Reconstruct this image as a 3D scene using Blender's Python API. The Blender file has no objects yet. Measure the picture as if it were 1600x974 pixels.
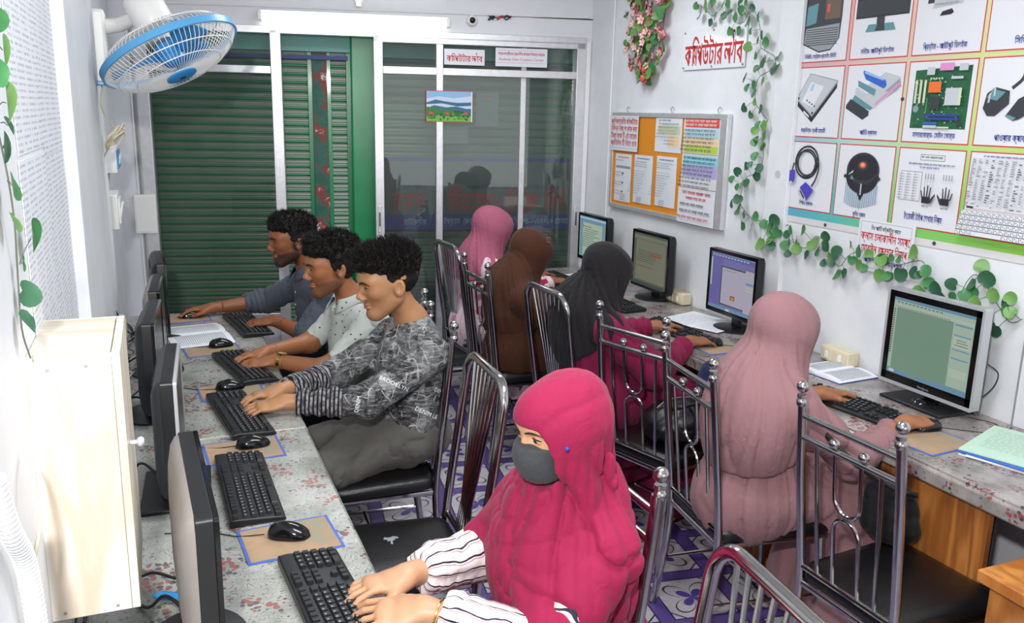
import bpy, bmesh, math, random
import numpy as np
from mathutils import Vector, Matrix, Euler
random.seed(7); rng = np.random.default_rng(7)
SC = bpy.context.scene; COL = SC.collection
PI = math.pi; R = math.radians

# ---------------------------------------------------------------- camera, world, lights, exposure
CAM_P, CAM_Y, CAM_R, CAM_F, CAM_H = R(13.03), R(22.38), R(1.25), 1347.0, 1.75
def cam_axes():
    cp, sp, cy, sy = math.cos(CAM_P), math.sin(CAM_P), math.cos(CAM_Y), math.sin(CAM_Y)
    f = Vector((sy*cp, cy*cp, -sp)); r = Vector((cy, -sy, 0)); u = r.cross(f)
    return math.cos(CAM_R)*r + math.sin(CAM_R)*u, -math.sin(CAM_R)*r + math.cos(CAM_R)*u, f
_r, _u, _f = cam_axes()
cd = bpy.data.cameras.new('camera'); cam = bpy.data.objects.new('camera', cd); COL.objects.link(cam)
m = Matrix((_r, _u, -_f)).transposed().to_4x4(); m.translation = Vector((0, 0, CAM_H)); cam.matrix_world = m
cd.sensor_width = 36.0; cd.sensor_fit = 'HORIZONTAL'; cd.lens = CAM_F/1600*36; cd.clip_start = 0.02
SC.camera = cam
vs = SC.view_settings; vs.view_transform = 'Standard'; vs.look = 'None'; vs.exposure = 0.0; vs.gamma = 1.0; vs.use_curve_mapping = False
w = bpy.data.worlds.new('world'); SC.world = w; w.use_nodes = True
w.node_tree.nodes['Background'].inputs[0].default_value = (0.9, 0.95, 1, 1); w.node_tree.nodes['Background'].inputs[1].default_value = 0.3
def area(name, loc, target, sx, sy, power, col=(1, 1, 1)):
    d = bpy.data.lights.new(name, 'AREA'); d.shape = 'RECTANGLE'; d.size = sx; d.size_y = sy; d.energy = power; d.color = col
    o = bpy.data.objects.new(name, d); COL.objects.link(o); o.location = loc
    o.rotation_euler = (Vector(target)-Vector(loc)).to_track_quat('-Z', 'Y').to_euler(); return o
area('camera_flash', (-0.165, 0.0, 2.085), (0.9, 3.0, 1.05), 0.09, 0.06, 52, (1.0, 0.985, 0.97))      # the photographer's flash
area('ceiling_fill_light', (1.15, 1.5, 2.70), (1.15, 1.5, 0), 1.2, 0.5, 36, (0.93, 0.97, 1.0))  # broad soft fill added under the ceiling, not a fitting of the room
area('ceiling_fill_light', (1.35, 3.9, 2.70), (1.35, 3.9, 0), 1.2, 0.5, 26, (0.93, 0.97, 1.0))  # second added fill, over the far half of the room
area('rear_fill_light', (1.3, -1.35, 1.5), (1.3, 3, 1.1), 2.2, 1.6, 14, (1, 1, 1))  # weak fill added behind the camera; the wall there has no doorway

# ---------------------------------------------------------------- materials
MATS = {}
def srgb(h):
    if isinstance(h, str):
        h = h.lstrip('#'); h = tuple(int(h[i:i+2], 16)/255 for i in (0, 2, 4))
    return tuple(c/12.92 if c <= 0.04045 else ((c+0.055)/1.055)**2.4 for c in h) + (1.0,)
def newmat(name):
    mt = bpy.data.materials.new(name); mt.use_nodes = True; MATS[name] = mt
    nt = mt.node_tree; return mt, nt, nt.nodes['Principled BSDF']
def N(nt, typ, **kw):
    n = nt.nodes.new(typ)
    for k, v in kw.items():
        if k == 'inp':
            for a, b in v.items(): n.inputs[a].default_value = b
        else: setattr(n, k, v)
    return n
def pm(name, col, rough=0.5, metal=0.0, noise=0.0, nscale=8.0, bump=0.0, bscale=60.0, emit=0.0, spec=0.5, stretch=None, coat=0.0, sheen=0.0):
    if name in MATS: return MATS[name]
    mt, nt, b = newmat(name); c = srgb(col)
    b.inputs['Base Color'].default_value = c; b.inputs['Roughness'].default_value = rough; b.inputs['Metallic'].default_value = metal
    b.inputs['Specular IOR Level'].default_value = spec; b.inputs['Coat Weight'].default_value = coat; b.inputs['Coat Roughness'].default_value = 0.08
    b.inputs['Sheen Weight'].default_value = sheen
    if emit: b.inputs['Emission Color'].default_value = c; b.inputs['Emission Strength'].default_value = emit
    tc = N(nt, 'ShaderNodeTexCoord'); src = tc.outputs['Object']
    if stretch:
        mp = N(nt, 'ShaderNodeMapping'); mp.inputs['Scale'].default_value = stretch; nt.links.new(src, mp.inputs[0]); src = mp.outputs[0]
    if noise:
        n = N(nt, 'ShaderNodeTexNoise', inp={'Scale': nscale, 'Detail': 5.0}); nt.links.new(src, n.inputs['Vector'])
        r = N(nt, 'ShaderNodeValToRGB'); r.color_ramp.elements[0].position = 0.3; r.color_ramp.elements[1].position = 0.7
        r.color_ramp.elements[0].color = tuple(x*(1-noise) for x in c[:3])+(1,); r.color_ramp.elements[1].color = tuple(min(1, x*(1+noise*0.6)) for x in c[:3])+(1,)
        nt.links.new(n.outputs['Fac'], r.inputs[0]); nt.links.new(r.outputs[0], b.inputs['Base Color'])
    if bump:
        n2 = N(nt, 'ShaderNodeTexNoise', inp={'Scale': bscale, 'Detail': 4.0}); nt.links.new(src, n2.inputs['Vector'])
        bp = N(nt, 'ShaderNodeBump', inp={'Strength': bump, 'Distance': 0.01}); nt.links.new(n2.outputs['Fac'], bp.inputs['Height']); nt.links.new(bp.outputs[0], b.inputs['Normal'])
    return mt
def ramp(nt, src, stops, interp='LINEAR'):
    r = N(nt, 'ShaderNodeValToRGB'); cr = r.color_ramp; cr.interpolation = interp
    while len(cr.elements) < len(stops): cr.elements.new(0.5)
    for e, (p, c) in zip(cr.elements, stops): e.position = p; e.color = srgb(c) if isinstance(c, str) else (c, c, c, 1)
    nt.links.new(src, r.inputs[0]); return r.outputs[0]
def mixc(nt, fac, a, b, mode='MIX'):
    mx = N(nt, 'ShaderNodeMix', data_type='RGBA', blend_type=mode)
    for v, i in ((fac, 0), (a, 6), (b, 7)):
        if hasattr(v, 'links'): nt.links.new(v, mx.inputs[i])
        else: mx.inputs[i].default_value = v if i == 0 or not isinstance(v, str) else srgb(v)
    return mx.outputs[2]
def mth(nt, op, a, b=None, c=None):
    n = N(nt, 'ShaderNodeMath', operation=op)
    for i, v in enumerate((a, b, c)):
        if v is None: continue
        if hasattr(v, 'links'): nt.links.new(v, n.inputs[i])
        else: n.inputs[i].default_value = v
    return n.outputs[0]

# ---------------------------------------------------------------- mesh building
class MB:
    def __init__(s): s.v = []; s.f = []; s.mi = []; s.sm = []; s.n = 0
    def add(s, V, F, mi=0, smooth=False, M=None):
        V = np.asarray(V, float).reshape(-1, 3)
        if M is not None:
            Mn = np.array(M); V = V @ Mn[:3, :3].T + Mn[:3, 3]
        s.v.append(V); s.f += [tuple(i+s.n for i in f) for f in F]; s.mi += [mi]*len(F); s.sm += [smooth]*len(F); s.n += len(V); return s
    def box(s, c, d, mi=0, rot=None, taper=1.0):
        x, y, z = (q/2 for q in d)
        V = np.array([(a*x*(taper if k > 0 else 1), b*y*(taper if k > 0 else 1), k*z) for a in (-1, 1) for b in (-1, 1) for k in (-1, 1)])
        if rot is not None: V = V @ np.array(Euler(rot).to_matrix()).T
        V = V + np.array(c)
        return s.add(V, [(0, 1, 3, 2), (4, 6, 7, 5), (0, 4, 5, 1), (2, 3, 7, 6), (0, 2, 6, 4), (1, 5, 7, 3)], mi)
    def quad(s, a, b, c, d, mi=0): return s.add([a, b, c, d], [(0, 1, 2, 3)], mi)
    def prism(s, poly, o, ux, uy, th, mi=0, smooth=False):
        o, ux, uy = np.array(o, float), np.array(ux, float), np.array(uy, float); nn = np.cross(ux, uy); nn /= np.linalg.norm(nn)
        P = np.array([o+ux*a+uy*b for a, b in poly]); k = len(P)
        V = np.vstack([P, P+nn*th])
        F = [tuple(range(k))[::-1], tuple(range(k, 2*k))]+[(i, (i+1) % k, (i+1) % k+k, i+k) for i in range(k)]
        return s.add(V, F, mi, smooth)
    def tube(s, path, r, seg=8, mi=0, closed=False, cap=True, flat=None):
        P = [Vector(p) for p in path]; n = len(P); rr = r if hasattr(r, '__len__') else [r]*n
        V = []; F = []; up = None
        for i, p in enumerate(P):
            if closed: t = (P[(i+1) % n]-P[i-1])
            else: t = P[min(i+1, n-1)]-P[max(i-1, 0)]
            if t.length < 1e-9: t = Vector((0, 0, 1))
            t.normalize()
            if up is None: up = Vector((0, 0, 1)) if abs(t.z) < .9 else Vector((1, 0, 0))
            a = up-t*up.dot(t)
            if a.length < 1e-6: a = t.orthogonal()
            a.normalize(); b = t.cross(a); up = a
            for k in range(seg):
                th = 2*PI*k/seg; V.append(p+(a*math.cos(th)+b*math.sin(th)*(flat or 1))*rr[i])
        m_ = n if closed else n-1
        for i in range(m_):
            for k in range(seg):
                j = (i+1) % n; F.append((i*seg+k, i*seg+(k+1) % seg, j*seg+(k+1) % seg, j*seg+k))
        if cap and not closed: F += [tuple(range(seg))[::-1], tuple((n-1)*seg+k for k in range(seg))]
        return s.add(V, F, mi, True)
    def lathe(s, prof, seg=20, mi=0, M=None, cap=True):
        V = []; F = []; n = len(prof)
        for r, z in prof:
            for k in range(seg): V.append((r*math.cos(2*PI*k/seg), r*math.sin(2*PI*k/seg), z))
        for i in range(n-1):
            for k in range(seg): F.append((i*seg+k, i*seg+(k+1) % seg, (i+1)*seg+(k+1) % seg, (i+1)*seg+k))
        if cap: F += [tuple(range(seg))[::-1], tuple((n-1)*seg+k for k in range(seg))]
        return s.add(V, F, mi, True, M)
    def ball(s, c, r, mi=0, seg=14, rings=9, sc=(1, 1, 1)):
        pr = [(max(1e-4, r*math.sin(PI*i/rings)), -r*math.cos(PI*i/rings)) for i in range(rings+1)]
        return s.lathe(pr, seg, mi, Matrix.Translation(c) @ Matrix.Diagonal((*sc, 1)), cap=False)
    def mesh(s, name):
        me = bpy.data.meshes.new(name); V = np.vstack(s.v) if s.v else np.zeros((0, 3))
        me.from_pydata(V.tolist(), [], s.f); me.polygons.foreach_set('material_index', s.mi); me.polygons.foreach_set('use_smooth', s.sm); me.update(); return me
    def build(s, name, mats, parent=None, bevel=0.0, sharp=40, loc=None, rot=None, seg=2):
        return link(name, s.mesh(name), mats, parent, bevel, sharp, loc, rot, seg)
def link(name, me, mats, parent=None, bevel=0.0, sharp=40, loc=None, rot=None, seg=2):
    if not isinstance(mats, (list, tuple)): mats = [mats]
    if len(me.materials) == 0:
        for q in mats: me.materials.append(MATS[q] if isinstance(q, str) else q)
    if len(me.polygons):
        try: me.set_sharp_from_angle(angle=R(sharp))
        except Exception: pass
    o = bpy.data.objects.new(name, me); COL.objects.link(o)
    if parent: o.parent = parent
    if loc is not None: o.location = loc
    if rot is not None: o.rotation_euler = rot
    if bevel:
        b = o.modifiers.new('bevel', 'BEVEL'); b.width = bevel; b.segments = seg; b.limit_method = 'ANGLE'; b.angle_limit = R(35); b.harden_normals = False
    return o
def tag(o, label=None, cat=None, group=None, kind=None):
    if label: o['label'] = label
    if cat: o['category'] = cat
    if group: o['group'] = group
    if kind: o['kind'] = kind
    return o
def empty(name, loc, label, cat, group=None, rz=0):
    o = bpy.data.objects.new(name, None); o.empty_display_size = .05; COL.objects.link(o); o.location = loc; o.rotation_euler = (0, 0, rz)
    return tag(o, label, cat, group)
def struct(name, mb, mats, **k): o = mb.build(name, mats, **k); o['kind'] = 'structure'; return o
def kids(o): return [c for c in o.children]
def copy_tree(o, parent=None, loc=None, rz=None, label=None, group=None):
    c = o.copy(); COL.objects.link(c); c.parent = parent
    if loc is not None: c.location = loc
    if rz is not None: c.rotation_euler = (0, 0, rz)
    if label: c['label'] = label
    if group: c['group'] = group
    for ch in list(o.children): copy_tree(ch, c)
    return c
def arc(c, r, a0, a1, n, ax=(1, 0, 0), ay=(0, 0, 1)):
    c, ax, ay = np.array(c, float), np.array(ax, float), np.array(ay, float)
    return [tuple(c+ax*r*math.cos(a0+(a1-a0)*i/n)+ay*r*math.sin(a0+(a1-a0)*i/n)) for i in range(n+1)]
def smoothpath(pts, n=6):
    P = [np.array(p, float) for p in pts]; P = [2*P[0]-P[1]]+P+[2*P[-1]-P[-2]]; out = []
    for i in range(1, len(P)-2):
        for k in range(n):
            t = k/n; a, b, c, d = P[i-1:i+3]
            out.append(tuple(.5*((2*b)+(-a+c)*t+(2*a-5*b+4*c-d)*t*t+(-a+3*b-3*c+d)*t**3)))
    out.append(tuple(P[-2])); return out
# text as flat real lettering.  Bengali signs that stand before their letter are put there by hand.
PRE = 'িেৈ'
def bn(t):
    out = []
    i = 0
    while i < len(t):
        ch = t[i]; cl = ch; i += 1
        if 0x0995 <= ord(ch) <= 0x09B9 or ord(ch) in (0x09DF, 0x09DC):
            while i+1 < len(t) and t[i] == '\u09cd': cl += t[i]+t[i+1]; i += 2
            vs_ = ''
            while i < len(t) and (0x09BE <= ord(t[i]) <= 0x09CC or t[i] in '\u0981\u0982'): vs_ += t[i]; i += 1
            if 'ো' in vs_: cl = 'ে'+cl+'া'
            elif vs_ and vs_[0] in PRE: cl = vs_[0]+cl+vs_[1:]
            else: cl += vs_
        out.append(cl)
    return ''.join(out)
def text_mb(mb, s, size, M, mi=0, align='CENTER', bold=0.0, width=None):
    # the bundled Bengali outlines overlap themselves and one fill may drop a stroke; laying a few slightly different fills over each other mends it
    wx = None
    for i, (res, off) in enumerate([(2, .001), (3, .0), (2, .003)]+([(2, .006), (2, .012)] if bold else [])):
        cu = bpy.data.curves.new('t', 'FONT'); cu.body = s; cu.size = 1.0; cu.align_x = align; cu.align_y = 'CENTER'; cu.offset = off; cu.resolution_u = res
        o = bpy.data.objects.new('t', cu); COL.objects.link(o)
        dg = bpy.context.evaluated_depsgraph_get(); dg.update(); me = bpy.data.meshes.new_from_object(o.evaluated_get(dg))
        V = np.array([v.co[:] for v in me.vertices]) if len(me.vertices) else np.zeros((0, 3)); F = [tuple(p.vertices) for p in me.polygons]; V = V*size if len(V) else V
        bpy.data.objects.remove(o); bpy.data.curves.remove(cu); bpy.data.meshes.remove(me)
        if not len(V): continue
        if width:
            if wx is None: wx = V[:, 0].max()-V[:, 0].min(); c0 = (V[:, 0].max()+V[:, 0].min())/2 if align == 'CENTER' else V[:, 0].min()
            V[:, 0] = (V[:, 0]-c0)*width/wx
        mb.add(V+np.array([0, 0, .00005*i]), F, mi, False, M)
        if s.isascii(): break
def frame(o, ux, uy):
    ux, uy = Vector(ux).normalized(), Vector(uy).normalized(); n = ux.cross(uy)
    M = Matrix((ux, uy, n)).transposed().to_4x4(); M.translation = Vector(o); return M
# ---------------------------------------------------------------- the room
XR, XL, YC, ZC = 2.64, -0.21, 5.17, 2.75
BA = R(-11); BD = np.array([math.cos(BA), math.sin(BA), 0]); BN = np.array([-math.sin(BA), math.cos(BA), 0])    # the shop front runs 11 degrees off square
def B(s, z, off=0.0): return np.array([XR, YC, 0])+BD*s+BN*off+np.array([0, 0, z])
SL = (XL-XR)/math.cos(BA)
def wallmat(name, col, marks=0.5):
    mt, nt, b = newmat(name); tc = N(nt, 'ShaderNodeTexCoord')
    n1 = N(nt, 'ShaderNodeTexNoise', inp={'Scale': 2.2, 'Detail': 8.0, 'Roughness': .65}); nt.links.new(tc.outputs['Object'], n1.inputs[0])
    c1 = ramp(nt, n1.outputs[0], [(0.25, '#d3d6d9'), (0.6, col)])
    n2 = N(nt, 'ShaderNodeTexNoise', inp={'Scale': 34.0, 'Detail': 3.0}); nt.links.new(tc.outputs['Object'], n2.inputs[0])
    sp = ramp(nt, n2.outputs[0], [(0.70, 0.0), (0.78, 1.0)])
    f = mth(nt, 'MULTIPLY', sp, .25*marks)
    nt.links.new(mixc(nt, f, c1, '#9a9a98'), b.inputs['Base Color']); b.inputs['Roughness'].default_value = .45
    bp = N(nt, 'ShaderNodeBump', inp={'Strength': .15, 'Distance': .01}); nt.links.new(n1.outputs[0], bp.inputs['Height']); nt.links.new(bp.outputs[0], b.inputs['Normal'])
    return mt
wallmat('painted_wall', '#e6e8ec'); wallmat('painted_header', '#dfe1e6', .3)
pm('ceiling_paint', '#e8e8e8', .8); pm('pvc_white', '#e9eaec', .35, noise=.04, nscale=20); pm('cable_grey', '#8f8f90', .6); pm('cable_black', '#141414', .45)
pm('aluminium', '#d9dadd', .32, metal=.55, noise=.08, nscale=30); pm('steel_dark', '#5d5f60', .4, metal=.6)
# floor: printed vinyl sheet
def floor_mat():
    mt, nt, b = newmat('printed_vinyl'); tc = N(nt, 'ShaderNodeTexCoord'); mp = N(nt, 'ShaderNodeMapping'); nt.links.new(tc.outputs['Object'], mp.inputs[0])
    mp.inputs['Scale'].default_value = (1/.31, 1/.31, 1); mp.inputs['Rotation'].default_value = (0, 0, R(8))
    s = N(nt, 'ShaderNodeSeparateXYZ'); nt.links.new(mp.outputs[0], s.inputs[0])
    fx = mth(nt, 'SUBTRACT', mth(nt, 'FRACT', s.outputs[0]), .5); fy = mth(nt, 'SUBTRACT', mth(nt, 'FRACT', s.outputs[1]), .5)
    ax, ay = mth(nt, 'ABSOLUTE', fx), mth(nt, 'ABSOLUTE', fy); mxx = mth(nt, 'MAXIMUM', ax, ay)
    band = mth(nt, 'GREATER_THAN', mxx, .405)
    r = mth(nt, 'SQRT', mth(nt, 'ADD', mth(nt, 'MULTIPLY', fx, fx), mth(nt, 'MULTIPLY', fy, fy))); th = mth(nt, 'ARCTAN2', fy, fx)
    petal = mth(nt, 'MULTIPLY', mth(nt, 'ABSOLUTE', mth(nt, 'SINE', mth(nt, 'MULTIPLY', th, 2.0))), .34)
    d = mth(nt, 'SUBTRACT', r, mth(nt, 'ADD', petal, .03)); line = mth(nt, 'LESS_THAN', mth(nt, 'ABSOLUTE', d), .013)
    d2 = mth(nt, 'SUBTRACT', r, mth(nt, 'MULTIPLY', petal, .62)); leaf = mth(nt, 'LESS_THAN', d2, 0.0)
    cr = mth(nt, 'SUBTRACT', mth(nt, 'ADD', ax, ay), .66); corner = mth(nt, 'GREATER_THAN', cr, 0.0); cl = mth(nt, 'LESS_THAN', mth(nt, 'ABSOLUTE', cr), .015)
    v = N(nt, 'ShaderNodeTexVoronoi', inp={'Scale': 26.0}); nt.links.new(mp.outputs[0], v.inputs[0]); dots = mth(nt, 'LESS_THAN', v.outputs['Distance'], .22)
    c = mixc(nt, mth(nt, 'MULTIPLY', dots, .5), '#b9b4ba', '#5d5670')
    c = mixc(nt, line, c, '#2b2440'); c = mixc(nt, leaf, c, '#50408c')
    c = mixc(nt, mth(nt, 'MULTIPLY', corner, .75), c, '#b4a9c8'); c = mixc(nt, cl, c, '#2b2440')
    c = mixc(nt, band, c, '#5a468a'); bl = mth(nt, 'LESS_THAN', mth(nt, 'ABSOLUTE', mth(nt, 'SUBTRACT', mxx, .405)), .01); c = mixc(nt, bl, c, '#2b2440')
    nt.links.new(c, b.inputs['Base Color']); b.inputs['Roughness'].default_value = .38
    return mt
floor_mat()
f = MB().box(((XL+XR)/2, 2.1, -.05), (XR-XL+.1, 7.3, .1)); struct('floor', f, 'printed_vinyl')
struct('ceiling', MB().box(((XL+XR)/2, 2.1, ZC+.05), (XR-XL+.3, 7.5, .1)), 'ceiling_paint')
struct('wall_right', MB().box((XR+.06, 1.9, ZC/2), (.12, 6.9, ZC)), 'painted_wall')
struct('wall_left', MB().box((XL-.06, 2.15, ZC/2), (.12, 7.4, ZC)), 'painted_wall')
struct('wall_front', MB().box(((XL+XR)/2, -1.56, ZC/2), (XR-XL+.24, .12, ZC)), 'painted_wall')
# shop front wall: header above the opening and the two reveals
def bbox(mb, s0, s1, z0, z1, o0, o1, mi=0):
    P = [B(s, z, o) for s in (s0, s1) for o in (o0, o1) for z in (z0, z1)]
    return mb.add(P, [(0, 1, 3, 2), (4, 6, 7, 5), (0, 4, 5, 1), (2, 3, 7, 6), (0, 2, 6, 4), (1, 5, 7, 3)], mi)
hd = MB(); bbox(hd, SL-.1, .1, 2.22, ZC, 0, .12); bbox(hd, SL-.1, -2.76, 0, 2.22, 0, .12); bbox(hd, -.035, .1, 0, 2.22, 0, .12)
struct('wall_back', hd, 'painted_header')
# pilasters
struct('trim_1', MB().box((XR-.008, 3.22, ZC/2), (.03, .15, ZC)), 'painted_wall', bevel=.003)
struct('trim_2', MB().box((XL+.012, 2.985, ZC/2), (.036, 1.17, ZC)), 'painted_wall', bevel=.004)
struct('trim_3', MB().box((XR-.004, 1.92, .42), (.012, .006, .66)).box((XR-.002, 1.92, 1.7), (.006, .004, 1.9)), 'cable_grey')
pm('skirting_tile', '#4b4c4e', .5, noise=.3, nscale=9)
struct('baseboard_right', MB().box((XR-.01, 1.8, .09), (.02, 6.5, .18)), 'skirting_tile')
struct('baseboard_left', MB().box((XL+.01, 1.8, .07), (.02, 6.5, .14)), 'skirting_tile')
# roller shutters outside: every slat is a part
def shutter_mat():
    mt, nt, b = newmat('shutter_paint'); tc = N(nt, 'ShaderNodeTexCoord'); s = N(nt, 'ShaderNodeSeparateXYZ'); nt.links.new(tc.outputs['Object'], s.inputs[0])
    n = N(nt, 'ShaderNodeTexNoise', inp={'Scale': 6.0, 'Detail': 6.0}); nt.links.new(tc.outputs['Object'], n.inputs[0])
    g = ramp(nt, s.outputs[2], [(0.0, '#069066'), (.012, '#069066'), (.0185, '#79836f'), (1.0, '#7b8070')])
    nt.links.new(mixc(nt, mth(nt, 'MULTIPLY', n.outputs[0], .35), g, '#56776a'), b.inputs['Base Color']); b.inputs['Roughness'].default_value = .3; b.inputs['Specular IOR Level'].default_value = .7
shutter_mat(); pm('green_paint', '#0c8a52', .3, noise=.12, nscale=5, coat=.3); pm('teal_paint', '#6fa9a0', .5, noise=.15, nscale=7); pm('blue_paint', '#22407e', .5)
def rust():
    mt, nt, b = newmat('rusty_green'); tc = N(nt, 'ShaderNodeTexCoord'); n = N(nt, 'ShaderNodeTexNoise', inp={'Scale': 9.0, 'Detail': 8.0, 'Roughness': .7}); nt.links.new(tc.outputs['Object'], n.inputs[0])
    nt.links.new(ramp(nt, n.outputs[0], [(.40, '#24584b'), (.50, '#2c6657'), (.53, '#7c3530'), (.62, '#8a4038'), (.66, '#c8cfc8')]), b.inputs['Base Color']); b.inputs['Roughness'].default_value = .6
rust()
def shutter(s0, s1, off, z1, label, pitch=.0525, z0=.06):
    root = empty('roller_shutter', tuple(B((s0+s1)/2, 0, off)), label, 'shutter', None, BA); L = s1-s0
    # slat profile: rounded lip then a flat web, bowed outwards
    prof = [(.0, .0), (-.010, .004), (-.013, .009), (-.011, .014), (-.002, .018), (-.006, .028), (-.007, .036), (-.004, .046), (0.0, pitch-.0005)]
    mb = MB(); V = [(x, y, z) for x in (-L/2, L/2) for y, z in prof]; k = len(prof)
    mb.add(V, [(i, i+1, k+i+1, k+i) for i in range(k-1)], 0, True)
    me = mb.mesh('slat'); me.materials.append(MATS['shutter_paint'])
    n = int((z1-z0-.05)/pitch)
    for i in range(n):
        o = bpy.data.objects.new('slat', me); COL.objects.link(o); o.parent = root; o.location = (0, random.uniform(-.0008, .0008), z0+.05+i*pitch)
        o.rotation_euler = (random.uniform(-.012, .012), 0, 0)
    MB().box((0, -.004, z0+.025), (L, .03, .05)).build('bottom_rail', 'steel_dark', root, .002)
    MB().box((0, .03, z0+1.3), (L, .004, 2.6)).build('backing_sheet', 'steel_dark', root)
    for x in (-1, 1): MB().box((x*(L/2+.008), 0, z1/2), (.03, .05, z1)).build('guide_channel', 'green_paint', root, .002)
    return root
shutter(-2.86, -1.785, .24, 2.14, 'wide green corrugated roller shutter behind the leftmost window panel')
shutter(-1.655, -1.545, .24, 2.14, 'narrow strip of green roller shutter between the rusty post and the green column')
shutter(-1.33, .22, .30, 2.14, 'green roller shutter seen dimly behind the sliding glass doors')
o = bbox(MB(), -1.765, -1.672, 0, 2.12, .19, .27).build('shutter_post', 'rusty_green', bevel=.004); tag(o, 'narrow rusty dark green post with peeling paint between two shutters', 'post')
o = bbox(MB(), -1.525, -1.365, 0, 2.7, .14, .32).build('support_column', 'green_paint', bevel=.012); tag(o, 'broad glossy bright green column beside the aluminium door frame', 'column')
o = bbox(MB(), -2.9, -1.52, 2.09, 2.22, .16, .20).build('shutter_beam', 'teal_paint', bevel=.004); tag(o, 'pale teal beam above the left shutters under the window head', 'beam')
o = bbox(MB(), -1.36, .3, 2.07, 2.2, .16, .20).build('shutter_beam', 'teal_paint', bevel=.004); tag(o, 'pale teal beam above the sliding glass doors behind the paper signs', 'beam')
o = bbox(MB(), -2.9, -1.54, 2.045, 2.07, .165, .19).build('blue_rail', 'blue_paint'); tag(o, 'thin blue painted rail under the teal beam', 'rail')
st = bbox(MB(), -3.1, .5, -.05, 3, .55, .6).build('trim_4', 'teal_paint'); st['kind'] = 'structure'
# aluminium shop front
def glassmat(name, tint, refl, haze):
    mt = bpy.data.materials.new(name); mt.use_nodes = True; MATS[name] = mt; nt = mt.node_tree; nt.nodes.clear()
    out = N(nt, 'ShaderNodeOutputMaterial'); tr = N(nt, 'ShaderNodeBsdfTransparent'); tr.inputs[0].default_value = srgb(tint)
    gl = N(nt, 'ShaderNodeBsdfGlossy'); gl.inputs['Roughness'].default_value = .02; df = N(nt, 'ShaderNodeBsdfDiffuse'); df.inputs[0].default_value = srgb('#b9c2c2')
    m1 = N(nt, 'ShaderNodeMixShader'); m1.inputs[0].default_value = haze; nt.links.new(tr.outputs[0], m1.inputs[1]); nt.links.new(df.outputs[0], m1.inputs[2])
    fr = N(nt, 'ShaderNodeFresnel'); fr.inputs[0].default_value = 1.5; a = mth(nt, 'ADD', fr.outputs[0], refl)
    m2 = N(nt, 'ShaderNodeMixShader'); nt.links.new(a, m2.inputs[0]); nt.links.new(m1.outputs[0], m2.inputs[1]); nt.links.new(gl.outputs[0], m2.inputs[2]); nt.links.new(m2.outputs[0], out.inputs[0])
glassmat('door_glass', '#e2ebe7', .015, .06); glassmat('clear_glass', '#f2f6f4', -.02, .0)
wf = MB()
bbox(wf, -2.77, -2.70, .0, 2.2, -.015, .06); bbox(wf, -1.998, -1.936, 0, 2.2, -.02, .06); bbox(wf, -2.76, -.035, 2.178, 2.222, -.02, .06)
bbox(wf, -2.70, -1.998, 1.945, 1.99, -.012, .05); bbox(wf, -2.70, -1.998, .42, .46, -.012, .05)
w1 = struct('window_1', wf, 'aluminium', bevel=.003)
p = bbox(MB(), -2.70, -1.998, 1.99, 2.178, .012, .016).build('window_pane', 'clear_glass', w1)
p = bbox(MB(), -2.70, -1.998, .46, 1.945, .012, .016).build('window_pane', 'clear_glass', w1)
p = bbox(MB(), -2.70, -1.998, 0, .42, .012, .03).build('window_panel', 'aluminium', w1)
df_ = MB(); bbox(df_, -1.385, -1.33, 0, 2.19, -.02, .05); bbox(df_, -1.385, -.04, 2.15, 2.19, -.02, .05); bbox(df_, -.096, -.036, 0, 2.19, -.02, .06); bbox(df_, -1.33, -.096, 1.965, 2.01, -.016, .045); bbox(df_, -1.33, -.096, 0, .05, -.016, .045)
d1 = struct('door_1', df_, 'aluminium', bevel=.003)
bbox(MB(), -1.0, -.957, .05, 2.15, -.02, .03).build('door_stile', 'aluminium', d1, .003)
bbox(MB(), -.452, -.415, .05, 2.15, .03, .055).build('door_stile', 'aluminium', d1, .003)
for s0, s1, o0 in ((-1.33, -.957, .0), (-.957, -.452, .022), (-.43, -.096, .036)):
    bbox(MB(), s0, s1, .05, 1.965, o0, o0+.004).build('door_pane', 'door_glass', d1)
    bbox(MB(), s0, s1, 2.01, 2.15, o0, o0+.004).build('door_pane', 'door_glass', d1)
for s0 in (-1.372, -.078):
    lk = bbox(MB(), s0, s0+.022, .98, 1.15, -.028, -.018).build('door_lock', 'aluminium', d1, .003); bbox(MB(), s0+.006, s0+.016, 1.02, 1.11, -.031, -.027).build('lock_slot', 'steel_dark', lk, .002)
bbox(MB(), -.034, -.004, 0, 2.2, -.012, .0).build('door_casing', 'pvc_white', d1, .002)
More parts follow.
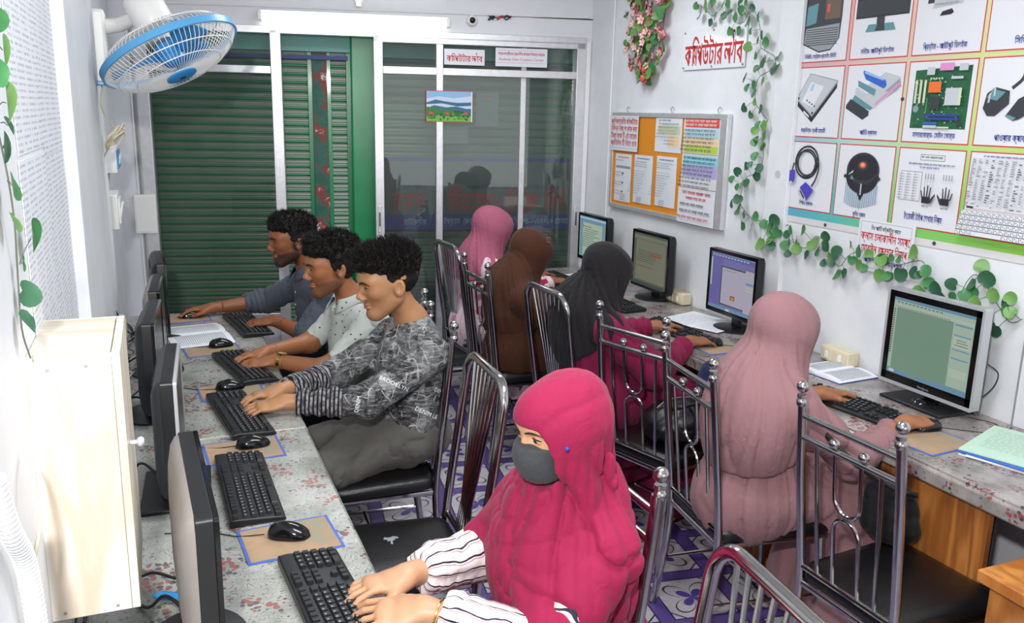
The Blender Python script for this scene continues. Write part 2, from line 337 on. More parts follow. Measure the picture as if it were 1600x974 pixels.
# ---------------------------------------------------------------- furniture materials
def laminate(name, base, b2, flower, dark, rough=.16, scroll=.6):
    mt, nt, b = newmat(name); tc = N(nt, 'ShaderNodeTexCoord'); O = tc.outputs['Object']
    n = N(nt, 'ShaderNodeTexNoise', inp={'Scale': 9.0, 'Detail': 6.0, 'Roughness': .6}); nt.links.new(O, n.inputs[0])
    c = ramp(nt, n.outputs[0], [(.35, base), (.62, b2)])
    # scroll lines: thin contour of a warped wave field
    w1 = N(nt, 'ShaderNodeTexNoise', inp={'Scale': 13.0, 'Detail': 1.0, 'Distortion': 3.2}); nt.links.new(O, w1.inputs[0])
    fr = mth(nt, 'ABSOLUTE', mth(nt, 'SUBTRACT', mth(nt, 'FRACT', mth(nt, 'MULTIPLY', w1.outputs[0], 9.0)), .5)); ln = mth(nt, 'LESS_THAN', fr, .07)
    c = mixc(nt, mth(nt, 'MULTIPLY', ln, scroll), c, '#5c6068')
    # flowers: clustered voronoi blots
    v = N(nt, 'ShaderNodeTexVoronoi', inp={'Scale': 70.0, 'Randomness': 1.0}); nt.links.new(O, v.inputs[0])
    m_ = N(nt, 'ShaderNodeTexNoise', inp={'Scale': 11.0, 'Detail': 2.0}); nt.links.new(O, m_.inputs[0])
    thr = mth(nt, 'MULTIPLY', ramp(nt, m_.outputs[0], [(.48, 0.0), (.62, 1.0)]), .52); fl = mth(nt, 'LESS_THAN', v.outputs['Distance'], thr)
    sc = N(nt, 'ShaderNodeSeparateColor'); nt.links.new(v.outputs['Color'], sc.inputs[0])
    fc = mixc(nt, mth(nt, 'GREATER_THAN', sc.outputs[0], .62), flower, dark)
    c = mixc(nt, mth(nt, 'MULTIPLY', fl, .85), c, fc)
    v2 = N(nt, 'ShaderNodeTexVoronoi', inp={'Scale': 40.0}); nt.links.new(O, v2.inputs[0]); c = mixc(nt, mth(nt, 'MULTIPLY', mth(nt, 'LESS_THAN', v2.outputs['Distance'], .16), .5), c, dark)
    nt.links.new(c, b.inputs['Base Color']); b.inputs['Roughness'].default_value = rough; b.inputs['Specular IOR Level'].default_value = .6
laminate('floral_laminate', '#8b8f86', '#b0b0a9', '#93504c', '#4f4a50', .17, .85)
laminate('marble_laminate', '#77726f', '#a39c98', '#853a3e', '#2e2a2a', .16, .35)
def wood(name, c1, c2, scale=3.0, rough=.4, axis=2, rings=14.0, dist=4.0):
    mt, nt, b = newmat(name); tc = N(nt, 'ShaderNodeTexCoord'); mp = N(nt, 'ShaderNodeMapping'); nt.links.new(tc.outputs['Object'], mp.inputs[0])
    s = [1.0, 1.0, 1.0]; s[axis] = .12; mp.inputs['Scale'].default_value = s
    n = N(nt, 'ShaderNodeTexNoise', inp={'Scale': scale, 'Detail': 3.0, 'Distortion': .4}); nt.links.new(mp.outputs[0], n.inputs[0])
    fr = mth(nt, 'SINE', mth(nt, 'MULTIPLY', n.outputs[0], rings*dist)); n2 = N(nt, 'ShaderNodeTexNoise', inp={'Scale': scale*22, 'Detail': 3.0}); nt.links.new(mp.outputs[0], n2.inputs[0])
    v = mth(nt, 'ADD', mth(nt, 'MULTIPLY', fr, .30), mth(nt, 'ADD', mth(nt, 'MULTIPLY', n2.outputs[0], .4), .3))
    nt.links.new(ramp(nt, v, [(.2, c1), (.8, c2)]), b.inputs['Base Color']); b.inputs['Roughness'].default_value = rough
wood('pale_ash', '#c9bba6', '#e6dfd3', 5.0, .42); wood('teak_veneer', '#8f5526', '#b9783c', 6.0, .35); wood('pale_ash_top', '#c3b7a5', '#d8cdbd', 5.0, .45, axis=0); wood('oak_veneer', '#a8662c', '#c98743', 5.0, .4)
pm('chrome', '#b4b2b1', .13, metal=1.0, noise=.08, nscale=30); pm('vinyl_black', '#0d0d0f', .34, bump=.15, bscale=180, spec=.5); pm('plastic_black', '#151618', .38); pm('plastic_key', '#1d1e20', .42); pm('plastic_dark', '#2a2b2d', .5)
pm('plastic_glossy', '#0c0d0f', .12); pm('monitor_back', '#86807b', .5, noise=.06, nscale=12); pm('silver_plastic', '#b8babd', .35, metal=.3); pm('socket_cream', '#d8cdb0', .45); pm('white_plastic', '#ecebe8', .35); pm('blue_plastic', '#2f8fd0', .3); pm('fan_band', '#5aa4d6', .35)
pm('paper', '#e9ebf0', .7); pm('ink', '#4a4d57', .8); pm('red_ink', '#c22a35', .6); pm('blue_ink', '#2b3a8f', .6); pm('black_ink', '#1c1d22', .6); pm('grey_ink', '#8d9098', .8)
pm('pad_edge', '#4a63b0', .8)
def padmat():
    mt, nt, b = newmat('pad_print'); tc = N(nt, 'ShaderNodeTexCoord'); n = N(nt, 'ShaderNodeTexNoise', inp={'Scale': 7.0, 'Detail': 4.0, 'Distortion': 1.0}); nt.links.new(tc.outputs['Object'], n.inputs[0])
    nt.links.new(ramp(nt, n.outputs[0], [(.3, '#7b8c80'), (.45, '#9a8468'), (.6, '#a98a70'), (.75, '#8e7a54')]), b.inputs['Base Color']); b.inputs['Roughness'].default_value = .8
padmat()
# ---------------------------------------------------------------- chairs (origin on the floor under the seat centre, facing +x)
def seat_parts(t, w=.40, d=.41, z=.455):
    mb = MB(); pts = []
    rr = .045
    for cx, cy, a in ((d/2-rr, w/2-rr, 0), (-d/2+rr, w/2-.02-rr, 90), (-d/2+rr, -w/2+.02+rr, 180), (d/2-rr, -w/2+rr, 270)):
        for k in range(5): q = R(a+k*22.5); pts.append((cx+rr*math.cos(q), cy+rr*math.sin(q)))
    n = len(pts); lay = [(1.0, 0), (1.012, .012), (1.01, .028), (.97, .040), (.80, .049), (.4, .053)]
    V = [(x*s, y*s, z-.035+h) for s, h in lay for x, y in pts]; F = [(i*n+k, i*n+(k+1) % n, (i+1)*n+(k+1) % n, (i+1)*n+k) for i in range(len(lay)-1) for k in range(n)]
    F += [tuple(range(n))[::-1], tuple((len(lay)-1)*n+k for k in range(n))]
    mb.add(V, F, 0, True); mb.build('seat', 'vinyl_black', t, sharp=60)
    fr = MB(); zz = z-.05; fr.tube([(d/2-.02, w/2-.02, zz), (-d/2, w/2-.03, zz), (-d/2, -w/2+.03, zz), (d/2-.02, -w/2+.02, zz)], .010, 8, closed=True); fr.build('seat_frame', 'chrome', t)
    for s in (-1, 1):
        MB().tube([(d/2-.03, s*(w/2-.025), zz), (d/2-.005, s*(w/2-.012), .012)], .0115, 10).build('leg', 'chrome', t)
        MB().tube([(-d/2-.0, s*(w/2-.03), .19), (d/2-.02, s*(w/2-.018), .19)], .007, 8).build('stretcher', 'chrome', t)
    MB().tube([(.0, w/2-.024, .19), (.0, -w/2+.024, .19)], .007, 8).build('stretcher', 'chrome', t)
def foot(t, x, y):
    MB().lathe([(.014, 0), (.015, .02), (.012, .025)], 10, M=Matrix.Translation((x, y, 0))).build('rubber_foot', 'plastic_black', t)
def chairA(name, loc, rz, label, group, H=1.02):
    t = empty(name, loc, label, 'chair', group, rz); seat_parts(t)
    w = .172
    def bx_(z): return -.205-.06*max(0, (z-.45))/.55
    for s in (-1, 1):
        lean = .012
        p = [(-.245, s*(w+.012), .0), (-.212, s*w, .25), (-.205, s*w, .45), (bx_(.75), s*(w+.004), .75), (bx_(H-.045), s*w, H-.045)]
        lg = MB().tube(smoothpath(p, 5), .0135, 12).build('rear_post', 'chrome', t)
        MB().lathe([(.0125, -.055), (.0145, -.048), (.0145, -.040), (.010, -.034), (.014, -.030), (.0135, -.022)], 12, M=Matrix.Translation((bx_(H), s*w, H))).ball((bx_(H), s*w, H), .0175).build('finial', 'chrome', lg)
    z1, z2 = H-.085, H-.150
    MB().tube([(bx_(z1), -w, z1), (bx_(z1), w, z1)], .0095, 10).build('top_rail', 'chrome', t)
    rl = MB().tube([(bx_(z2), -w, z2), (bx_(z2), w, z2)], .0095, 10).build('second_rail', 'chrome', t)
    for s in (-1, 1): MB().ball((bx_(z2)+.0, s*.052, z2+.022), .0150).build('rail_ball', 'chrome', rl)
    zb = .46; MB().tube([(bx_(zb), -w, zb), (bx_(zb), w, zb)], .009, 8).build('bottom_rail', 'chrome', t)
    for s in (-1, 1): MB().tube([(bx_(z2), s*.115, z2), (bx_(.7), s*.112, .7), (bx_(zb), s*.105, zb)], .006, 8).build('back_bar', 'chrome', t)
    zm = .695; r_ = .046
    def path(z0, sg):   # U (sg=-1) or arch (sg=+1)
        c = zm-sg*r_+sg*.004*0
        a = [(bx_(z0), -r_, z0)]+[(bx_(c+sg*r_*math.sin(q)), -r_*math.cos(q), c+sg*(r_-.0)*math.sin(q)) for q in np.linspace(0, PI, 11)]+[(bx_(z0), r_, z0)]
        return a
    MB().tube(path(z2, -1), .006, 8).build('back_bar', 'chrome', t)
    MB().tube([(x, y, z-.012) if 0 < i < 12 else (x, y, z) for i, (x, y, z) in enumerate(path(zb, 1))], .006, 8).build('back_bar', 'chrome', t)
    return t
def chairB(name, loc, rz, label, group, H=1.01):
    t = empty(name, loc, label, 'chair', group, rz); seat_parts(t)
    w, r_ = .185, .075
    def bx_(z): return -.21-.075*max(0, (z-.45))/.55
    p = [(-.255, -w+.02, 0), (-.215, -w+.01, .25), (bx_(.45), -w+.005, .45), (bx_(.75), -w, .75), (bx_(H-r_), -w, H-r_)]
    top = [(bx_(H-r_+r_*math.sin(q)), -w+r_-r_*math.cos(q), H-r_+r_*math.sin(q)) for q in np.linspace(0, PI/2, 9)]
    half = smoothpath(p, 4)+top[1:]; full = half+[(x, -y, z) for x, y, z in half[::-1]]
    MB().tube(full, .0145, 12).build('back_frame', 'chrome', t)
    MB().tube([(bx_(.47), -w, .47), (bx_(.47), w, .47)], .009, 8).build('bottom_rail', 'chrome', t)
    for i in range(7):
        k = (i-3)/3
        MB().tube([(bx_(H)+.002, k*.118, H-.006), (bx_(.66), k*.055, .66), (bx_(.58), k*.042, .58), (bx_(.47), k*.062, .47)], .0058, 8).build('back_rod', 'chrome', t)
    return t
GR, GL = 'steel tube chairs along the right hand desk', 'steel tube chairs along the left hand desk'
A0 = chairA('steel_chair', (1.905, 1.655, 0), R(2), 'empty ball-topped chrome chair with black seat, nearest to the silver-framed monitor', GR)
C3 = copy_tree(A0, None, (1.81, 2.225, 0), R(-7), 'ball-topped chrome chair carrying the woman in mauve robes', GR)
C4 = copy_tree(A0, None, (1.885, 2.845, 0), R(17), 'ball-topped chrome chair with a black bag on its seat', GR)
C7 = copy_tree(A0, None, (1.72, 4.02, 0), R(0), 'ball-topped chrome chair behind the woman in brown', GR)
CM3 = copy_tree(A0, None, (.665, 2.955, 0), R(177), 'ball-topped chrome chair under the young man in the grey printed shirt', GL)
CW1 = copy_tree(A0, None, (.665, 1.60, 0), R(180), 'ball-topped chrome chair behind the woman in the magenta headscarf', GL)
CM2 = copy_tree(A0, None, (.72, 3.52, 0), R(180), 'chrome chair hidden under the young man in the white patterned shirt', GL)
CM1 = copy_tree(A0, None, (.74, 4.12, 0), R(180), 'chrome chair hidden under the man in the slate blue shirt', GL)
B0 = chairB('fan_back_chair', (.585, 2.315, 0), R(177), 'empty chrome chair with fanned back rods and a torn black seat', GL)
C1 = copy_tree(B0, None, (.595, 1.02, 0), R(174), 'fan-backed chrome chair cut off by the bottom edge in the foreground', GL)
C5 = copy_tree(B0, None, (1.80, 3.33, 0), R(4), 'fan-backed chrome chair behind the woman in the black headscarf', GR)
C8 = copy_tree(B0, None, (1.78, 4.66, 0), R(4), 'fan-backed chrome chair behind the woman in the pink headscarf, nearest the glass doors', GR)
# ---------------------------------------------------------------- desks
def desk(name, x0, x1, y0, y1, mat, edge, label, front):
    t = empty(name, ((x0+x1)/2, (y0+y1)/2, 0), label, 'desk'); cx, cy = t.location.x, t.location.y
    MB().box((0, 0, .7375), (x1-x0, y1-y0, .025)).build('worktop', mat, t, bevel=.004)
    MB().box(((front-cx), 0, .715), (.02, y1-y0, .052)).build('front_edge', mat, t, bevel=.009, seg=3)
    return t, cx, cy
pm('edge_band_pale', '#b9b4a8', .3, noise=.2, nscale=25); pm('edge_band_dark', '#4b4442', .25, noise=.35, nscale=40)
for (y0, y1, lb) in ((.35, 2.66, 'long floral laminate desk along the left wall, near section'), (2.664, 4.44, 'long floral laminate desk along the left wall, far section under the open book')):
    t, cx, cy = desk('computer_desk', XL+.003, .39, y0, y1, 'floral_laminate', 'edge_band_pale', lb, .388)
    for y in (y0+.03, (y0+y1)/2, y1-.03): MB().box((.02, y-cy, .36), (.50, .018, .70)).build('side_panel', 'teak_veneer', t)
t, cx, cy = desk('computer_desk', 2.085, XR-.003, .45, 3.62, 'marble_laminate', 'edge_band_dark', 'marbled laminate desk along the right wall, near section with silver monitor', 2.087)
MB().box((2.125-cx, 1.76-cy, .355), (.018, .40, .69)).build('front_panel', 'teak_veneer', t); MB().box((2.125-cx, 2.66-cy, .355), (.018, .34, .69)).build('front_panel', 'teak_veneer', t)
for y in (2.50, 2.82): MB().box((2.36-cx, y-cy, .355), (.46, .018, .69)).build('side_panel', 'teak_veneer', t)
t, cx, cy = desk('computer_desk', 2.085, XR-.003, 3.624, 5.10, 'marble_laminate', 'edge_band_dark', 'marbled laminate desk along the right wall, far section beside the glass door', 2.087)
for y in (3.66, 4.5): MB().box((2.36-cx, y-cy, .355), (.46, .018, .69)).build('side_panel', 'teak_veneer', t)
t = empty('wooden_stand', (2.13, 1.25, 0), 'small orange-brown wooden stand at the bottom right corner', 'stand')
MB().box((0, 0, .60), (.44, .34, .034)).build('top', 'oak_veneer', t, bevel=.003); MB().box((.01, 0, .29), (.40, .30, .58)).build('body', 'oak_veneer', t, bevel=.002)
# ---------------------------------------------------------------- keyboards, mice, pads
def keyboard(mk=True):
    t = bpy.data.objects.new('keyboard', None); COL.objects.link(t)      # long side on y, user sits at +x ... left hand of user at -y when facing -x
    poly = [(-.0675, .010), (-.066, .021), (-.045, .022), (.058, .014), (.0675, .009), (.0675, .002), (-.0675, .002)]
    mb = MB(); n = len(poly); V = [(x, y, z) for y in (-.222, .222) for x, z in poly]
    mb.add(V, [tuple(range(n))[::-1], tuple(range(n, 2*n))]+[(i, (i+1) % n, (i+1) % n+n, i+n) for i in range(n)]); mb.build('case', 'plastic_black', t, bevel=.003)
    kb = MB()
    def row(x, y0, n_, pitch=.0190, w=None):
        for i in range(n_):
            z = .0205-(x+.045)*.078; kb.box((x, y0+i*pitch, z+.004), ((.0150), (w or pitch-.0035), .009), taper=.82)
    for r_, x in enumerate((-.050, -.026, -.007, .012, .031, .050)):
        if r_ == 0:
            row(x, -.208, 1); 
            for g in range(3): row(x, -.170+g*.0815, 4)
            row(x, .083, 3)
        elif r_ < 5:
            row(x, -.208+.0045*(r_-1), 13); row(x, .0465+.002*r_, 1, w=.022)
            if r_ < 3: row(x, .083, 3)
            if r_ == 4: row(x, .102, 1)
            row(x, .150, 4)
        else:
            row(x, -.206, 3, .023); kb.box((x, -.098, .0205-(x+.045)*.078+.004), (.015, .105, .009), taper=.9); row(x, -.03, 4, .023); row(x, .083, 3); row(x, .159, 1, w=.034); row(x, .188, 2)
    k = kb.build('keys', 'plastic_key', t); k['kind'] = 'stuff'
    lb = MB(); random.seed(3)
    for r_, x in enumerate((-.026, -.007, .012, .031)):
        for i in range(13):
            z = .0205-(x+.045)*.078+.0087; y = -.208+.0045*r_+i*.019; lb.box((x-.002, y-.002, z), (.004, .0035, .0005))
        for i in range(3): lb.box((x-.002, .150+i*.019, .0205-(x+.045)*.078+.0087), (.004, .0035, .0005))
    lb = lb.build('key_letters', 'grey_ink', t); lb['kind'] = 'stuff'
    return t
def mouse():
    t = bpy.data.objects.new('mouse', None); COL.objects.link(t)     # nose to -x
    mb = MB(); V = []; F = []; nx, ny = 14, 10
    for i in range(nx+1):
        u = i/nx; x = -.052+.104*u; wd = .029*math.sqrt(max(0, 1-(abs(2*u-1)**3.2)))*(1-.12*math.sin(PI*u)**2*0) ; h = .034*(math.sin(PI*min(1, u*.86+.12))**.7)
        if i in (0, nx): wd *= .0; h *= .35
        for k in range(ny+1):
            a = PI*k/ny; V.append((x, -wd*math.cos(a), .003+(h*math.sin(a)**.75)))
    for i in range(nx):
        for k in range(ny): a = i*(ny+1)+k; F.append((a, a+ny+1, a+ny+2, a+1))
    F += [(i*(ny+1)+ny, (i+1)*(ny+1)+ny, (i+1)*(ny+1), i*(ny+1)) for i in range(nx)]
    mb.add(V, F, 0, True).build('shell', 'plastic_glossy', t, sharp=80)
    MB().lathe([(.009, -.003), (.010, 0), (.009, .003)], 14, M=Matrix.Translation((-.030, 0, .026)) @ Matrix.Rotation(PI/2, 4, 'X')).build('scroll_wheel', 'plastic_dark', t)
    MB().box((-.025, 0, .0335), (.045, .0012, .0012), rot=(0, R(-14), 0)).build('button_gap', 'plastic_dark', t)
    return t
def pad(x, y, w_, l_, rz, label):
    t = empty('mouse_pad', (x, y, .7502), label, 'mouse pad', 'mouse pads on the desks', rz)
    MB().box((0, 0, .0012), (w_, l_, .0022)).build('border', 'pad_edge', t, bevel=0)
    MB().box((0, 0, .0018), (w_-.014, l_-.014, .0022)).build('printed_face', 'pad_print', t)
    return t
KB = keyboard(); MO = mouse()
first = {'k': True, 'm': True}
def put(src, key, loc, rz, label, cat, group):
    if first[key]: first[key] = False; o = src; o.location = loc; o.rotation_euler = (0, 0, rz); tag(o, label, cat, group); return o
    return copy_tree(src, None, loc, rz, label, group)
def K(x, y, a, lb): o = put(KB, 'k', (x, y, .7505), R(a), lb, 'keyboard', 'black keyboards on the desks'); o['category'] = 'keyboard'; return o
def M_(x, y, a, lb, z=.753): o = put(MO, 'm', (x, y, z), R(a), lb, 'mouse', 'black computer mice'); o['category'] = 'mouse'; return o
K(.275, 1.600, 4, 'black keyboard under the hands of the woman in the magenta headscarf')
K(.170, 2.245, 1, 'black keyboard with nobody at it, in front of the empty torn-seat chair')
K(.200, 2.835, 7, 'black keyboard under the hands of the young man in grey printed shirt')
K(.265, 3.375, 11, 'black keyboard under the hands of the man with the gold watch')
K(.345, 4.075, 8, 'black keyboard beside the open book, farthest on the left desk')
K(2.235, 2.215, 187, 'black keyboard before the silver-framed monitor on the right desk')
K(2.225, 3.36, 184, 'black keyboard beside loose papers, before the purple-screened monitor')
K(2.24, 4.0, 182, 'black keyboard before the woman in the black headscarf')
K(2.24, 4.66, 182, 'glossy black keyboard at the far end of the right desk')
for x, y, a, lb in ((.235, 1.925, 4, 'mouse pad with blue border nearest the camera on the left desk'), (.185, 2.525, 3, 'blue-edged brown mouse pad between the unused and the printed-shirt man\'s keyboards'), (.195, 3.11, 4, 'blue-edged brown mouse pad beside the keyboard of the man in grey print'), (.165, 3.695, 6, 'blue-edged mouse pad partly under the open book'), (.08, 4.31, 5, 'dark blue mouse pad at the far end of the left desk'), (2.24, 1.89, 5, 'dark mouse pad under the mauve-robed woman\'s hand'), (2.26, 3.06, 0, 'blue mouse pad under the magenta-sleeved hand')):
    pad(x, y, .22, .175, R(a), lb)
M_(.235, 1.935, -25, 'black mouse on the pad nearest the camera'); M_(.215, 2.545, 8, 'black mouse beyond the unused keyboard'); M_(.195, 3.13, 6, 'black mouse beyond the printed-shirt man\'s keyboard')
M_(.205, 3.735, 10, 'black mouse beside the open book'); M_(.105, 4.32, 10, 'black mouse under the hand of the man in slate blue'); M_(2.245, 3.10, 170, 'black mouse under the magenta-sleeved hand on the right desk'); M_(2.31, 1.975, 170, 'black mouse under the mauve-robed woman\'s hand')
# ---------------------------------------------------------------- monitors (base at origin, screen faces +x)
def rrect(w_, h_, r_, n=4):
    out = []
    for cx, cy, a in ((w_/2-r_, h_/2-r_, 0), (-w_/2+r_, h_/2-r_, 90), (-w_/2+r_, -h_/2+r_, 180), (w_/2-r_, -h_/2+r_, 270)):
        for k in range(n+1): q = R(a+90*k/n); out.append((cx+r_*math.cos(q), cy+r_*math.sin(q)))
    return out
def monitor(loc, rz, w_, z0, z1, label, group, bez='plastic_glossy', back='plastic_black', tilt=0.0, base='round', scr='screen_off', side='plastic_black', brd=.017):
    # z0, z1: heights of the panel above the desk top
    t = empty('monitor', loc, label, 'monitor', group, rz); h_ = z1-z0; c = (z0+z1)/2
    T = Matrix.Translation((0, 0, c)) @ Matrix.Rotation(tilt, 4, 'Y') @ Matrix.Translation((0, 0, -c))
    def pr(mb, poly, x, th, mi=0): 
        P = [(x, a, c+b) for a, b in poly]; k = len(P); V = P+[(x+th, a, c+b) for a, b in poly]
        return mb.add(V, [tuple(range(k))[::-1], tuple(range(k, 2*k))]+[(i, (i+1) % k, (i+1) % k+k, i+k) for i in range(k)], mi, False, T)
    pr(MB(), rrect(w_, h_, .008), -.034, .030).build('casing', side, t, bevel=.002)
    # bulged back shell
    mb = MB(); lay = [(1, 1, -.030), (.985, .985, -.040), (.93, .90, -.050), (.75, .70, -.058), (.45, .4, -.062)]
    base_ = rrect(w_, h_, .02); k = len(base_); V = [(x, a*sx, c+b*sy) for sx, sy, x in lay for a, b in base_]
    F = [(i*k+j, (i+1)*k+j, (i+1)*k+(j+1) % k, i*k+(j+1) % k) for i in range(len(lay)-1) for j in range(k)]+[tuple((len(lay)-1)*k+j for j in range(k))[::-1]]
    sh = mb.add(V, F, 0, True, T).build('back_shell', back, t)
    vt = MB()
    for i in range(0 if back == 'monitor_back' else 12): vt.box((-.0535, -w_*.30+i*w_*.054, c+h_*.36), (.006, .006, .035), 0)
    for q in vt.v: q[:] = np.array([T @ Vector(p) for p in q])
    if vt.n: o = vt.build('vents', 'plastic_dark', sh); o['kind'] = 'stuff'
    fr = MB(); outer = rrect(w_, h_, .008); inner = [(max(-w_/2+brd, min(w_/2-brd, a*10)), max(-h_/2+brd*1.25, min(h_/2-brd, b*10))) for a, b in outer]
    n_ = len(outer); V = [(-.004, a, c+b) for a, b in outer]+[(.004, a, c+b) for a, b in outer]+[(.004, a, c+b) for a, b in inner]+[(.0005, a, c+b) for a, b in inner]
    F = [(q*n_+i, q*n_+(i+1) % n_, (q+1)*n_+(i+1) % n_, (q+1)*n_+i) for q in range(3) for i in range(n_)]
    fr.add(V, F, 0, False, T).build('bezel', bez, t)
    s = MB(); yy, zt, zb = w_/2-brd+.002, c+h_/2-brd+.002, c-h_/2+brd*1.25-.002
    s.add([(.0012, -yy, zb), (.0012, yy, zb), (.0012, yy, zt), (.0012, -yy, zt)], [(0, 1, 2, 3)], 0, False, T)
    so = s.build('screen', scr, t)
    MB().box((-.048, 0, (c+.01)/2), (.022, .055, c-.01)).build('neck', 'plastic_black', t, bevel=.004)
    if base == 'round': MB().lathe([(.11, 0), (.11, .006), (.09, .011), (.03, .016)], 32, M=Matrix.Translation((-.03, 0, 0)) @ Matrix.Diagonal((.85, 1.05, 1, 1))).build('base', 'plastic_black', t)
    else:
        MB().box((-.02, 0, .006), (.17, .27, .012)).build('base', 'plastic_black', t, bevel=.004); MB().lathe([(.035, .012), (.03, .02), (.012, .028)], 20, M=Matrix.Translation((.0, 0, 0))).build('pivot', 'plastic_glossy', t)
    t['_c'] = c
    return t, T, (yy, zb, zt)
# ---------------------------------------------------------------- monitors
def screen_mat(name, col, em):
    mt, nt, b = newmat(name); b.inputs['Base Color'].default_value = srgb('#101214'); b.inputs['Roughness'].default_value = .25
    b.inputs['Emission Color'].default_value = srgb(col); b.inputs['Emission Strength'].default_value = em; return mt
screen_mat('screen_off', '#27322f', .3); screen_mat('screen_green', '#7d9c86', .75); screen_mat('screen_purple', '#7a79b0', .7); screen_mat('screen_dim', '#6c6f5c', .55); screen_mat('screen_cyan', '#7f9fa6', .7)
for nme, c_ in (('scr_light', '#b7c6b4'), ('scr_blue', '#6f96b4'), ('scr_panel', '#a9beae'), ('scr_page', '#b3aec0'), ('scr_dark', '#3c4a48'), ('scr_olive', '#787a68'), ('scr_red', '#9a4a3c'), ('scr_yellow', '#b09a50'), ('scr_white', '#c9d3d8'), ('scr_green', '#7c9a85'), ('scr_violet', '#6b68a8')): screen_mat(nme, c_, .75)
GM = 'flat monitors on the left hand desk, seen from behind'; GN = 'flat monitors on the right hand desk'
monitor((.045, 1.572, .75), R(2), .425, .06, .352, 'nearest monitor on the left desk, dark sided with brown sheen on its back', GM, back='monitor_back')
monitor((.015, 2.29, .75), R(-3), .375, .055, .36, 'silver-fronted monitor with vented back and side buttons on the left desk', GM, bez='silver_plastic', back='plastic_dark', tilt=R(0), base='square')
monitor((-.03, 2.945, .75), R(-4), .37, .055, .35, 'middle monitor of the left desk, behind the silver-fronted one', GM)
monitor((-.015, 3.445, .75), R(-3), .36, .055, .35, 'monitor with pale grey back beside the open book\'s near edge', GM, back='monitor_back')
monitor((.0, 3.97, .75), R(2), .36, .055, .36, 'farthest monitor on the left desk, beside the open book', GM)
def ui(T, yz, parent, rects, texts=(), lines=()):
    yy, zb, zt = yz; W_, H_ = 2*yy, zt-zb; mats = []; bymat = {}
    def P(u, v, e): return T @ Vector((e, yy-u*W_ if False else -yy+u*W_, zt-v*H_))
    mb = MB()
    for i, (u0, v0, u1, v1, m_) in enumerate(rects):
        if m_ not in mats: mats.append(m_)
        e = .0016+.00012*i
        mb.add([P(u0, v1, e), P(u1, v1, e), P(u1, v0, e), P(u0, v0, e)], [(0, 1, 2, 3)], mats.index(m_))
    o = mb.build('screen_picture', mats, parent); return o
def word_lines(u0, v0, u1, n, dv, m_, hgt=.006, seed=1, rag=.35):
    r_ = random.Random(seed); out = []
    for i in range(n):
        u = u0; e = u1-(u1-u0)*r_.random()*rag
        while u < e:
            l = r_.uniform(.012, .04); out.append((u, v0+i*dv, min(u+l, e), v0+i*dv+hgt, m_)); u += l+.008
    return out
# nearest the camera: silver framed, drawing program.  (monitor screens face -x; u runs left to right as seen from the chair)
t, T, yz = monitor((2.50, 2.175, .75), PI, .415, .04, .40, 'silver-framed monitor with a pale green drawing page on screen', GN, bez='silver_plastic', side='silver_plastic', scr='screen_green', base='square', brd=.010)
bz = MB(); yy, zb, zt = yz
def fr_(mb, yy, zb, zt, b, T):
    for (a0, a1, c0, c1) in ((-yy, yy, zt-b, zt), (-yy, yy, zb, zb+b*1.25), (-yy, -yy+b, zb, zt), (yy-b, yy, zb, zt)): mb.add([T @ Vector((.0022, a, c)) for a, c in ((a0, c0), (a1, c0), (a1, c1), (a0, c1))], [(0, 1, 2, 3)])
fr_(bz, yy+.001, zb-.001, zt+.001, .026, T); bz.build('inner_bezel', 'plastic_glossy', t)
yz2 = (yy-.026, zb+.033, zt-.026)
ui(T, yz2, t, [(0, 0, 1, .035, 'scr_blue'), (0, .035, 1, .085, 'scr_panel'), (0, .085, 1, .125, 'scr_light'), (.0, .125, .045, .94, 'scr_panel'), (.045, .125, .76, .93, 'scr_green'), (.76, .125, 1, .93, 'scr_panel'),
    (.78, .14, .98, .16, 'scr_blue'), (.78, .27, .98, .285, 'scr_blue'), (.78, .30, .98, .43, 'scr_light'), (.82, .33, .93, .337, 'scr_dark'), (.82, .36, .95, .367, 'scr_dark'), (.80, .395, .96, .402, 'scr_dark'), (.78, .45, .98, .465, 'scr_blue'), (.78, .56, .98, .575, 'scr_blue'), (.78, .70, .98, .80, 'scr_light'),
    (0, .945, 1, 1, 'scr_blue'), (.03, .955, .10, .99, 'scr_white'), (.30, .955, .42, .99, 'scr_green')]
    + [(.012, .15+.03*i, .033, .165+.03*i, 'scr_dark') for i in range(20)]+[(.05+.05*i, .045, .08+.05*i, .055, 'scr_dark') for i in range(12)]+[(.03+.03*i, .1, .045+.03*i, .113, 'scr_olive') for i in range(24)])
mb = MB(); text_mb(mb, 'ViewSonic', .012, T @ frame((.0026, 0, zb+.012), (0, 1, 0), (0, 0, 1))); mb.build('maker_mark', 'silver_plastic', t)
MB().ball(tuple(T @ Vector((.003, .0, zb+.0+.002))), .003).build('power_light', 'blue_plastic', t)
t, T, yz = monitor((2.50, 3.335, .75), PI, .375, .065, .375, 'black monitor with a purple desktop and document window', GN, scr='screen_purple')
ui(T, yz, t, [(0, 0, 1, .10, 'scr_violet'), (.0, 0, 1, .03, 'scr_blue'), (.0, .1, .28, .93, 'scr_violet'), (.26, .22, .84, .90, 'scr_dark'), (.28, .24, .82, .88, 'scr_page'), (.80, .20, 1, .93, 'scr_page'), (.82, .40, .98, .44, 'scr_blue'), (.82, .47, .98, .49, 'scr_light'), (.82, .52, .98, .54, 'scr_light'), (.02, .1, .05, .6, 'scr_light'), (.50, .70, .60, .78, 'scr_red'), (.52, .72, .58, .79, 'scr_yellow'), (.33, .28, .6, .285, 'scr_dark'), (0, .94, 1, 1, 'scr_blue'), (.42, .955, .5, .99, 'scr_white')]+[(.05+.07*i, .045, .09+.07*i, .06, 'scr_white') for i in range(12)])
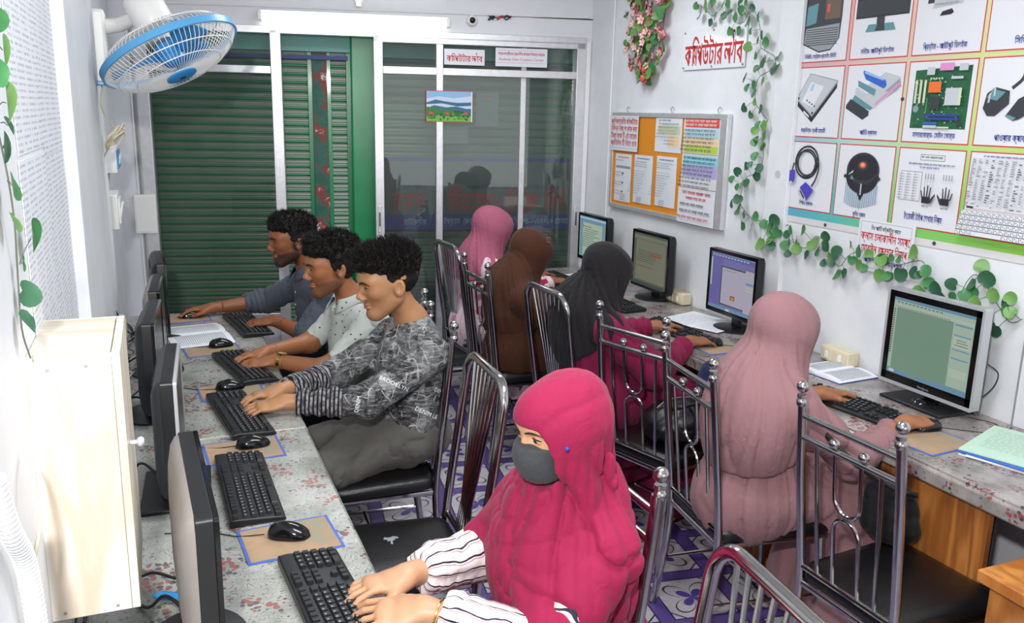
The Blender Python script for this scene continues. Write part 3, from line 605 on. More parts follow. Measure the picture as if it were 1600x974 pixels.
t, T, yz = monitor((2.50, 4.08, .75), PI, .385, .05, .37, 'black monitor with a dim olive text document beside the black headscarf', GN, scr='screen_dim')
ui(T, yz, t, [(0, 0, 1, .12, 'scr_olive'), (.0, .02, 1, .04, 'scr_dark'), (.5, .36, .9, .40, 'scr_red'), (.08, .13, .95, .92, 'scr_olive')]+word_lines(.15, .33, .9, 6, .04, 'scr_dark', .012)+word_lines(.15, .62, .7, 1, .04, 'scr_dark', .012, 4)+[(.55, .35, .9, .385, 'scr_red'), (0, .94, 1, 1, 'scr_dark')])
t, T, yz = monitor((2.50, 4.775, .75), PI, .385, .09, .385, 'farthest black monitor with a pale cyan text window by the glass door', GN, scr='screen_cyan')
ui(T, yz, t, [(0, 0, 1, .14, 'scr_blue'), (.0, .04, 1, .07, 'scr_white'), (.14, .16, .86, .95, 'scr_panel')]+word_lines(.2, .30, .82, 9, .05, 'scr_dark', .014, 9)+word_lines(.2, .22, .6, 1, .05, 'scr_red', .02, 3))
# ---------------------------------------------------------------- left wall
t = empty('wall_cabinet', (XL, 1.605, .905), 'small pale ash wood cabinet mounted on the left wall above the desk', 'cabinet')
w_, d_, h_ = .122, .27, .455
MB().box((w_/2, -d_/2+.006, h_/2), (w_, .012, h_)).build('near_side', 'pale_ash', t, bevel=.001)
MB().box((w_/2, d_/2-.006, h_/2), (w_, .012, h_)).build('far_side', 'pale_ash', t, bevel=.001)
MB().box((w_/2, 0, h_-.005), (w_-.002, d_-.024, .012)).build('top', 'pale_ash_top', t, bevel=.001)
MB().box((w_/2, 0, .006), (w_-.002, d_-.024, .012)).build('bottom', 'pale_ash_top', t, bevel=.001)
MB().box((.004, 0, h_/2), (.006, d_-.024, h_-.02)).build('back', 'pale_ash_top', t)
dr = MB().box((w_+.007, 0, h_/2), (.013, d_, h_)).build('door', 'pale_ash', t, bevel=.001)
MB().lathe([(.004, 0), (.004, .012), (.008, .015), (.009, .02), (.006, .024)], 12, M=Matrix.Translation((w_+.0135, -.085, h_*.62)) @ Matrix.Rotation(PI/2, 4, 'Y')).build('knob', 'aluminium', dr)
sc_ = MB()
for x, z in ((.02, .012), (.10, .010), (.03, h_-.02), (.085, h_-.018)): sc_.lathe([(.003, 0), (.003, .001)], 8, M=Matrix.Translation((x, -d_/2, z)) @ Matrix.Rotation(PI/2, 4, 'X'))
sc_.build('screw_heads', 'cable_grey', t)
# printed papers pasted on the left wall
def paper_text_mat():
    mt, nt, b = newmat('printed_columns'); tc = N(nt, 'ShaderNodeTexCoord'); s = N(nt, 'ShaderNodeSeparateXYZ'); nt.links.new(tc.outputs['Object'], s.inputs[0])
    rows = mth(nt, 'LESS_THAN', mth(nt, 'FRACT', mth(nt, 'MULTIPLY', s.outputs[2], 90.0)), .42)
    n = N(nt, 'ShaderNodeTexNoise', inp={'Scale': 120.0, 'Detail': 1.0}); mp = N(nt, 'ShaderNodeMapping'); mp.inputs['Scale'].default_value = (1, 1, .7); nt.links.new(tc.outputs['Object'], mp.inputs[0]); nt.links.new(mp.outputs[0], n.inputs[0])
    wd = mth(nt, 'GREATER_THAN', n.outputs[0], .47); cols = mth(nt, 'GREATER_THAN', mth(nt, 'FRACT', mth(nt, 'MULTIPLY', s.outputs[1], 9.0)), .16)
    f_ = mth(nt, 'MULTIPLY', mth(nt, 'MULTIPLY', rows, wd), mth(nt, 'MULTIPLY', cols, .5)); nt.links.new(mixc(nt, f_, '#dcdfe4', '#6a6d75'), b.inputs['Base Color']); b.inputs['Roughness'].default_value = .6
paper_text_mat()
for i, (y0, y1, z0, z1) in enumerate(((1.63, 2.0, 1.66, 2.16), (2.0, 2.38, 1.64, 2.16), (1.62, 2.0, 1.14, 1.655), (2.0, 2.37, 1.14, 1.64))):
    V = MB().box((0, 0, 0), (.0015, y1-y0-.004, z1-z0-.004)); o = V.build('printed_sheet', 'printed_columns', loc=(XL+.0015, (y0+y1)/2, (z0+z1)/2))
    tag(o, ('upper left', 'upper right', 'lower left', 'lower right')[i]+' sheet of the densely printed papers pasted on the left wall', 'paper', 'printed sheets on the left wall')
# wall fan
FC = Vector((.073, 3.51, 1.933))
_v = (FC-Vector((0, 0, CAM_H))).normalized(); _rt = _v.cross(Vector((0, 0, 1))).normalized(); _up = _rt.cross(_v); FN = (-.30*_v+.95*(.42*_rt-.907*_up)).normalized()      # face tipped down
t = empty('wall_fan', (XL, 3.67, 1.95), 'white wall fan with blue blades, blue band and wire guard at top left', 'fan'); o0 = Vector(t.location)
MB().box((.045, 0, 0), (.05, .10, .27)).build('wall_bracket', 'white_plastic', t, bevel=.012); MB().box((.045, 0, -.128), (.056, .104, .016)).build('bracket_trim', 'blue_plastic', t, bevel=.003)
FX = FN.orthogonal().normalized(); FY = FN.cross(FX); FM = Matrix((FX, FY, FN)).transposed().to_4x4(); FM.translation = FC-o0
pv = Vector((FC-o0))-FN*.13
MB().tube([(.06, 0, .075), (.12, -.01, .085), tuple(pv+Vector((-.03, .01, .02)))], [.028, .026, .022], 14).build('arm', 'white_plastic', t)
MB().ball(tuple(pv+Vector((-.04, .0, .02))), .034).build('swivel_joint', 'white_plastic', t)
MB().lathe([(.02, -.235), (.055, -.23), (.068, -.215), (.07, -.12), (.062, -.10), (.03, -.085), (.03, -.05)], 28, M=FM).build('motor_housing', 'white_plastic', t)
RR = .25; cg = MB(); wr = .0013
def polar(r, a, z): return FM @ Vector((r*math.cos(a), r*math.sin(a), z))
fp = [(.055, .085), (.12, .082), (.18, .066), (.225, .038), (.247, .010)]; bp_ = [(.05, -.085), (.12, -.080), (.19, -.062), (.235, -.03), (.247, -.008)]
for i in range(84):
    a = 2*PI*i/84
    for pr_ in (fp, bp_): cg.tube([polar(r, a, z) for r, z in pr_], wr, 4, cap=False)
for r, z in ((.16, .072), (.215, .046), (.055, .085), (.16, -.072), (.21, -.05)): cg.tube([polar(r, 2*PI*k/60, z) for k in range(60)], wr*1.6, 5, closed=True)
cg = cg.build('wire_guard', 'white_plastic', t); cg['kind'] = 'stuff'
bd = MB(); V = []; prof = [(.250, -.014), (.256, -.012), (.256, .012), (.250, .014)]
for k in range(72):
    for r, z in prof: V.append(polar(r, 2*PI*k/72, z))
bd.add(V, [(k*4+j, k*4+(j+1) % 4, ((k+1) % 72)*4+(j+1) % 4, ((k+1) % 72)*4+j) for k in range(72) for j in range(4)], 0, True).build('guard_band', 'fan_band', t)
MB().lathe([(.056, .086), (.056, .092), (.048, .096), (.02, .098)], 28, M=FM).build('guard_badge', 'blue_plastic', t)
MB().lathe([(.012, .0961), (.012, .099)], 12, M=FM).build('badge_centre', 'plastic_dark', t)
MB().lathe([(.045, -.03), (.045, .03), (.03, .045), (.01, .05)], 24, M=FM).build('hub', 'blue_plastic', t)
bl = MB(); V = []; F = []; nr, na = 7, 7
for i in range(nr+1):
    r = .035+.185*i/nr
    for j in range(na+1):
        q = (j/na-.5); wd = (.55+.55*math.sin(PI*min(1, i/nr*.85+.1)))*.75; a = q*wd+.25*(i/nr)
        V.append((r*math.cos(a), r*math.sin(a), -.03*q*2*(.6+.4*i/nr)))
F = [(i*(na+1)+j, (i+1)*(na+1)+j, (i+1)*(na+1)+j+1, i*(na+1)+j+1) for i in range(nr) for j in range(na)]
for k in range(3): MB().add(V, F, 0, True, FM @ Matrix.Rotation(2*PI*k/3+.6, 4, 'Z')).build('blade', 'blue_plastic', t)
for o in t.children:
    if o.name.startswith('blade'): s_ = o.modifiers.new('solid', 'SOLIDIFY'); s_.thickness = .002
# cables, conduit, switch boxes by the fan
def cable(name, pts, r, mat, label, seg=6, n=6, cat='cable', parent=None, group=None):
    o = MB().tube(smoothpath(pts, n), r, seg).build(name, mat, parent)
    if parent is None: tag(o, label, cat, group)
    return o
random.seed(12); pts = [(XL+.03, 3.70, 1.81)]
for i in range(26): q = i*1.35; pts.append((XL+.065+.035*math.sin(i*1.3+1), 3.82+.10*math.cos(q)*(.6+.4*math.sin(i)), 1.62+.055*math.sin(q)*(.7+.3*math.cos(i*1.7))))
pts += [(XL+.02, 3.95, 1.55), (XL+.01, 3.98, 1.50)]
cable('fan_cable', [(XL+.04, 3.69, 1.82), (XL+.035, 3.70, 1.72)]+pts[1:], .0028, 'socket_cream', 'cream fan cable coiled and hanging below the wall fan')
for y, r_ in ((3.66, .006), (3.80, .009), (4.02, .007)):
    cable('conduit', [(XL+.012, y, .8), (XL+.012, y, 1.4), (XL+.012, y, 2.0 if y > 3.7 else 1.8)], r_, 'pvc_white', {3.66: 'thinnest vertical conduit on the left wall, directly below the wall fan', 3.80: 'thickest vertical conduit on the left wall, just beyond the fan', 4.02: 'vertical conduit on the left wall running between the fan and switch boxes'}[y], 8, 1, 'conduit', None, 'conduits on the left wall')
for (y, z, h2, lb, swc) in ((4.48, 1.50, .12, 'white switch box with a blue-edged rocker under the coiled cable', 'blue_plastic'), (4.22, 1.29, .15, 'long white gang switch box below the blue-edged switch', 'white_plastic')):
    t = empty('switch_box', (XL, y, z), lb, 'switch'); MB().box((.022, 0, 0), (.044, .26, h2)).build('box', 'white_plastic', t, bevel=.004); MB().box((.048, 0, 0), (.008, .2, h2*.7)).build('switch_plate', swc, t, bevel=.002)
    for k in range(3): MB().box((.054, -.06+.06*k, .0), (.008, .025, h2*.4), rot=(0, R(10), 0)).build('rocker', 'white_plastic', t, bevel=.001)
t = empty('socket_box', (XL, 3.75, .86), 'small white socket box low on the left wall just beyond the cabinet', 'socket'); MB().box((.025, 0, 0), (.05, .12, .085)).build('box', 'white_plastic', t, bevel=.004); MB().box((.052, 0, 0), (.006, .1, .065)).build('face_plate', 'socket_cream', t, bevel=.002)
# ribbed hose at the bottom left
P_ = smoothpath([(XL+.015, 1.06, 1.33), (XL+.018, 1.10, 1.25), (XL+.02, 1.16, 1.18), (XL+.02, 1.19, 1.10), (XL+.02, 1.20, 1.0), (XL+.02, 1.20, .80)], 30)
hs = MB().tube(P_, [.0125+(.0013 if i % 3 == 0 else -.0005) for i in range(len(P_))], 14).build('ribbed_hose', 'pvc_white'); tag(hs, 'ribbed white plastic hose on the left wall below the cabinet', 'hose')
cable('wire_stub', [(XL+.02, 1.20, 1.14), (XL+.03, 1.24, 1.19), (XL+.02, 1.29, 1.25), (XL+.01, 1.33, 1.262)], .003, 'socket_cream', 'short cream wire branching from the ribbed hose')
# cables behind the left monitors
for i, (a, b) in enumerate(((1.60, .02), (1.74, .0), (2.30, -.03), (2.95, -.06), (3.45, -.06), (3.9, -.05))):
    r_ = random.Random(i); cable('monitor_cable', [(b-.02, a, .80), (b-.06, a+.05, .79+.03*r_.random()), (b-.10, a+.12, .758), (-.15, a+.25, .756), (-.18, a+.2+.2*r_.random(), .757), (-.19, a+.1, .758)], .0035, 'cable_black', ('black cable looping from the near end of the nearest left monitor', 'black cable looping behind the nearest left monitor, toward its far end', 'black cable behind the silver-fronted left monitor', 'black cable behind the middle left monitor', 'black cable behind the fourth left monitor, counted from the camera', 'black cable behind the farthest left monitor')[i], 7, 6, 'cable', None, 'cables behind the left monitors')
for i, y in enumerate((2.7, 2.9, 3.2, 3.5, 3.75)):
    r_ = random.Random(i+9); cable('loose_cable', [(-.19, y-.1, .95+.05*r_.random()), (-.16, y, .85), (-.13, y+.08, .80), (-.16, y+.15, .76), (-.11, y+.3, .757)], .003, ('cable_grey', 'cable_black', 'pvc_white')[i % 3], ('grey loose cable hanging at the left wall behind the silver-fronted monitor', 'black loose cable hanging at the left wall behind the middle monitor', 'white loose cable hanging at the left wall beyond the middle monitor', 'grey loose cable hanging at the left wall behind the fourth monitor', 'black loose cable hanging at the left wall near the farthest monitor')[i], 6, 6, 'cable', None, 'loose cables at the left wall')
pl_ = MB().tube([(-.005, 1.66, .80), (-.045, 1.68, .80), (-.06, 1.70, .79)], [.008, .009, .005], 10).build('vga_plug', 'blue_plastic'); tag(pl_, 'blue video plug behind the nearest left monitor', 'plug')
for mi_, (mx, my, ex, ey, tz) in enumerate(((.18, 1.955, .06, 2.02, 0), (.165, 2.55, .04, 2.60, 0), (.145, 3.13, .03, 3.2, 0), (.16, 3.73, .03, 3.8, 0), (.07, 4.32, .0, 4.36, 0))):
    cable('mouse_cable', [(mx, my, .758), ((mx+ex)/2, (my+ey)/2-.01, .7525), (ex, ey, .7525), (ex-.1, ey+.03, .7525)], .0014, 'cable_black', 'thin black cable of the mouse '+('nearest the camera', 'beyond the unused keyboard', 'beyond the printed-shirt man\'s keyboard', 'beside the open book', 'held by the man in slate blue')[mi_], 5, 5, 'cable', None, 'mouse cables on the left desk')
cable('mouse_cable', [(2.36, 1.97, .757), (2.42, 1.93, .753), (2.5, 1.88, .753), (2.58, 1.93, .753), (2.55, 2.02, .753)], .0014, 'cable_black', 'thin black mouse cable curling on the right desk near the papers')
cable('mouse_cable', [(2.29, 3.08, .757), (2.35, 3.06, .753), (2.45, 3.1, .753), (2.52, 3.2, .753)], .0014, 'cable_black', 'thin black mouse cable in front of the purple-screened monitor')
cable('monitor_cable', [(2.57, 2.02, .80), (2.61, 1.99, .86), (2.60, 1.97, .92), (2.57, 1.99, .95)], .002, 'cable_black', 'thin black loop of cable beside the silver-framed monitor')
cable('desk_cable', [(2.59, 1.82, .70), (2.57, 1.78, .5), (2.60, 1.75, .30), (2.52, 1.70, .12), (2.45, 1.6, .02)], .004, 'cable_grey', 'grey cable hanging down the wall under the right desk')
cable('desk_cable', [(2.60, 1.95, .66), (2.58, 1.90, .62), (2.61, 1.86, .55), (2.59, 1.92, .35)], .003, 'cable_black', 'black cable looping under the right desk')
# sockets on the right desk
for (x, y, lb) in ((2.60, 2.70, 'cream surface socket beside the open book on the right desk'), (2.60, 3.925, 'cream surface socket between the two far right monitors')):
    t = empty('socket_box', (x, y, .752), lb, 'socket', None); MB().box((0, 0, .032), (.06, .16, .062)).build('box', 'socket_cream', t, bevel=.005)
    for k in (-1, 1):
        MB().box((-.032, k*.038, .032), (.006, .06, .045)).build('face_plate', 'socket_cream', t, bevel=.002); MB().box((-.036, k*.038, .032), (.006, .018, .03)).build('socket_rocker', 'white_plastic', t, bevel=.002)
# ---------------------------------------------------------------- tube light, camera and wiring above the shop front
mt, nt, b = newmat('lit_tube'); b.inputs['Emission Color'].default_value = (1, 1, 1, 1); b.inputs['Emission Strength'].default_value = 7.0
t = empty('tube_light', tuple(B(-1.49, 2.275, -.03)), 'lit fluorescent tube light on the header above the shop front', 'light', None, BA)
MB().box((0, 0, .012), (1.13, .04, .045)).build('batten', 'white_plastic', t, bevel=.004); MB().tube([(-.545, -.035, -.012), (.545, -.035, -.012)], .017, 14).build('tube', 'lit_tube', t)
for s in (-1, 1): MB().box((s*.556, -.032, -.005), (.022, .05, .05)).build('lamp_holder', 'white_plastic', t, bevel=.003)
t = empty('dome_camera', tuple(B(-.778, 2.298, 0)), 'small white round security camera with black lens on the header', 'camera', None, BA)
MB().lathe([(.034, 0), (.036, .012), (.030, .03), (.02, .038)], 22, M=Matrix.Rotation(PI/2, 4, 'X')).build('body', 'white_plastic', t); MB().ball((0, -.032, 0), .020).build('lens', 'plastic_glossy', t)
P_ = [B(s, z, -.008) for s, z in ((-.75, 2.335), (-.68, 2.335), (-.64, 2.31), (-.66, 2.32), (-.58, 2.325), (-.50, 2.335), (-.3, 2.335), (0, 2.335), (.02, 2.33))]
cable('camera_wire', P_, .003, 'cable_black', 'thin dark wire running from the security camera to the corner')
for i, (s, z) in enumerate(((-.655, 2.318), (-.60, 2.322), (-.555, 2.325))):
    P_ = [B(s+.02*math.cos(q), z+.012*math.sin(q*1.3+i), -.014-.002*i) for q in np.linspace(0, 6, 14)]
    cable('wire_bundle', P_, .0035, ('cable_black', 'red_ink', 'cable_black')[i], ('black wire loop nearest the security camera', 'red wire loop beside the security camera', 'black wire loop farthest from the security camera')[i], 6, 3, 'wire', None, 'wire loops by the camera')
P_ = [B(s, z, -.008) for s, z in ((SL+.15, 2.325), (-2.2, 2.33), (-1.45, 2.335), (-.6, 2.338), (-.03, 2.345))]
cable('conduit', P_, .006, 'pvc_white', 'long white conduit along the header above the tube light', 8, 3, 'conduit')
t = empty('ceiling_rose', tuple(B(-1.47, 2.395, 0)), 'small white round junction fitting above the tube light', 'junction box', None, BA); MB().lathe([(.03, 0), (.03, .02), (.02, .035), (.012, .05)], 18, M=Matrix.Rotation(PI/2, 4, 'X')).build('body', 'white_plastic', t); MB().box((0, -.015, -.03), (.035, .03, .03)).build('stem', 'white_plastic', t, bevel=.003)
cable('conduit', [(XR-.008, 4.86, .76), (XR-.008, 4.86, 1.5), (XR-.008, 4.86, 2.6)], .006, 'pvc_white', 'vertical white conduit on the right wall near the corner', 8, 2, 'conduit')

t = empty('junction_box', tuple(B(-2.765, 1.10, -.02)), 'flat white box fixed across the left window jamb above the farthest monitor', 'junction box', None, BA)
MB().box((0, 0, 0), (.125, .022, .235)).build('box', 'white_plastic', t, bevel=.003); MB().box((0, -.012, 0), (.105, .004, .21)).build('lid', 'white_plastic', t, bevel=.001)
for s_ in (-2.80, -2.785): cable('conduit', [B(s_, .5, -.006), B(s_, 1.2, -.006), B(s_, 2.2, -.006)], .005, ('pvc_white', 'cable_grey')[s_ > -2.79], ('thin white conduit', 'thin grey cable')[s_ > -2.79]+' running down the wall beside the left window jamb', 7, 1, 'conduit' if s_ < -2.79 else 'cable')
# ---------------------------------------------------------------- implicit surfaces for people and cloth
F32 = np.float32
def _hash(ix, iy, iz, seed):
    h = (ix.astype(np.int64)*374761393+iy.astype(np.int64)*668265263+iz.astype(np.int64)*2147483647+seed*974711) & 0xffffffff
    h = ((h ^ (h >> 13))*1274126177) & 0xffffffff
    return ((h ^ (h >> 16)) & 0xffff).astype(F32)/65535.0
def vnoise(P, seed=0):
    I = np.floor(P).astype(np.int64); f = (P-I).astype(F32); f = f*f*(3-2*f); x, y, z = I.T; r = 0
    for a in (0, 1):
        for b in (0, 1):
            for c in (0, 1):
                w_ = (f[:, 0] if a else 1-f[:, 0])*(f[:, 1] if b else 1-f[:, 1])*(f[:, 2] if c else 1-f[:, 2]); r = r+w_*_hash(x+a, y+b, z+c, seed)
    return r
def smin(a, b, k):
    if k <= 0: return np.minimum(a, b)
    h = np.maximum(k-np.abs(a-b), 0)/k; return np.minimum(a, b)-h*h*k*.25
def smax(a, b, k): return -smin(-a, -b, k)
def cap(a, b, ra, rb=None, fl=None):
    a, b = np.array(a, F32), np.array(b, F32); rb = ra if rb is None else rb; d = b-a; L2 = max(1e-9, float(d@d))
    def f(P):
        v = P-a; t = np.clip(v@d/L2, 0, 1); q = v-t[:, None]*d
        if fl is not None:       # flatten: fl = (axis, factor) makes the section thinner along the axis
            ax = np.array(fl[0], F32); c = q@ax; q = q+np.outer(c*(1/fl[1]-1), ax)
        return np.sqrt((q*q).sum(1))-(ra+(rb-ra)*t)
    return f
def ell(c, r, M=None):
    c, r = np.array(c, F32), np.array(r, F32); Mn = None if M is None else np.array(M, F32)
    def f(P):
        q = P-c
        if Mn is not None: q = q@Mn
        k0 = np.sqrt(((q/r)**2).sum(1)); k1 = np.sqrt(((q/(r*r))**2).sum(1)); return k0*(k0-1)/np.maximum(k1, 1e-6)
    return f
def U(fs, k=.03):
    def f(P):
        d = fs[0](P)
        for g in fs[1:]:
            kk = k
            if isinstance(g, tuple): g, kk = g
            d = smin(d, g(P), kk)
        return d
    return f
def surf(f, lo, hi, h, lap=1):
    lo = np.array(lo, F32); n = np.ceil((np.array(hi)-lo)/h).astype(int)+1; Bk = 8; nb = np.ceil(n/Bk).astype(int); n = nb*Bk
    D = np.full(n, 1.0, F32)
    g = np.stack(np.meshgrid(*[np.arange(q) for q in nb], indexing='ij'), -1).reshape(-1, 3); cen = lo+(g*Bk+(Bk-1)/2).astype(F32)*h
    dc = f(cen.astype(F32)); near = np.abs(dc) < Bk*h*1.35
    off = np.stack(np.meshgrid(*[np.arange(Bk)]*3, indexing='ij'), -1).reshape(-1, 3)
    for i in np.where(~near & (dc < 0))[0]: a = g[i]*Bk; D[a[0]:a[0]+Bk, a[1]:a[1]+Bk, a[2]:a[2]+Bk] = -1
    G = g[near]
    for s in range(0, len(G), 400):
        idx = (G[s:s+400, None, :]*Bk+off[None]).reshape(-1, 3); D[idx[:, 0], idx[:, 1], idx[:, 2]] = f((lo+idx.astype(F32)*h).astype(F32))
    D[0] = D[-1] = 1; D[:, 0] = D[:, -1] = 1; D[:, :, 0] = D[:, :, -1] = 1
    S = D < 0; cnt = np.zeros(tuple(np.array(S.shape)-1), np.int8)
    for a in (0, 1):
        for b in (0, 1):
            for c in (0, 1): cnt += S[a:S.shape[0]-1+a, b:S.shape[1]-1+b, c:S.shape[2]-1+c]
    C = np.argwhere((cnt > 0) & (cnt < 8)); ids = np.full(cnt.shape, -1, np.int64); ids[tuple(C.T)] = np.arange(len(C))
    acc = np.zeros((len(C), 3)); num = np.zeros(len(C))
    cor = [(a, b, c) for a in (0, 1) for b in (0, 1) for c in (0, 1)]
    for p in cor:
        for ax in range(3):
            if p[ax]: continue
            q = list(p); q[ax] = 1; A = D[tuple((C+p).T)]; Bv = D[tuple((C+q).T)]; mk = (A < 0) != (Bv < 0); t = np.where(mk, A/np.where(mk, A-Bv, 1), 0)
            pt = np.tile(np.array(p, float), (len(C), 1)); pt[:, ax] = t; acc[mk] += pt[mk]; num[mk] += 1
    V = lo+(C+acc/num[:, None])*h; Q = []
    for ax in range(3):
        u, v = (ax+1) % 3, (ax+2) % 3; A = np.argwhere(np.diff(S, axis=ax)); A = A[(A[:, u] > 0) & (A[:, v] > 0)]
        A = A[(A[:, u] < cnt.shape[u]) & (A[:, v] < cnt.shape[v])]
        e = np.zeros(3, int); eu = e.copy(); eu[u] = 1; ev = e.copy(); ev[v] = 1
        q = np.stack([ids[tuple((A-eu-ev).T)], ids[tuple((A-ev).T)], ids[tuple(A.T)], ids[tuple((A-eu).T)]], 1)
        ins = S[tuple(A.T)]; q[~ins] = q[~ins][:, ::-1]; Q.append(q)
    Q = np.vstack(Q); Q = Q[(Q >= 0).all(1)]
    for _ in range(lap):
        s_ = np.zeros_like(V); c_ = np.zeros(len(V))
        for i in range(4):
            a, b = Q[:, i], Q[:, (i+1) % 4]
            for x in range(3): s_[:, x] += np.bincount(a, V[b, x], len(V))+np.bincount(b, V[a, x], len(V))
            c_ += np.bincount(a, minlength=len(V))+np.bincount(b, minlength=len(V))
        V = V*.5+.5*s_/np.maximum(c_, 1)[:, None]
    return V, Q
def fastmesh(name, parts, col=None):
    V = np.vstack([p[0] for p in parts]); o = 0; Q = []
    for p in parts: Q.append(p[1]+o); o += len(p[0])
    Q = np.vstack(Q); me = bpy.data.meshes.new(name); me.vertices.add(len(V)); me.vertices.foreach_set('co', V.astype(F32).ravel())
    me.loops.add(Q.size); me.loops.foreach_set('vertex_index', Q.astype(np.int32).ravel()); me.polygons.add(len(Q))
    me.polygons.foreach_set('loop_start', np.arange(0, Q.size, 4, dtype=np.int32)); me.polygons.foreach_set('loop_total', np.full(len(Q), 4, np.int32))
    me.update(calc_edges=True); me.validate(); me.polygons.foreach_set('use_smooth', np.ones(len(me.polygons), bool))
    if col is not None:
        a = me.color_attributes.new('Col', 'FLOAT_COLOR', 'POINT'); a.data.foreach_set('color', np.hstack([col, np.ones((len(col), 1))]).astype(F32).ravel())
    me.update(); return me
def part(name, me, mat, parent, off=None):
    me.materials.append(MATS[mat]); o = bpy.data.objects.new(name, me); COL.objects.link(o); o.parent = parent
    o.matrix_parent_inverse = Matrix.Translation(-Vector(parent.location)); return o
def V3(*a): return np.array(a, float)
def nrm(v): v = np.array(v, float); return v/np.linalg.norm(v)
def basis(fwd, up=(0, 0, 1)):
    x = nrm(fwd); y = nrm(np.cross(up, x)); z = np.cross(x, y); return np.stack([x, y, z], 1)       # columns: forward, left, up
def loc2(c, Bm, s, f):          # an sdf given in local space
    c = np.array(c, F32); Bm = np.array(Bm, F32)
    return lambda P: f(((P-c)@Bm)/s)*s
# ---- head, local: x forward, y left, z up, metres for a head 0.225 high
def head_fn(ears=True, slim=1.0, jaw=1.0):
    fs = [ell((-.018, 0, .030), (.098, .077*slim, .086)), (ell((.026, 0, -.030), (.061, .055*slim, .080)), .05), (ell((.052, 0, .030), (.045, .056*slim, .050)), .04),
          (ell((.070, 0, -.098*jaw), (.022, .023, .020)), .03)]
    for s in (-1, 1):
        fs += [(cap((-.008, s*.054*slim, -.052), (.058, s*.016, -.100*jaw), .017, .015), .03), (ell((.054, s*.040*slim, -.016), (.024, .018, .018)), .025),
               (cap((.082, s*.012, .026), (.072, s*.042, .026), .010, .009), .02)]
    base = U(fs, .03)
    def socket(P):
        d = base(P)
        for s in (-1, 1): d = smax(d, -ell((.102, s*.031, .006), (.021, .021, .013))(P), .014)
        for s in (-1, 1): d = smin(d, ell((.0765, s*.031, .0045), (.0155, .0165, .0125))(P), .004)
        
        nose = U([cap((.089, 0, .016), (.107, 0, -.022), .0070, .0090), (ell((.1075, 0, -.028), (.0115, .0105, .0095)), .009), (ell((.099, .012, -.035), (.011, .0075, .0075)), .008), (ell((.099, -.012, -.035), (.011, .0075, .0075)), .008)], .01)
        d = smin(d, nose(P), .010)
        for s in (-1, 1): d = smax(d, -ell((.103, s*.007, -.0415), (.006, .0035, .003))(P), .003)
        d = smin(d, ell((.0885, 0, -.0575), (.0090, .0215, .0055))(P), .007); d = smin(d, ell((.0875, 0, -.0685), (.0095, .0185, .0066))(P), .007)
        d = smax(d, -ell((.102, 0, -.0628), (.010, .020, .0014))(P), .003)
        if ears:
            for s in (-1, 1):
                Mx = np.array(Euler((0, R(-12), s*R(-22))).to_matrix()); e = ell((-.014, s*.083*slim, -.008), (.020, .0075, .031), Mx)(P); e = smax(e, -ell((-.009, s*.0915*slim, -.004), (.012, .0085, .021), Mx)(P), .003); d = smin(d, e, .008)
        return d
    return socket
def skin_colour(L, base, lips='#8a4a44', stubble=0.0, brow=False):
    b = np.array(srgb(base)[:3]); c = np.tile(b, (len(L), 1)); lp = np.array(srgb(lips)[:3])
    m_ = np.exp(-(((L[:, 0]-.094)/.016)**2+(L[:, 1]/.022)**2+((L[:, 2]+.0625)/.0105)**2)**2)[:, None]; c = c*(1-.8*m_)+lp*.8*m_
    r_ = np.exp(-(((L[:, 0]-.07)/.03)**2+((np.abs(L[:, 1])-.04)/.02)**2+((L[:, 2]+.02)/.02)**2))[:, None]; c = c*(1-.15*r_)+c*np.array([1.15, .85, .8])*.15*r_
    if stubble:
        x, y, z = L.T; jl = np.clip((-.045-z-.25*(x-.05))/.012, 0, 1)*np.clip((x+.03)/.02, 0, 1)*(np.abs((z+.063)/.012)**2+(np.clip(np.abs(y)/.024, 0, 9))**2 > 1)
        sb = np.clip((x+.012)/.01, 0, 1)*np.clip((.022-x)/.012, 0, 1)*np.clip((.01-z)/.015, 0, 1)*(z > -.09); mo = np.exp(-(((z+.049)/.0045)**2+(y/.026)**2))*(x > .07)*1.3
        k = np.clip(np.maximum(np.maximum(jl*.95, sb*.95), mo), 0, 1)*stubble*1.1*(z > -.125)*(.75+.5*vnoise(L*400, 5)); k = np.clip(k, 0, .95)[:, None]; c = c*(1-k)+np.array(srgb('#1d1613')[:3])*k
    return c
# ---- hand, local: x fingers, y towards the thumb, z back of the hand; wrist at the origin
def hand_fn(curl=1.0, spread=1.0, thumb=1.0, s=1.0):
    fs = [ell((.045, -.002, .0), (.056, .040, .0155)), (cap((.0, .0, .002), (.03, .0, .002), .024, .024, ((0, 0, 1), .72)), .02), (ell((.030, .026, -.006), (.030, .017, .015)), .015), (ell((.082, .0, .003), (.018, .040, .012)), .012)]
    tips = []
    for i, (y, L_, r_) in enumerate(((.031, .073, .0078), (.0100, .081, .0080), (-.0110, .075, .0076), (-.0310, .058, .0068))):
        p = np.array([.086, y, .004]); yaw = (y*5.0)*spread; bend = R((8, 4, 8, 14)[i])*curl; seg = (L_*.48, L_*.30, L_*.22)
        for j, (l, add) in enumerate(zip(seg, (6, 30, 22))):
            bend += R(add)*curl; d = np.array([math.cos(bend)*math.cos(yaw), math.sin(yaw)*math.cos(bend), -math.sin(bend)]); q = p+d*l
            fs.append((cap(p, q, r_*(1-.07*j), r_*(1-.07*(j+1))), .0015)); p = q
        tips.append((p, d, r_))
    p0, p1, p2, p3 = (.018, .022, -.006), (.048, .050, -.014), (.076, .054, -.020), (.098, .050, -.026)
    fs += [(cap(p0, p1, .0145, .0115), .012), (cap(p1, p2, .0110, .0098), .004), (cap(p2, p3, .0096, .0080), .004)]
    return U(fs, .008), tips
def mirror(f): return lambda P: f(P*np.array([1, -1, 1], F32))
SKIN = ['skin']
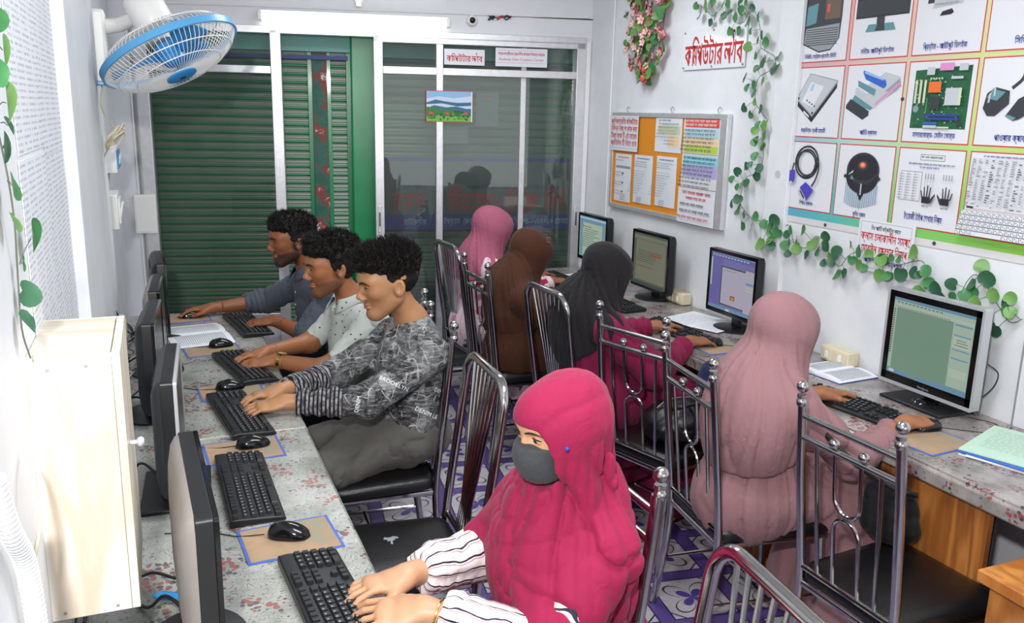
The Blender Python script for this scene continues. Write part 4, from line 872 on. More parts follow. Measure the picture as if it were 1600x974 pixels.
def skinmat(name):
    mt, nt, b = newmat(name); a = N(nt, 'ShaderNodeAttribute', attribute_name='Col'); nt.links.new(a.outputs['Color'], b.inputs['Base Color']); b.inputs['Roughness'].default_value = .48
    b.inputs['Subsurface Weight'].default_value = .08; b.inputs['Subsurface Radius'].default_value = (.012, .005, .003); b.inputs['Subsurface Scale'].default_value = 1.0
    tc = N(nt, 'ShaderNodeTexCoord'); n = N(nt, 'ShaderNodeTexNoise', inp={'Scale': 260.0, 'Detail': 2.0}); nt.links.new(tc.outputs['Object'], n.inputs[0]); bp = N(nt, 'ShaderNodeBump', inp={'Strength': .12, 'Distance': .002}); nt.links.new(n.outputs[0], bp.inputs['Height']); nt.links.new(bp.outputs[0], b.inputs['Normal'])
skinmat('skin'); pm('eye_white', '#b5aca4', .15); pm('iris_dark', '#1a100b', .1); pm('eyebrow_hair', '#17110e', .8); pm('finger_nail', '#d9a796', .3)
def body(root, sp):
    """sp: dict with head (centre, fwd, up, scale), neck, chest, pelvis, arms [(shoulder, elbow, wrist, handdir, up, side)], legs"""
    hc, hf, hu, hs = sp['head']; HB = basis(hf, hu); hfn = loc2(hc, HB, hs, head_fn(sp.get('ears', True), sp.get('slim', 1), sp.get('jaw', 1)))
    nk = V3(*sp['neck']); hb = np.array(hc)+HB@np.array([-.030, 0, -.055])*hs; nr = sp.get('nr', .050)*.86
    nf = U([cap(hb, nk, nr*hs/1.0, nr*1.12), (cap(nk, nk+V3(0, 0, -.05), nr*1.25, nr*1.7), .04)], .03)
    f = U([hfn, (nf, .014)], .02); c = np.array(hc); lo = np.minimum(c-.17, nk-.10); hi = np.maximum(c+.17, nk+.10)
    parts = [surf(f, lo, hi, sp.get('hh', .0032), 1)]
    L = ((parts[0][0]-np.array(hc))@HB)/hs; col = [skin_colour(L, sp['skin'], sp.get('lips', '#8a4a44'), sp.get('stubble', 0))]
    base = np.array(srgb(sp['skin'])[:3]); nails = MB()
    for (sh, el, wr, hd, up, side, kw) in sp['arms']:
        sc = kw.pop('scale', .95); hfn_, tips = hand_fn(**kw); HBm = basis(hd, up)
        # local y must point to the thumb: left of forward when side = +1
        g = hfn_ if side > 0 else mirror(hfn_); g = loc2(wr, HBm, sc, g)
        r1, r2 = sp.get('ar', (.041, .0255)); fa = U([cap(el, wr, r1, r2), (cap(sh, el, r1*1.12, r1), .03)], .03); lo_ = np.minimum.reduce([V3(*sh), V3(*el), V3(*wr)])-.16; hi_ = np.maximum.reduce([V3(*sh), V3(*el), V3(*wr)])+.16
        # forearm and hand at fine resolution, the sleeve-covered upper arm too
        ff = U([g, (fa, .018)], .02)
        hl = np.minimum(V3(*wr)-.03, V3(*wr)+nrm(hd)*.20-.06)-.03; hh_ = np.maximum(V3(*wr)+.03, V3(*wr)+nrm(hd)*.20+.06)+.03
        cut = V3(*wr)-nrm(V3(*wr)-V3(*el))*.045; nn = nrm(V3(*wr)-V3(*el))
        fh = lambda P, ff=ff, cut=cut.astype(F32), nn=nn.astype(F32): smax(ff(P), -((P-cut)@nn), 0)
        fr = lambda P, ff=ff, cut=cut.astype(F32), nn=nn.astype(F32): smax(ff(P), (P-cut-nn*.0015)@nn, 0)
        a = surf(fh, np.minimum(hl, cut-.05), np.maximum(hh_, cut+.05), sp.get('hres', .0026), 1); b_ = surf(fr, lo_, hi_, .006, 1); parts += [a, b_]
        col += [np.tile(base*(1.0+.0*0), (len(a[0]), 1)), np.tile(base, (len(b_[0]), 1))]
        for p, d, r_ in tips:
            sy = 1 if side > 0 else -1; p, d = p*np.array([1, sy, 1]), d*np.array([1, sy, 1]); upn = nrm(np.cross(np.cross(d, (0, 0, 1)), d)); pw = V3(*wr)+HBm@((p+upn*r_*.80+d*.000)*sc); bm = np.stack([HBm@d, HBm@np.cross(upn, d), HBm@upn], 1)
            nails.lathe([(.0002, .0012), (.0045, .0008), (.0055, -.0006)], 10, 0, Matrix.Translation(pw) @ Matrix(bm.tolist()).to_4x4() @ Matrix.Diagonal((1.15, .8, 1, 1)), cap=False)
    # trunk under the clothes joins head and arms
    tr = [cap(sp['pelvis'], sp['chest'], .105, .095), (cap(sp['chest'], nk, .09, .05), .06)]
    for (sh, *_r) in sp['arms']: tr.append((cap(nk-V3(0, 0, .04), sh, .045, .042), .05))
    for kn, an in sp.get('legs', ()): tr += [(cap(sp['pelvis'], kn, .085, .055), .05), (cap(kn, an, .052, .036), .03), (cap(an, V3(*an)+nrm(sp['fwd'])*.13+V3(0, 0, -.035), .036, .028), .03)]
    allp = np.array([sp['pelvis'], sp['chest'], sp['neck']]+[q for l in sp.get('legs', ()) for q in l]+[a[0] for a in sp['arms']]); tb = surf(U(tr, .05), allp.min(0)-.2, allp.max(0)+.2, .014, 1)
    parts.append(tb); col.append(np.tile(base, (len(tb[0]), 1)))
    me = fastmesh('body', parts, np.vstack(col)); bo = part('body', me, 'skin', root)
    if sp.get('nails', True) and nails.n: o = nails.build('fingernails', 'finger_nail', bo)
    if sp.get('face', True):
        hf_ = head_fn(False, sp.get('slim', 1), sp.get('jaw', 1)); T = Matrix.Translation(hc) @ Matrix(HB.tolist()).to_4x4() @ Matrix.Scale(hs, 4)
        def fx(y, z, e=0.0):
            xs = np.linspace(.13, .02, 240); d = hf_(np.stack([xs, np.full(240, y), np.full(240, z)], 1).astype(F32)); i = np.argmax(d < 0); return float(xs[i])+e
        gz = sp.get('gaze', -.35); op = sp.get('open', .0036)
        for s in (-1, 1):
            ey, ez = s*.0315, .0040
            def lens(w_, h_, y0, z0, e, n=14):       # almond patch lying on the eyeball
                V = [(fx(y0, z0, e+.0012), y0, z0)]+[(fx(y0+w_*math.cos(q), z0+h_*math.sin(q), e), y0+w_*math.cos(q), z0+h_*math.sin(q)) for q in np.linspace(0, 2*PI, n+1)[:-1]]
                return [tuple(T @ Vector(v)) for v in V], [(0, i+1, (i+1) % n+1) for i in range(n)]
            V, F = lens(.0135, op, ey, ez, .0006); eo = MB().add(V, F, 0, True).build('eye', 'eye_white', bo)
            V, F = lens(.0058, min(.0050, op*.98), ey+.001, ez+gz*.001, .0022, 12); MB().add(V, F, 0, True).build('iris', 'iris_dark', bo)
            P_ = [T @ Vector((fx(ey+.0150*math.cos(q), ez+(op+.0006)*math.sin(q), .0012), ey+.0150*math.cos(q), ez+(op+.0006)*math.sin(q))) for q in np.linspace(.05, PI-.05, 9)]
            MB().tube(P_, [.0006+.0010*math.sin(PI*i/8) for i in range(9)], 5).build('eyelash', 'eyebrow_hair', bo)
            if sp.get('brows', True):
                P_ = [T @ Vector((fx(s*y, z, .0008), s*y, z)) for y, z in ((.011, .0205), (.018, .0235), (.027, .0255), (.037, .0250), (.046, .0215), (.053, .0165))]
                MB().tube(smoothpath(P_, 3), [(.0012+.0026*math.sin(PI*min(1, i/15+.12)))*sp.get('bw', 1) for i in range(16)], 6).build('eyebrow', 'eyebrow_hair', bo)
    return bo, HB
def hairmat():
    mt, nt, b = newmat('hair_black'); b.inputs['Base Color'].default_value = srgb('#120e0d'); b.inputs['Roughness'].default_value = .62; b.inputs['Specular IOR Level'].default_value = .3
hairmat()
def hair(root, sp, style, seed):
    hc, hf, hu, hs = sp['head']; HB = basis(hf, hu); hfn = head_fn(False, sp.get('slim', 1), sp.get('jaw', 1)); Z = style
    skull = ell((-.018, 0, .030), (.098, .077*sp.get('slim', 1), .086))
    def mask(L):      # > 0 where hair grows
        x, y, z = L.T; x = x+(vnoise(L*np.array([60, 120, 60]), seed+3)-.5)*.016; z = z+(vnoise(L*np.array([90, 90, 60]), seed+4)-.5)*.014; front = .052+.012*np.cos(y*40); hl = z-(.062+np.clip((x-.03), 0, 1)*.2) ; top = np.minimum(z-.050, front+.042-x)
        side = np.minimum(np.minimum(.012-x+.35*np.clip(z, -.05, .1), z+.035+.5*np.clip(-x-.02, -.02, .1)), .2); back = np.minimum(-.03-x, z+.085)
        return np.maximum(np.maximum(top, side), back)
    def f(P):
        th = Z['side']+(Z['top']-Z['side'])*np.clip((P[:, 2]-.035)/.05, 0, 1)+Z.get('quiff', 0)*np.clip((P[:, 0]-.01)/.05, 0, 1)*np.clip((P[:, 2]-.05)/.03, 0, 1)
        n_ = vnoise(P*np.array([70, 70, 45], F32), seed)-.5; d = skull(P)-th-n_*.016*np.clip((P[:, 2]+.02)/.08, .1, 1)
        return smax(d, -mask(P)*.8, .008)
    ff = loc2(hc, HB, hs, f); V, Q = surf(ff, np.array(hc)-.18, np.array(hc)+.18, .0036, 0); me = fastmesh('hair', [(V, Q)]); ho = part('hair', me, 'hair_black', root)
    # locks standing off the surface
    r_ = np.random.default_rng(seed); L = ((V-np.array(hc))@HB)/hs; g = L/np.array([.098, .077, .086])**2; g = g/np.linalg.norm(g, axis=1)[:, None]; ok = np.where((L[:, 2] > .02) & (mask(L) > .004))[0]; ok = r_.choice(ok, min(len(ok), Z['locks']), replace=False)
    VV = []; FF = []; n0 = 0
    for i in ok:
        p = L[i]; nn = g[i]; sw = np.array(Z['sweep'])+r_.normal(0, Z.get('mess', .35), 3); d0 = nn*.7+sw*.5; d0 /= np.linalg.norm(d0); d1 = nn*.35+sw; d1 /= np.linalg.norm(d1); ln = Z['len']*r_.uniform(.5, 1.1)*np.clip((p[2]+.0)/.07, .25, 1); w_ = r_.uniform(.0011, .0022)
        a = np.cross(d0, r_.normal(size=3)); a /= np.linalg.norm(a); b_ = np.cross(d0, a); q1 = p-nn*.004; q2 = q1+d0*ln*.55; q3 = q2+d1*ln*.55
        for q, ww in ((q1, w_), (q2, w_*.8)):
            for k in range(3): VV.append(q+(a*math.cos(2.094*k)+b_*math.sin(2.094*k))*ww)
        VV.append(q3)
        for k in range(3): k2 = (k+1) % 3; FF.append((n0+k, n0+k2, n0+3+k2, n0+3+k)); FF.append((n0+3+k, n0+3+k2, n0+6))
        n0 += 7
    mb = MB(); mb.add(np.array(VV)@HB.T*hs+np.array(hc), FF, 0, True); o = mb.build('hair_locks', 'hair_black', ho); o['kind'] = 'stuff'
    return ho
# ---------------------------------------------------------------- cloth
def clothmat(name, col, rough=.85, var=.12, sheen=.06, weave=900.0):
    mt, nt, b = newmat(name); tc = N(nt, 'ShaderNodeTexCoord'); n = N(nt, 'ShaderNodeTexNoise', inp={'Scale': 7.0, 'Detail': 4.0}); nt.links.new(tc.outputs['Object'], n.inputs[0]); c = srgb(col)
    nt.links.new(mixc(nt, n.outputs[0], tuple(x*(1-var) for x in c[:3])+(1,), tuple(min(1, x*(1+var)) for x in c[:3])+(1,)), b.inputs['Base Color']); b.inputs['Roughness'].default_value = rough; b.inputs['Sheen Weight'].default_value = sheen; b.inputs['Sheen Roughness'].default_value = .5
    b.inputs['Specular IOR Level'].default_value = .25
    n2 = N(nt, 'ShaderNodeTexNoise', inp={'Scale': weave, 'Detail': 1.0}); nt.links.new(tc.outputs['Object'], n2.inputs[0])
    n3 = N(nt, 'ShaderNodeTexNoise', inp={'Scale': 26.0, 'Detail': 3.0, 'Distortion': 1.4}); nt.links.new(tc.outputs['Object'], n3.inputs[0])
    b1 = N(nt, 'ShaderNodeBump', inp={'Strength': .25, 'Distance': .01}); nt.links.new(n3.outputs[0], b1.inputs['Height'])
    b2 = N(nt, 'ShaderNodeBump', inp={'Strength': .2, 'Distance': .001}); nt.links.new(n2.outputs[0], b2.inputs['Height']); nt.links.new(b1.outputs[0], b2.inputs['Normal']); nt.links.new(b2.outputs[0], b.inputs['Normal']); return mt, nt, b
clothmat('cloth_magenta', '#8c1840', .8, .06); clothmat('cloth_mauve', '#8c686b', .85, .05); clothmat('cloth_charcoal', '#1f1d1f', .9, .08); clothmat('cloth_wine', '#7a163e', .85, .08)
clothmat('cloth_brown', '#452719', .9, .08); clothmat('cloth_pink', '#9e566d', .85, .06); clothmat('cloth_blue_grey', '#4e545f', .9, .08); clothmat('denim_grey', '#55534f', .9, .14); clothmat('denim_dark', '#22252e', .9, .1); clothmat('mask_black', '#3d3f42', .9, .05); clothmat('cloth_black', '#141416', .85, .08)
def spots(name, base, c1, c2, scale, thr=.2, blot=False):
    mt, nt, b = clothmat(name, base, .85, .03); tc = N(nt, 'ShaderNodeTexCoord'); v = N(nt, 'ShaderNodeTexVoronoi', inp={'Scale': scale}); nt.links.new(tc.outputs['Object'], v.inputs[0])
    src = b.inputs['Base Color'].links[0].from_socket; vc = N(nt, 'ShaderNodeSeparateColor'); nt.links.new(v.outputs['Color'], vc.inputs[0]); d = v.outputs['Distance']
    if blot: n = N(nt, 'ShaderNodeTexNoise', inp={'Scale': scale*2.2, 'Detail': 2.0}); nt.links.new(tc.outputs['Object'], n.inputs[0]); d = mth(nt, 'ADD', d, mth(nt, 'MULTIPLY', mth(nt, 'SUBTRACT', n.outputs[0], .5), .5))
    f_ = mth(nt, 'MULTIPLY', mth(nt, 'LESS_THAN', d, thr), mth(nt, 'GREATER_THAN', vc.outputs[1], .35)); nt.links.new(mixc(nt, f_, src, mixc(nt, mth(nt, 'GREATER_THAN', vc.outputs[0], .5), c1, c2)), b.inputs['Base Color'])
spots('cloth_spotted', '#bfc6c0', '#2f3940', '#4c5a56', 42.0, .17); spots('cloth_floral', '#d9c0c8', '#a02a48', '#c77f93', 13.0, .33, True)
def printmat():
    mt, nt, b = clothmat('cloth_print', '#4b4b4c', .85, .1); tc = N(nt, 'ShaderNodeTexCoord'); O = tc.outputs['Object']; mp = N(nt, 'ShaderNodeMapping'); mp.inputs['Rotation'].default_value = (.5, .3, .7); mp.inputs['Scale'].default_value = (1.4, 1, .8); nt.links.new(O, mp.inputs[0])
    nw = N(nt, 'ShaderNodeTexNoise', inp={'Scale': 9.0, 'Detail': 2.0}); nt.links.new(mp.outputs[0], nw.inputs[0]); wv = N(nt, 'ShaderNodeVectorMath', operation='MULTIPLY_ADD'); nt.links.new(nw.outputs['Color'], wv.inputs[0]); wv.inputs[1].default_value = (.08, .08, .08); nt.links.new(mp.outputs[0], wv.inputs[2])
    v = N(nt, 'ShaderNodeTexVoronoi', inp={'Scale': 13.0}, distance='CHEBYCHEV'); nt.links.new(wv.outputs[0], v.inputs[0]); sc = N(nt, 'ShaderNodeSeparateColor'); nt.links.new(v.outputs['Color'], sc.inputs[0])
    v3 = N(nt, 'ShaderNodeTexVoronoi', inp={'Scale': 27.0}, distance='CHEBYCHEV'); nt.links.new(wv.outputs[0], v3.inputs[0]); s3 = N(nt, 'ShaderNodeSeparateColor'); nt.links.new(v3.outputs['Color'], s3.inputs[0])
    tone = mth(nt, 'ADD', mth(nt, 'MULTIPLY', sc.outputs[0], .6), mth(nt, 'MULTIPLY', s3.outputs[0], .4)); c = ramp(nt, tone, [(.1, '#161618'), (.4, '#39393b'), (.65, '#5c5c5d'), (.9, '#868686')])
    mp2 = N(nt, 'ShaderNodeMapping'); mp2.inputs['Scale'].default_value = (.35, 1, 2.2); mp2.inputs['Rotation'].default_value = (0, .6, .2); nt.links.new(O, mp2.inputs[0])
    n = N(nt, 'ShaderNodeTexNoise', inp={'Scale': 60.0, 'Detail': 7.0, 'Roughness': .8, 'Distortion': .8}); nt.links.new(mp2.outputs[0], n.inputs[0]); c = mixc(nt, ramp(nt, n.outputs[0], [(.50, 0.0), (.64, .9)]), c, '#a6a6a5'); c = mixc(nt, ramp(nt, n.outputs[0], [(.36, .8), (.46, 0.0)]), c, '#151517')
    v2 = N(nt, 'ShaderNodeTexVoronoi', inp={'Scale': 13.0}, feature='DISTANCE_TO_EDGE'); nt.links.new(wv.outputs[0], v2.inputs[0]); n5 = N(nt, 'ShaderNodeTexNoise', inp={'Scale': 22.0}); nt.links.new(O, n5.inputs[0])
    c = mixc(nt, mth(nt, 'MULTIPLY', mth(nt, 'LESS_THAN', v2.outputs['Distance'], .02), ramp(nt, n5.outputs[0], [(.45, 0.0), (.55, .8)])), c, '#b0b0ae')
    a = N(nt, 'ShaderNodeAttribute', attribute_name='Col'); s = N(nt, 'ShaderNodeSeparateColor'); nt.links.new(a.outputs['Color'], s.inputs[0])
    n4 = N(nt, 'ShaderNodeTexNoise', inp={'Scale': 60.0, 'Detail': 2.0}); nt.links.new(O, n4.inputs[0]); rib = mixc(nt, ramp(nt, n4.outputs[0], [(.4, 0.0), (.6, 1.0)]), '#4d4c50', '#949193'); rib = mixc(nt, mth(nt, 'LESS_THAN', s.outputs[1], .45), rib, '#161618'); rib = mixc(nt, mth(nt, 'GREATER_THAN', s.outputs[2], .5), rib, '#57585c')
    nt.links.new(mixc(nt, s.outputs[0], c, rib), b.inputs['Base Color'])
printmat()
def stripemat():
    mt, nt, b = clothmat('cloth_striped', '#e4dcdc', .8, .02); a = N(nt, 'ShaderNodeAttribute', attribute_name='Col'); s = N(nt, 'ShaderNodeSeparateColor'); nt.links.new(a.outputs['Color'], s.inputs[0])
    tc = N(nt, 'ShaderNodeTexCoord'); n = N(nt, 'ShaderNodeTexNoise', inp={'Scale': 12.0, 'Detail': 2.0}); nt.links.new(tc.outputs['Object'], n.inputs[0]); u = mth(nt, 'ADD', mth(nt, 'MULTIPLY', s.outputs[0], 13.0), mth(nt, 'MULTIPLY', n.outputs[0], 1.5)); fr = mth(nt, 'FRACT', u)
    c = mixc(nt, mth(nt, 'LESS_THAN', fr, .15), '#e6dcdc', '#2c2636'); c = mixc(nt, mth(nt, 'LESS_THAN', mth(nt, 'ABSOLUTE', mth(nt, 'SUBTRACT', fr, .30)), .05), c, '#b9959d'); nt.links.new(c, b.inputs['Base Color'])
stripemat()
def folds(P, seed, amp, fr=(9, 9, 3), warp=.5):
    P = P.astype(F32); w_ = np.stack([vnoise(P*4.5, seed+i) for i in range(3)], 1)*warp*.16; q = (P+w_)*np.array(fr, F32); n_ = vnoise(q, seed+7); n2 = vnoise(q*2.3+5, seed+9)
    r1 = 1-np.abs(2*n_-1); r2 = 1-np.abs(2*n2-1); return amp*(1.15*r1**7-.9*(n_-.5))+amp*.55*(r2**6-.35)-amp*.25
def hangf(P, c, seed, amp, K=5.0, kz=1.6, lean=(0, 0)):
    """long folds hanging round an axis through c: they vary round the body and run down it"""
    z = P[:, 2]-c[2]; x, y = P[:, 0]-c[0]-lean[0]*z, P[:, 1]-c[1]-lean[1]*z; r = np.sqrt(x*x+y*y)+1e-6; w_ = (vnoise(P*3.2, seed+1)-.5)*.22; w2 = (vnoise(P*3.2+9, seed+2)-.5)*.22
    q = np.stack([(x/r+w_)*K, (y/r+w2)*K, z*kz], 1); n_ = vnoise(q, seed+3); n2 = vnoise(q*np.array([2.1, 2.1, 1.3])+7, seed+4); m_ = .45+.9*vnoise(P*4, seed+5)
    r1 = 1-np.abs(2*n_-1); r2 = 1-np.abs(2*n2-1); return (amp*(1.0*r1**5-1.2*(n_-.5)-.2)+amp*.45*(r2**5-.2))*m_
def swags(lst):
    """hanging folds: each is (point the cloth is pulled from, spacing, depth, reach, stretch xyz)"""
    def g(P):
        d = 0
        for i, (A, lam, amp, reach, st) in enumerate(lst):
            q = (P-np.array(A, F32))*np.array(st, F32); r = np.sqrt((q*q).sum(1)); w_ = vnoise(P*7, 40+i)*1.5+vnoise(P*19, 60+i)*.5
            d = d+amp*((1-np.abs(np.sin(PI*(r/lam+w_))))**2.6*1.5-.35)*np.exp(-(r/reach)**4)*np.clip(r/.06, 0, 1)
        return d
    return g
def garment(name, root, f, lo, hi, h, mat, lap=1, colf=None):
    V, Q = surf(f, lo, hi, h, lap); me = fastmesh(name, [(V, Q)], None if colf is None else colf(V)); return part(name, me, mat, root)
def rings(a, b, amp, n, seed=0):      # bunched rings round a sleeve between a and b
    a, b = np.array(a, F32), np.array(b, F32); d = b-a; L_ = float(np.linalg.norm(d)); d = d/L_
    def g(P):
        t = (P-a)@d/L_; w_ = vnoise(P*14, seed); return amp*np.sin((t*n+w_*1.6)*2*PI)*np.clip(t*4, 0, 1)*np.clip((1.15-t)*5, 0, 1)
    return g
# ---------------------------------------------------------------- the people
from mathutils.bvhtree import BVHTree
def person(label, loc): return empty('person', loc, label, 'person', None)
def sleeve_fn(sh, el, wr, r0, r1, r2, t_end, seed, amp=.006, flare=0):
    e = V3(*el)+(V3(*wr)-V3(*el))*t_end if t_end > 0 else V3(*sh)+(V3(*el)-V3(*sh))*(1+t_end)
    if t_end > 0: fs = [cap(sh, el, r0, r1), (cap(el, e, r1, r2), .03)]; dirn = nrm(V3(*wr)-V3(*el))
    else: fs = [cap(sh, e, r0, r2)]; dirn = nrm(V3(*el)-V3(*sh))
    g = U(fs, .03); e32 = e.astype(F32); d32 = dirn.astype(F32); rg = rings(el, e, amp*.8, 4.5, seed) if t_end > 0 else (lambda P: 0)
    return lambda P: smax(g(P)+rg(P), (P-e32)@d32, .006), e
def shirt(root, sp, mat, ends, infl=0.0, hem=.50, seed=1, neck=.068, h=.006, colf=None, name='shirt', vneck=0.0, bulk=1.0):
    pv, ch, nk = V3(*sp['pelvis']), V3(*sp['chest']), V3(*sp['neck']); fw = nrm(sp['fwd']); lat = nrm(np.cross((0, 0, 1), fw))
    fl = (tuple(fw), .80); fs = [cap(pv, ch, (.165+infl)*bulk, (.168+infl)*bulk, fl), (cap(ch, nk-V3(0, 0, .07), (.155+infl)*bulk, .09+infl, fl), .05)]
    for (sh, *_r) in sp['arms']: fs += [(cap(nk-V3(0, 0, .035), V3(*sh)+V3(0, 0, .005), .052+infl, .058+infl), .05)]
    f0 = U(fs, .05); sl = [sleeve_fn(a[0], a[1], a[2], .062+infl, .055+infl, .041+infl, te, seed+i)[0] for i, (a, te) in enumerate(zip(sp['arms'], ends))]
    nkc = (nk+V3(0, 0, .035)+fw*.012).astype(F32); fw32 = fw.astype(F32)
    def f(P):
        d = f0(P)
        for s in sl: d = smin(d, s(P), .028)
        d = d+folds(P, seed, .009, (11, 11, 6)); d = smax(d, hem-P[:, 2]+.012*np.sin(P[:, 1]*30), .006)
        q = P-nkc; q = q*np.array([1, 1, .9], F32); dn = np.sqrt((q*q).sum(1))-neck
        if vneck: dn = smin(dn, cap(nkc, nkc+fw32*.075-np.array([0, 0, .050], F32), vneck, vneck*.6)(P), .015)
        return smax(d, -dn, .004)
    A = np.array([pv, ch, nk]+[a[0] for a in sp['arms']]+[a[1] for a in sp['arms']]+[a[2] for a in sp['arms']])
    return garment(name, root, f, A.min(0)-.22, A.max(0)+.10, h, mat, 1, colf)
def trousers(root, sp, mat, seed, h=.008, r=(.12, .088, .066)):
    pv = V3(*sp['pelvis']); fs = [ell(pv, (.175, .182, .13))]
    for kn, an in sp['legs']: fs += [(cap(pv+(V3(*kn)-pv)*.15, kn, r[0]*.85, r[1]*.92), .05), (cap(kn, V3(*an)+V3(0, 0, .02), r[1]*.9, r[2]), .03)]
    g = U(fs, .04); f = lambda P: g(P)+folds(P, seed, .010, (12, 12, 12))
    A = np.array([pv]+[q for l in sp['legs'] for q in l]); return garment('trousers', root, f, A.min(0)-.2, A.max(0)+.2, h, mat)
def shoes(root, sp, mat):
    for kn, an in sp['legs']:
        fw = nrm(sp['fwd']); a = V3(*an); f = U([cap((a[0], a[1], .05), (a[0], a[1], .05)+fw*.07, .042, .040), (cap((a[0], a[1], .035)+fw*.05, (a[0], a[1], .032)+fw*.17, .038, .030), .03)], .03)
        g = lambda P, f=f: smax(f(P), .003-P[:, 2], .003); garment('shoe', root, g, a+V3(-.25, -.12, -.12), a+V3(.25, .12, .05), .008, mat)
def legs(pv, kx, y0, sep=.11, kz=.50, fx=-1, ax=.0):
    return [((kx, y0+s*sep, kz), (kx+ax, y0+s*sep*1.05, .085)) for s in (-1, 1)]
def build_men():
    # young man in the grey printed shirt
    sp = dict(fwd=(-1, -.05, 0), skin='#a97a55', hh=.0024, head=((.735, 2.955, 1.148), nrm((-1, -.10, -.15)), (0, 0, 1), 1.02), neck=(.832, 2.985, .995), chest=(.835, 2.975, .82), pelvis=(.80, 2.98, .575),
        stubble=.12, lips='#9a5a50', slim=.96, gaze=-.55, nr=.052, arms=[((.855, 2.815, .905), (.60, 2.735, .785), (.345, 2.80, .795), nrm((-1, -.02, -.12)), nrm((-.25, -.12, 1)), 1, dict(curl=.85, spread=.9)),
              ((.80, 3.135, .905), (.575, 3.06, .80), (.345, 2.925, .795), nrm((-1, -.1, -.10)), nrm((-.2, .1, 1)), -1, dict(curl=.85, spread=.9))], legs=legs(0, .40, 2.93, .13, .50))
    # facing -x: his left is -y, so thumbs: left hand (near, -y) thumb points to +y
    sp['arms'] = [(a[0], a[1], a[2], a[3], a[4], (-1 if i == 0 else 1), a[6]) for i, a in enumerate(sp['arms'])]
    t = person('young man with tall tousled hair in a grey distressed-print shirt, typing', (.80, 2.98, 0)); body(t, sp); hair(t, sp, dict(side=.003, top=.024, quiff=.016, locks=4200, sweep=(.25, 0, .65), mess=.40, len=.034), 11)
    def cf(V):
        c = np.zeros((len(V), 3)); 
        for a in sp['arms']:
            el, wr = V3(*a[1]), V3(*a[2]); d = wr-el; L_ = np.linalg.norm(d); tt = (V-el)@d/L_/L_; near = np.linalg.norm(V-(el+np.outer(np.clip(tt, 0, 1), d)), axis=1) < .085
            k = near & (tt > .28) & (tt < .90); c[k, 0] = 1; ph = (tt*L_/.0135) % 1; c[k, 1] = np.abs(ph[k]-.5)*2
            k2 = near & (tt >= .90); c[k2, 0] = 1; c[k2, 1] = .8; c[k2, 2] = 1
        k = (V[:, 2] < .60) & (c[:, 0] == 0); c[k, 0] = 1; c[k, 1] = np.abs((((V[k, 2]-.1*V[k, 0])/.013) % 1)-.5)*2
        return c
    shirt(t, sp, 'cloth_print', (.86, .86), .0, .50, 21, .069, .0048, cf, 'printed_shirt', .045)
    trousers(t, sp, 'denim_grey', 22); shoes(t, sp, 'cloth_black'); S3 = sp
    # young man in the white spotted shirt with a gold watch
    sp = dict(fwd=(-1, -.12, 0), skin='#9a6340', hh=.0024, head=((.615, 3.395, 1.137), nrm((-1, -.14, -.08)), (0, 0, 1), .98), neck=(.705, 3.425, .985), chest=(.75, 3.43, .80), pelvis=(.80, 3.46, .57),
        stubble=.55, slim=1.0, gaze=-.4, nr=.052, lips='#7c453c', arms=[((.745, 3.262, .895), (.545, 3.185, .775), (.375, 3.325, .79), nrm((-1, .18, -.12)), nrm((-.2, -.1, 1)), -1, dict(curl=.85, spread=.9)),
              ((.70, 3.585, .90), (.555, 3.60, .775), (.355, 3.455, .79), nrm((-1, -.22, -.10)), nrm((-.2, .1, 1)), 1, dict(curl=.85, spread=.9))], legs=legs(0, .42, 3.42, .12, .50))
    t = person('man in a short-sleeved white spotted shirt with a gold wristwatch, typing', (.80, 3.46, 0)); body(t, sp); hair(t, sp, dict(side=.012, top=.026, quiff=.016, locks=2600, sweep=(.55, 0, .30), mess=.35, len=.028), 12)
    shirt(t, sp, 'cloth_spotted', (-.18, -.12), .004, .50, 31, .062, .006, None, 'spotted_shirt', .03); trousers(t, sp, 'denim_dark', 32); shoes(t, sp, 'cloth_black'); S2 = sp
    collar(t, sp, 'cloth_spotted'); watch(t, sp['arms'][0])
    # man in the slate blue shirt
    sp = dict(fwd=(-1, -.1, 0), skin='#8a5232', hh=.0026, head=((.555, 4.055, 1.148), nrm((-1, -.13, -.06)), (0, 0, 1), .96), neck=(.645, 4.085, .995), chest=(.71, 4.085, .81), pelvis=(.79, 4.11, .57),
        stubble=.85, slim=.97, gaze=-.2, nr=.050, lips='#6f3a32', arms=[((.685, 3.915, .90), (.585, 3.84, .745), (.455, 3.965, .795), nrm((-1, .2, -.12)), nrm((-.2, -.1, 1)), -1, dict(curl=.8, spread=.9)),
              ((.635, 4.245, .91), (.465, 4.37, .80), (.205, 4.335, .79), nrm((-1, .0, -.06)), nrm((-.1, .1, 1)), 1, dict(curl=.6, spread=1.0))], legs=legs(0, .44, 4.08, .12, .50))
    t = person('bearded man in a slate blue shirt with rolled sleeves, reaching for the mouse', (.79, 4.11, 0)); body(t, sp); hair(t, sp, dict(side=.010, top=.022, quiff=.018, locks=2200, sweep=(-.1, .1, .55), mess=.35, len=.026), 13)
    shirt(t, sp, 'cloth_blue_grey', (.30, .42), .004, .50, 41, .060, .0065, None, 'slate_shirt', .03); trousers(t, sp, 'denim_dark', 42); shoes(t, sp, 'cloth_black'); collar(t, sp, 'cloth_blue_grey')
    bt = MB(); fw = nrm(sp['fwd']); lat = nrm(np.cross((0, 0, 1), fw))
    return S3, S2, sp
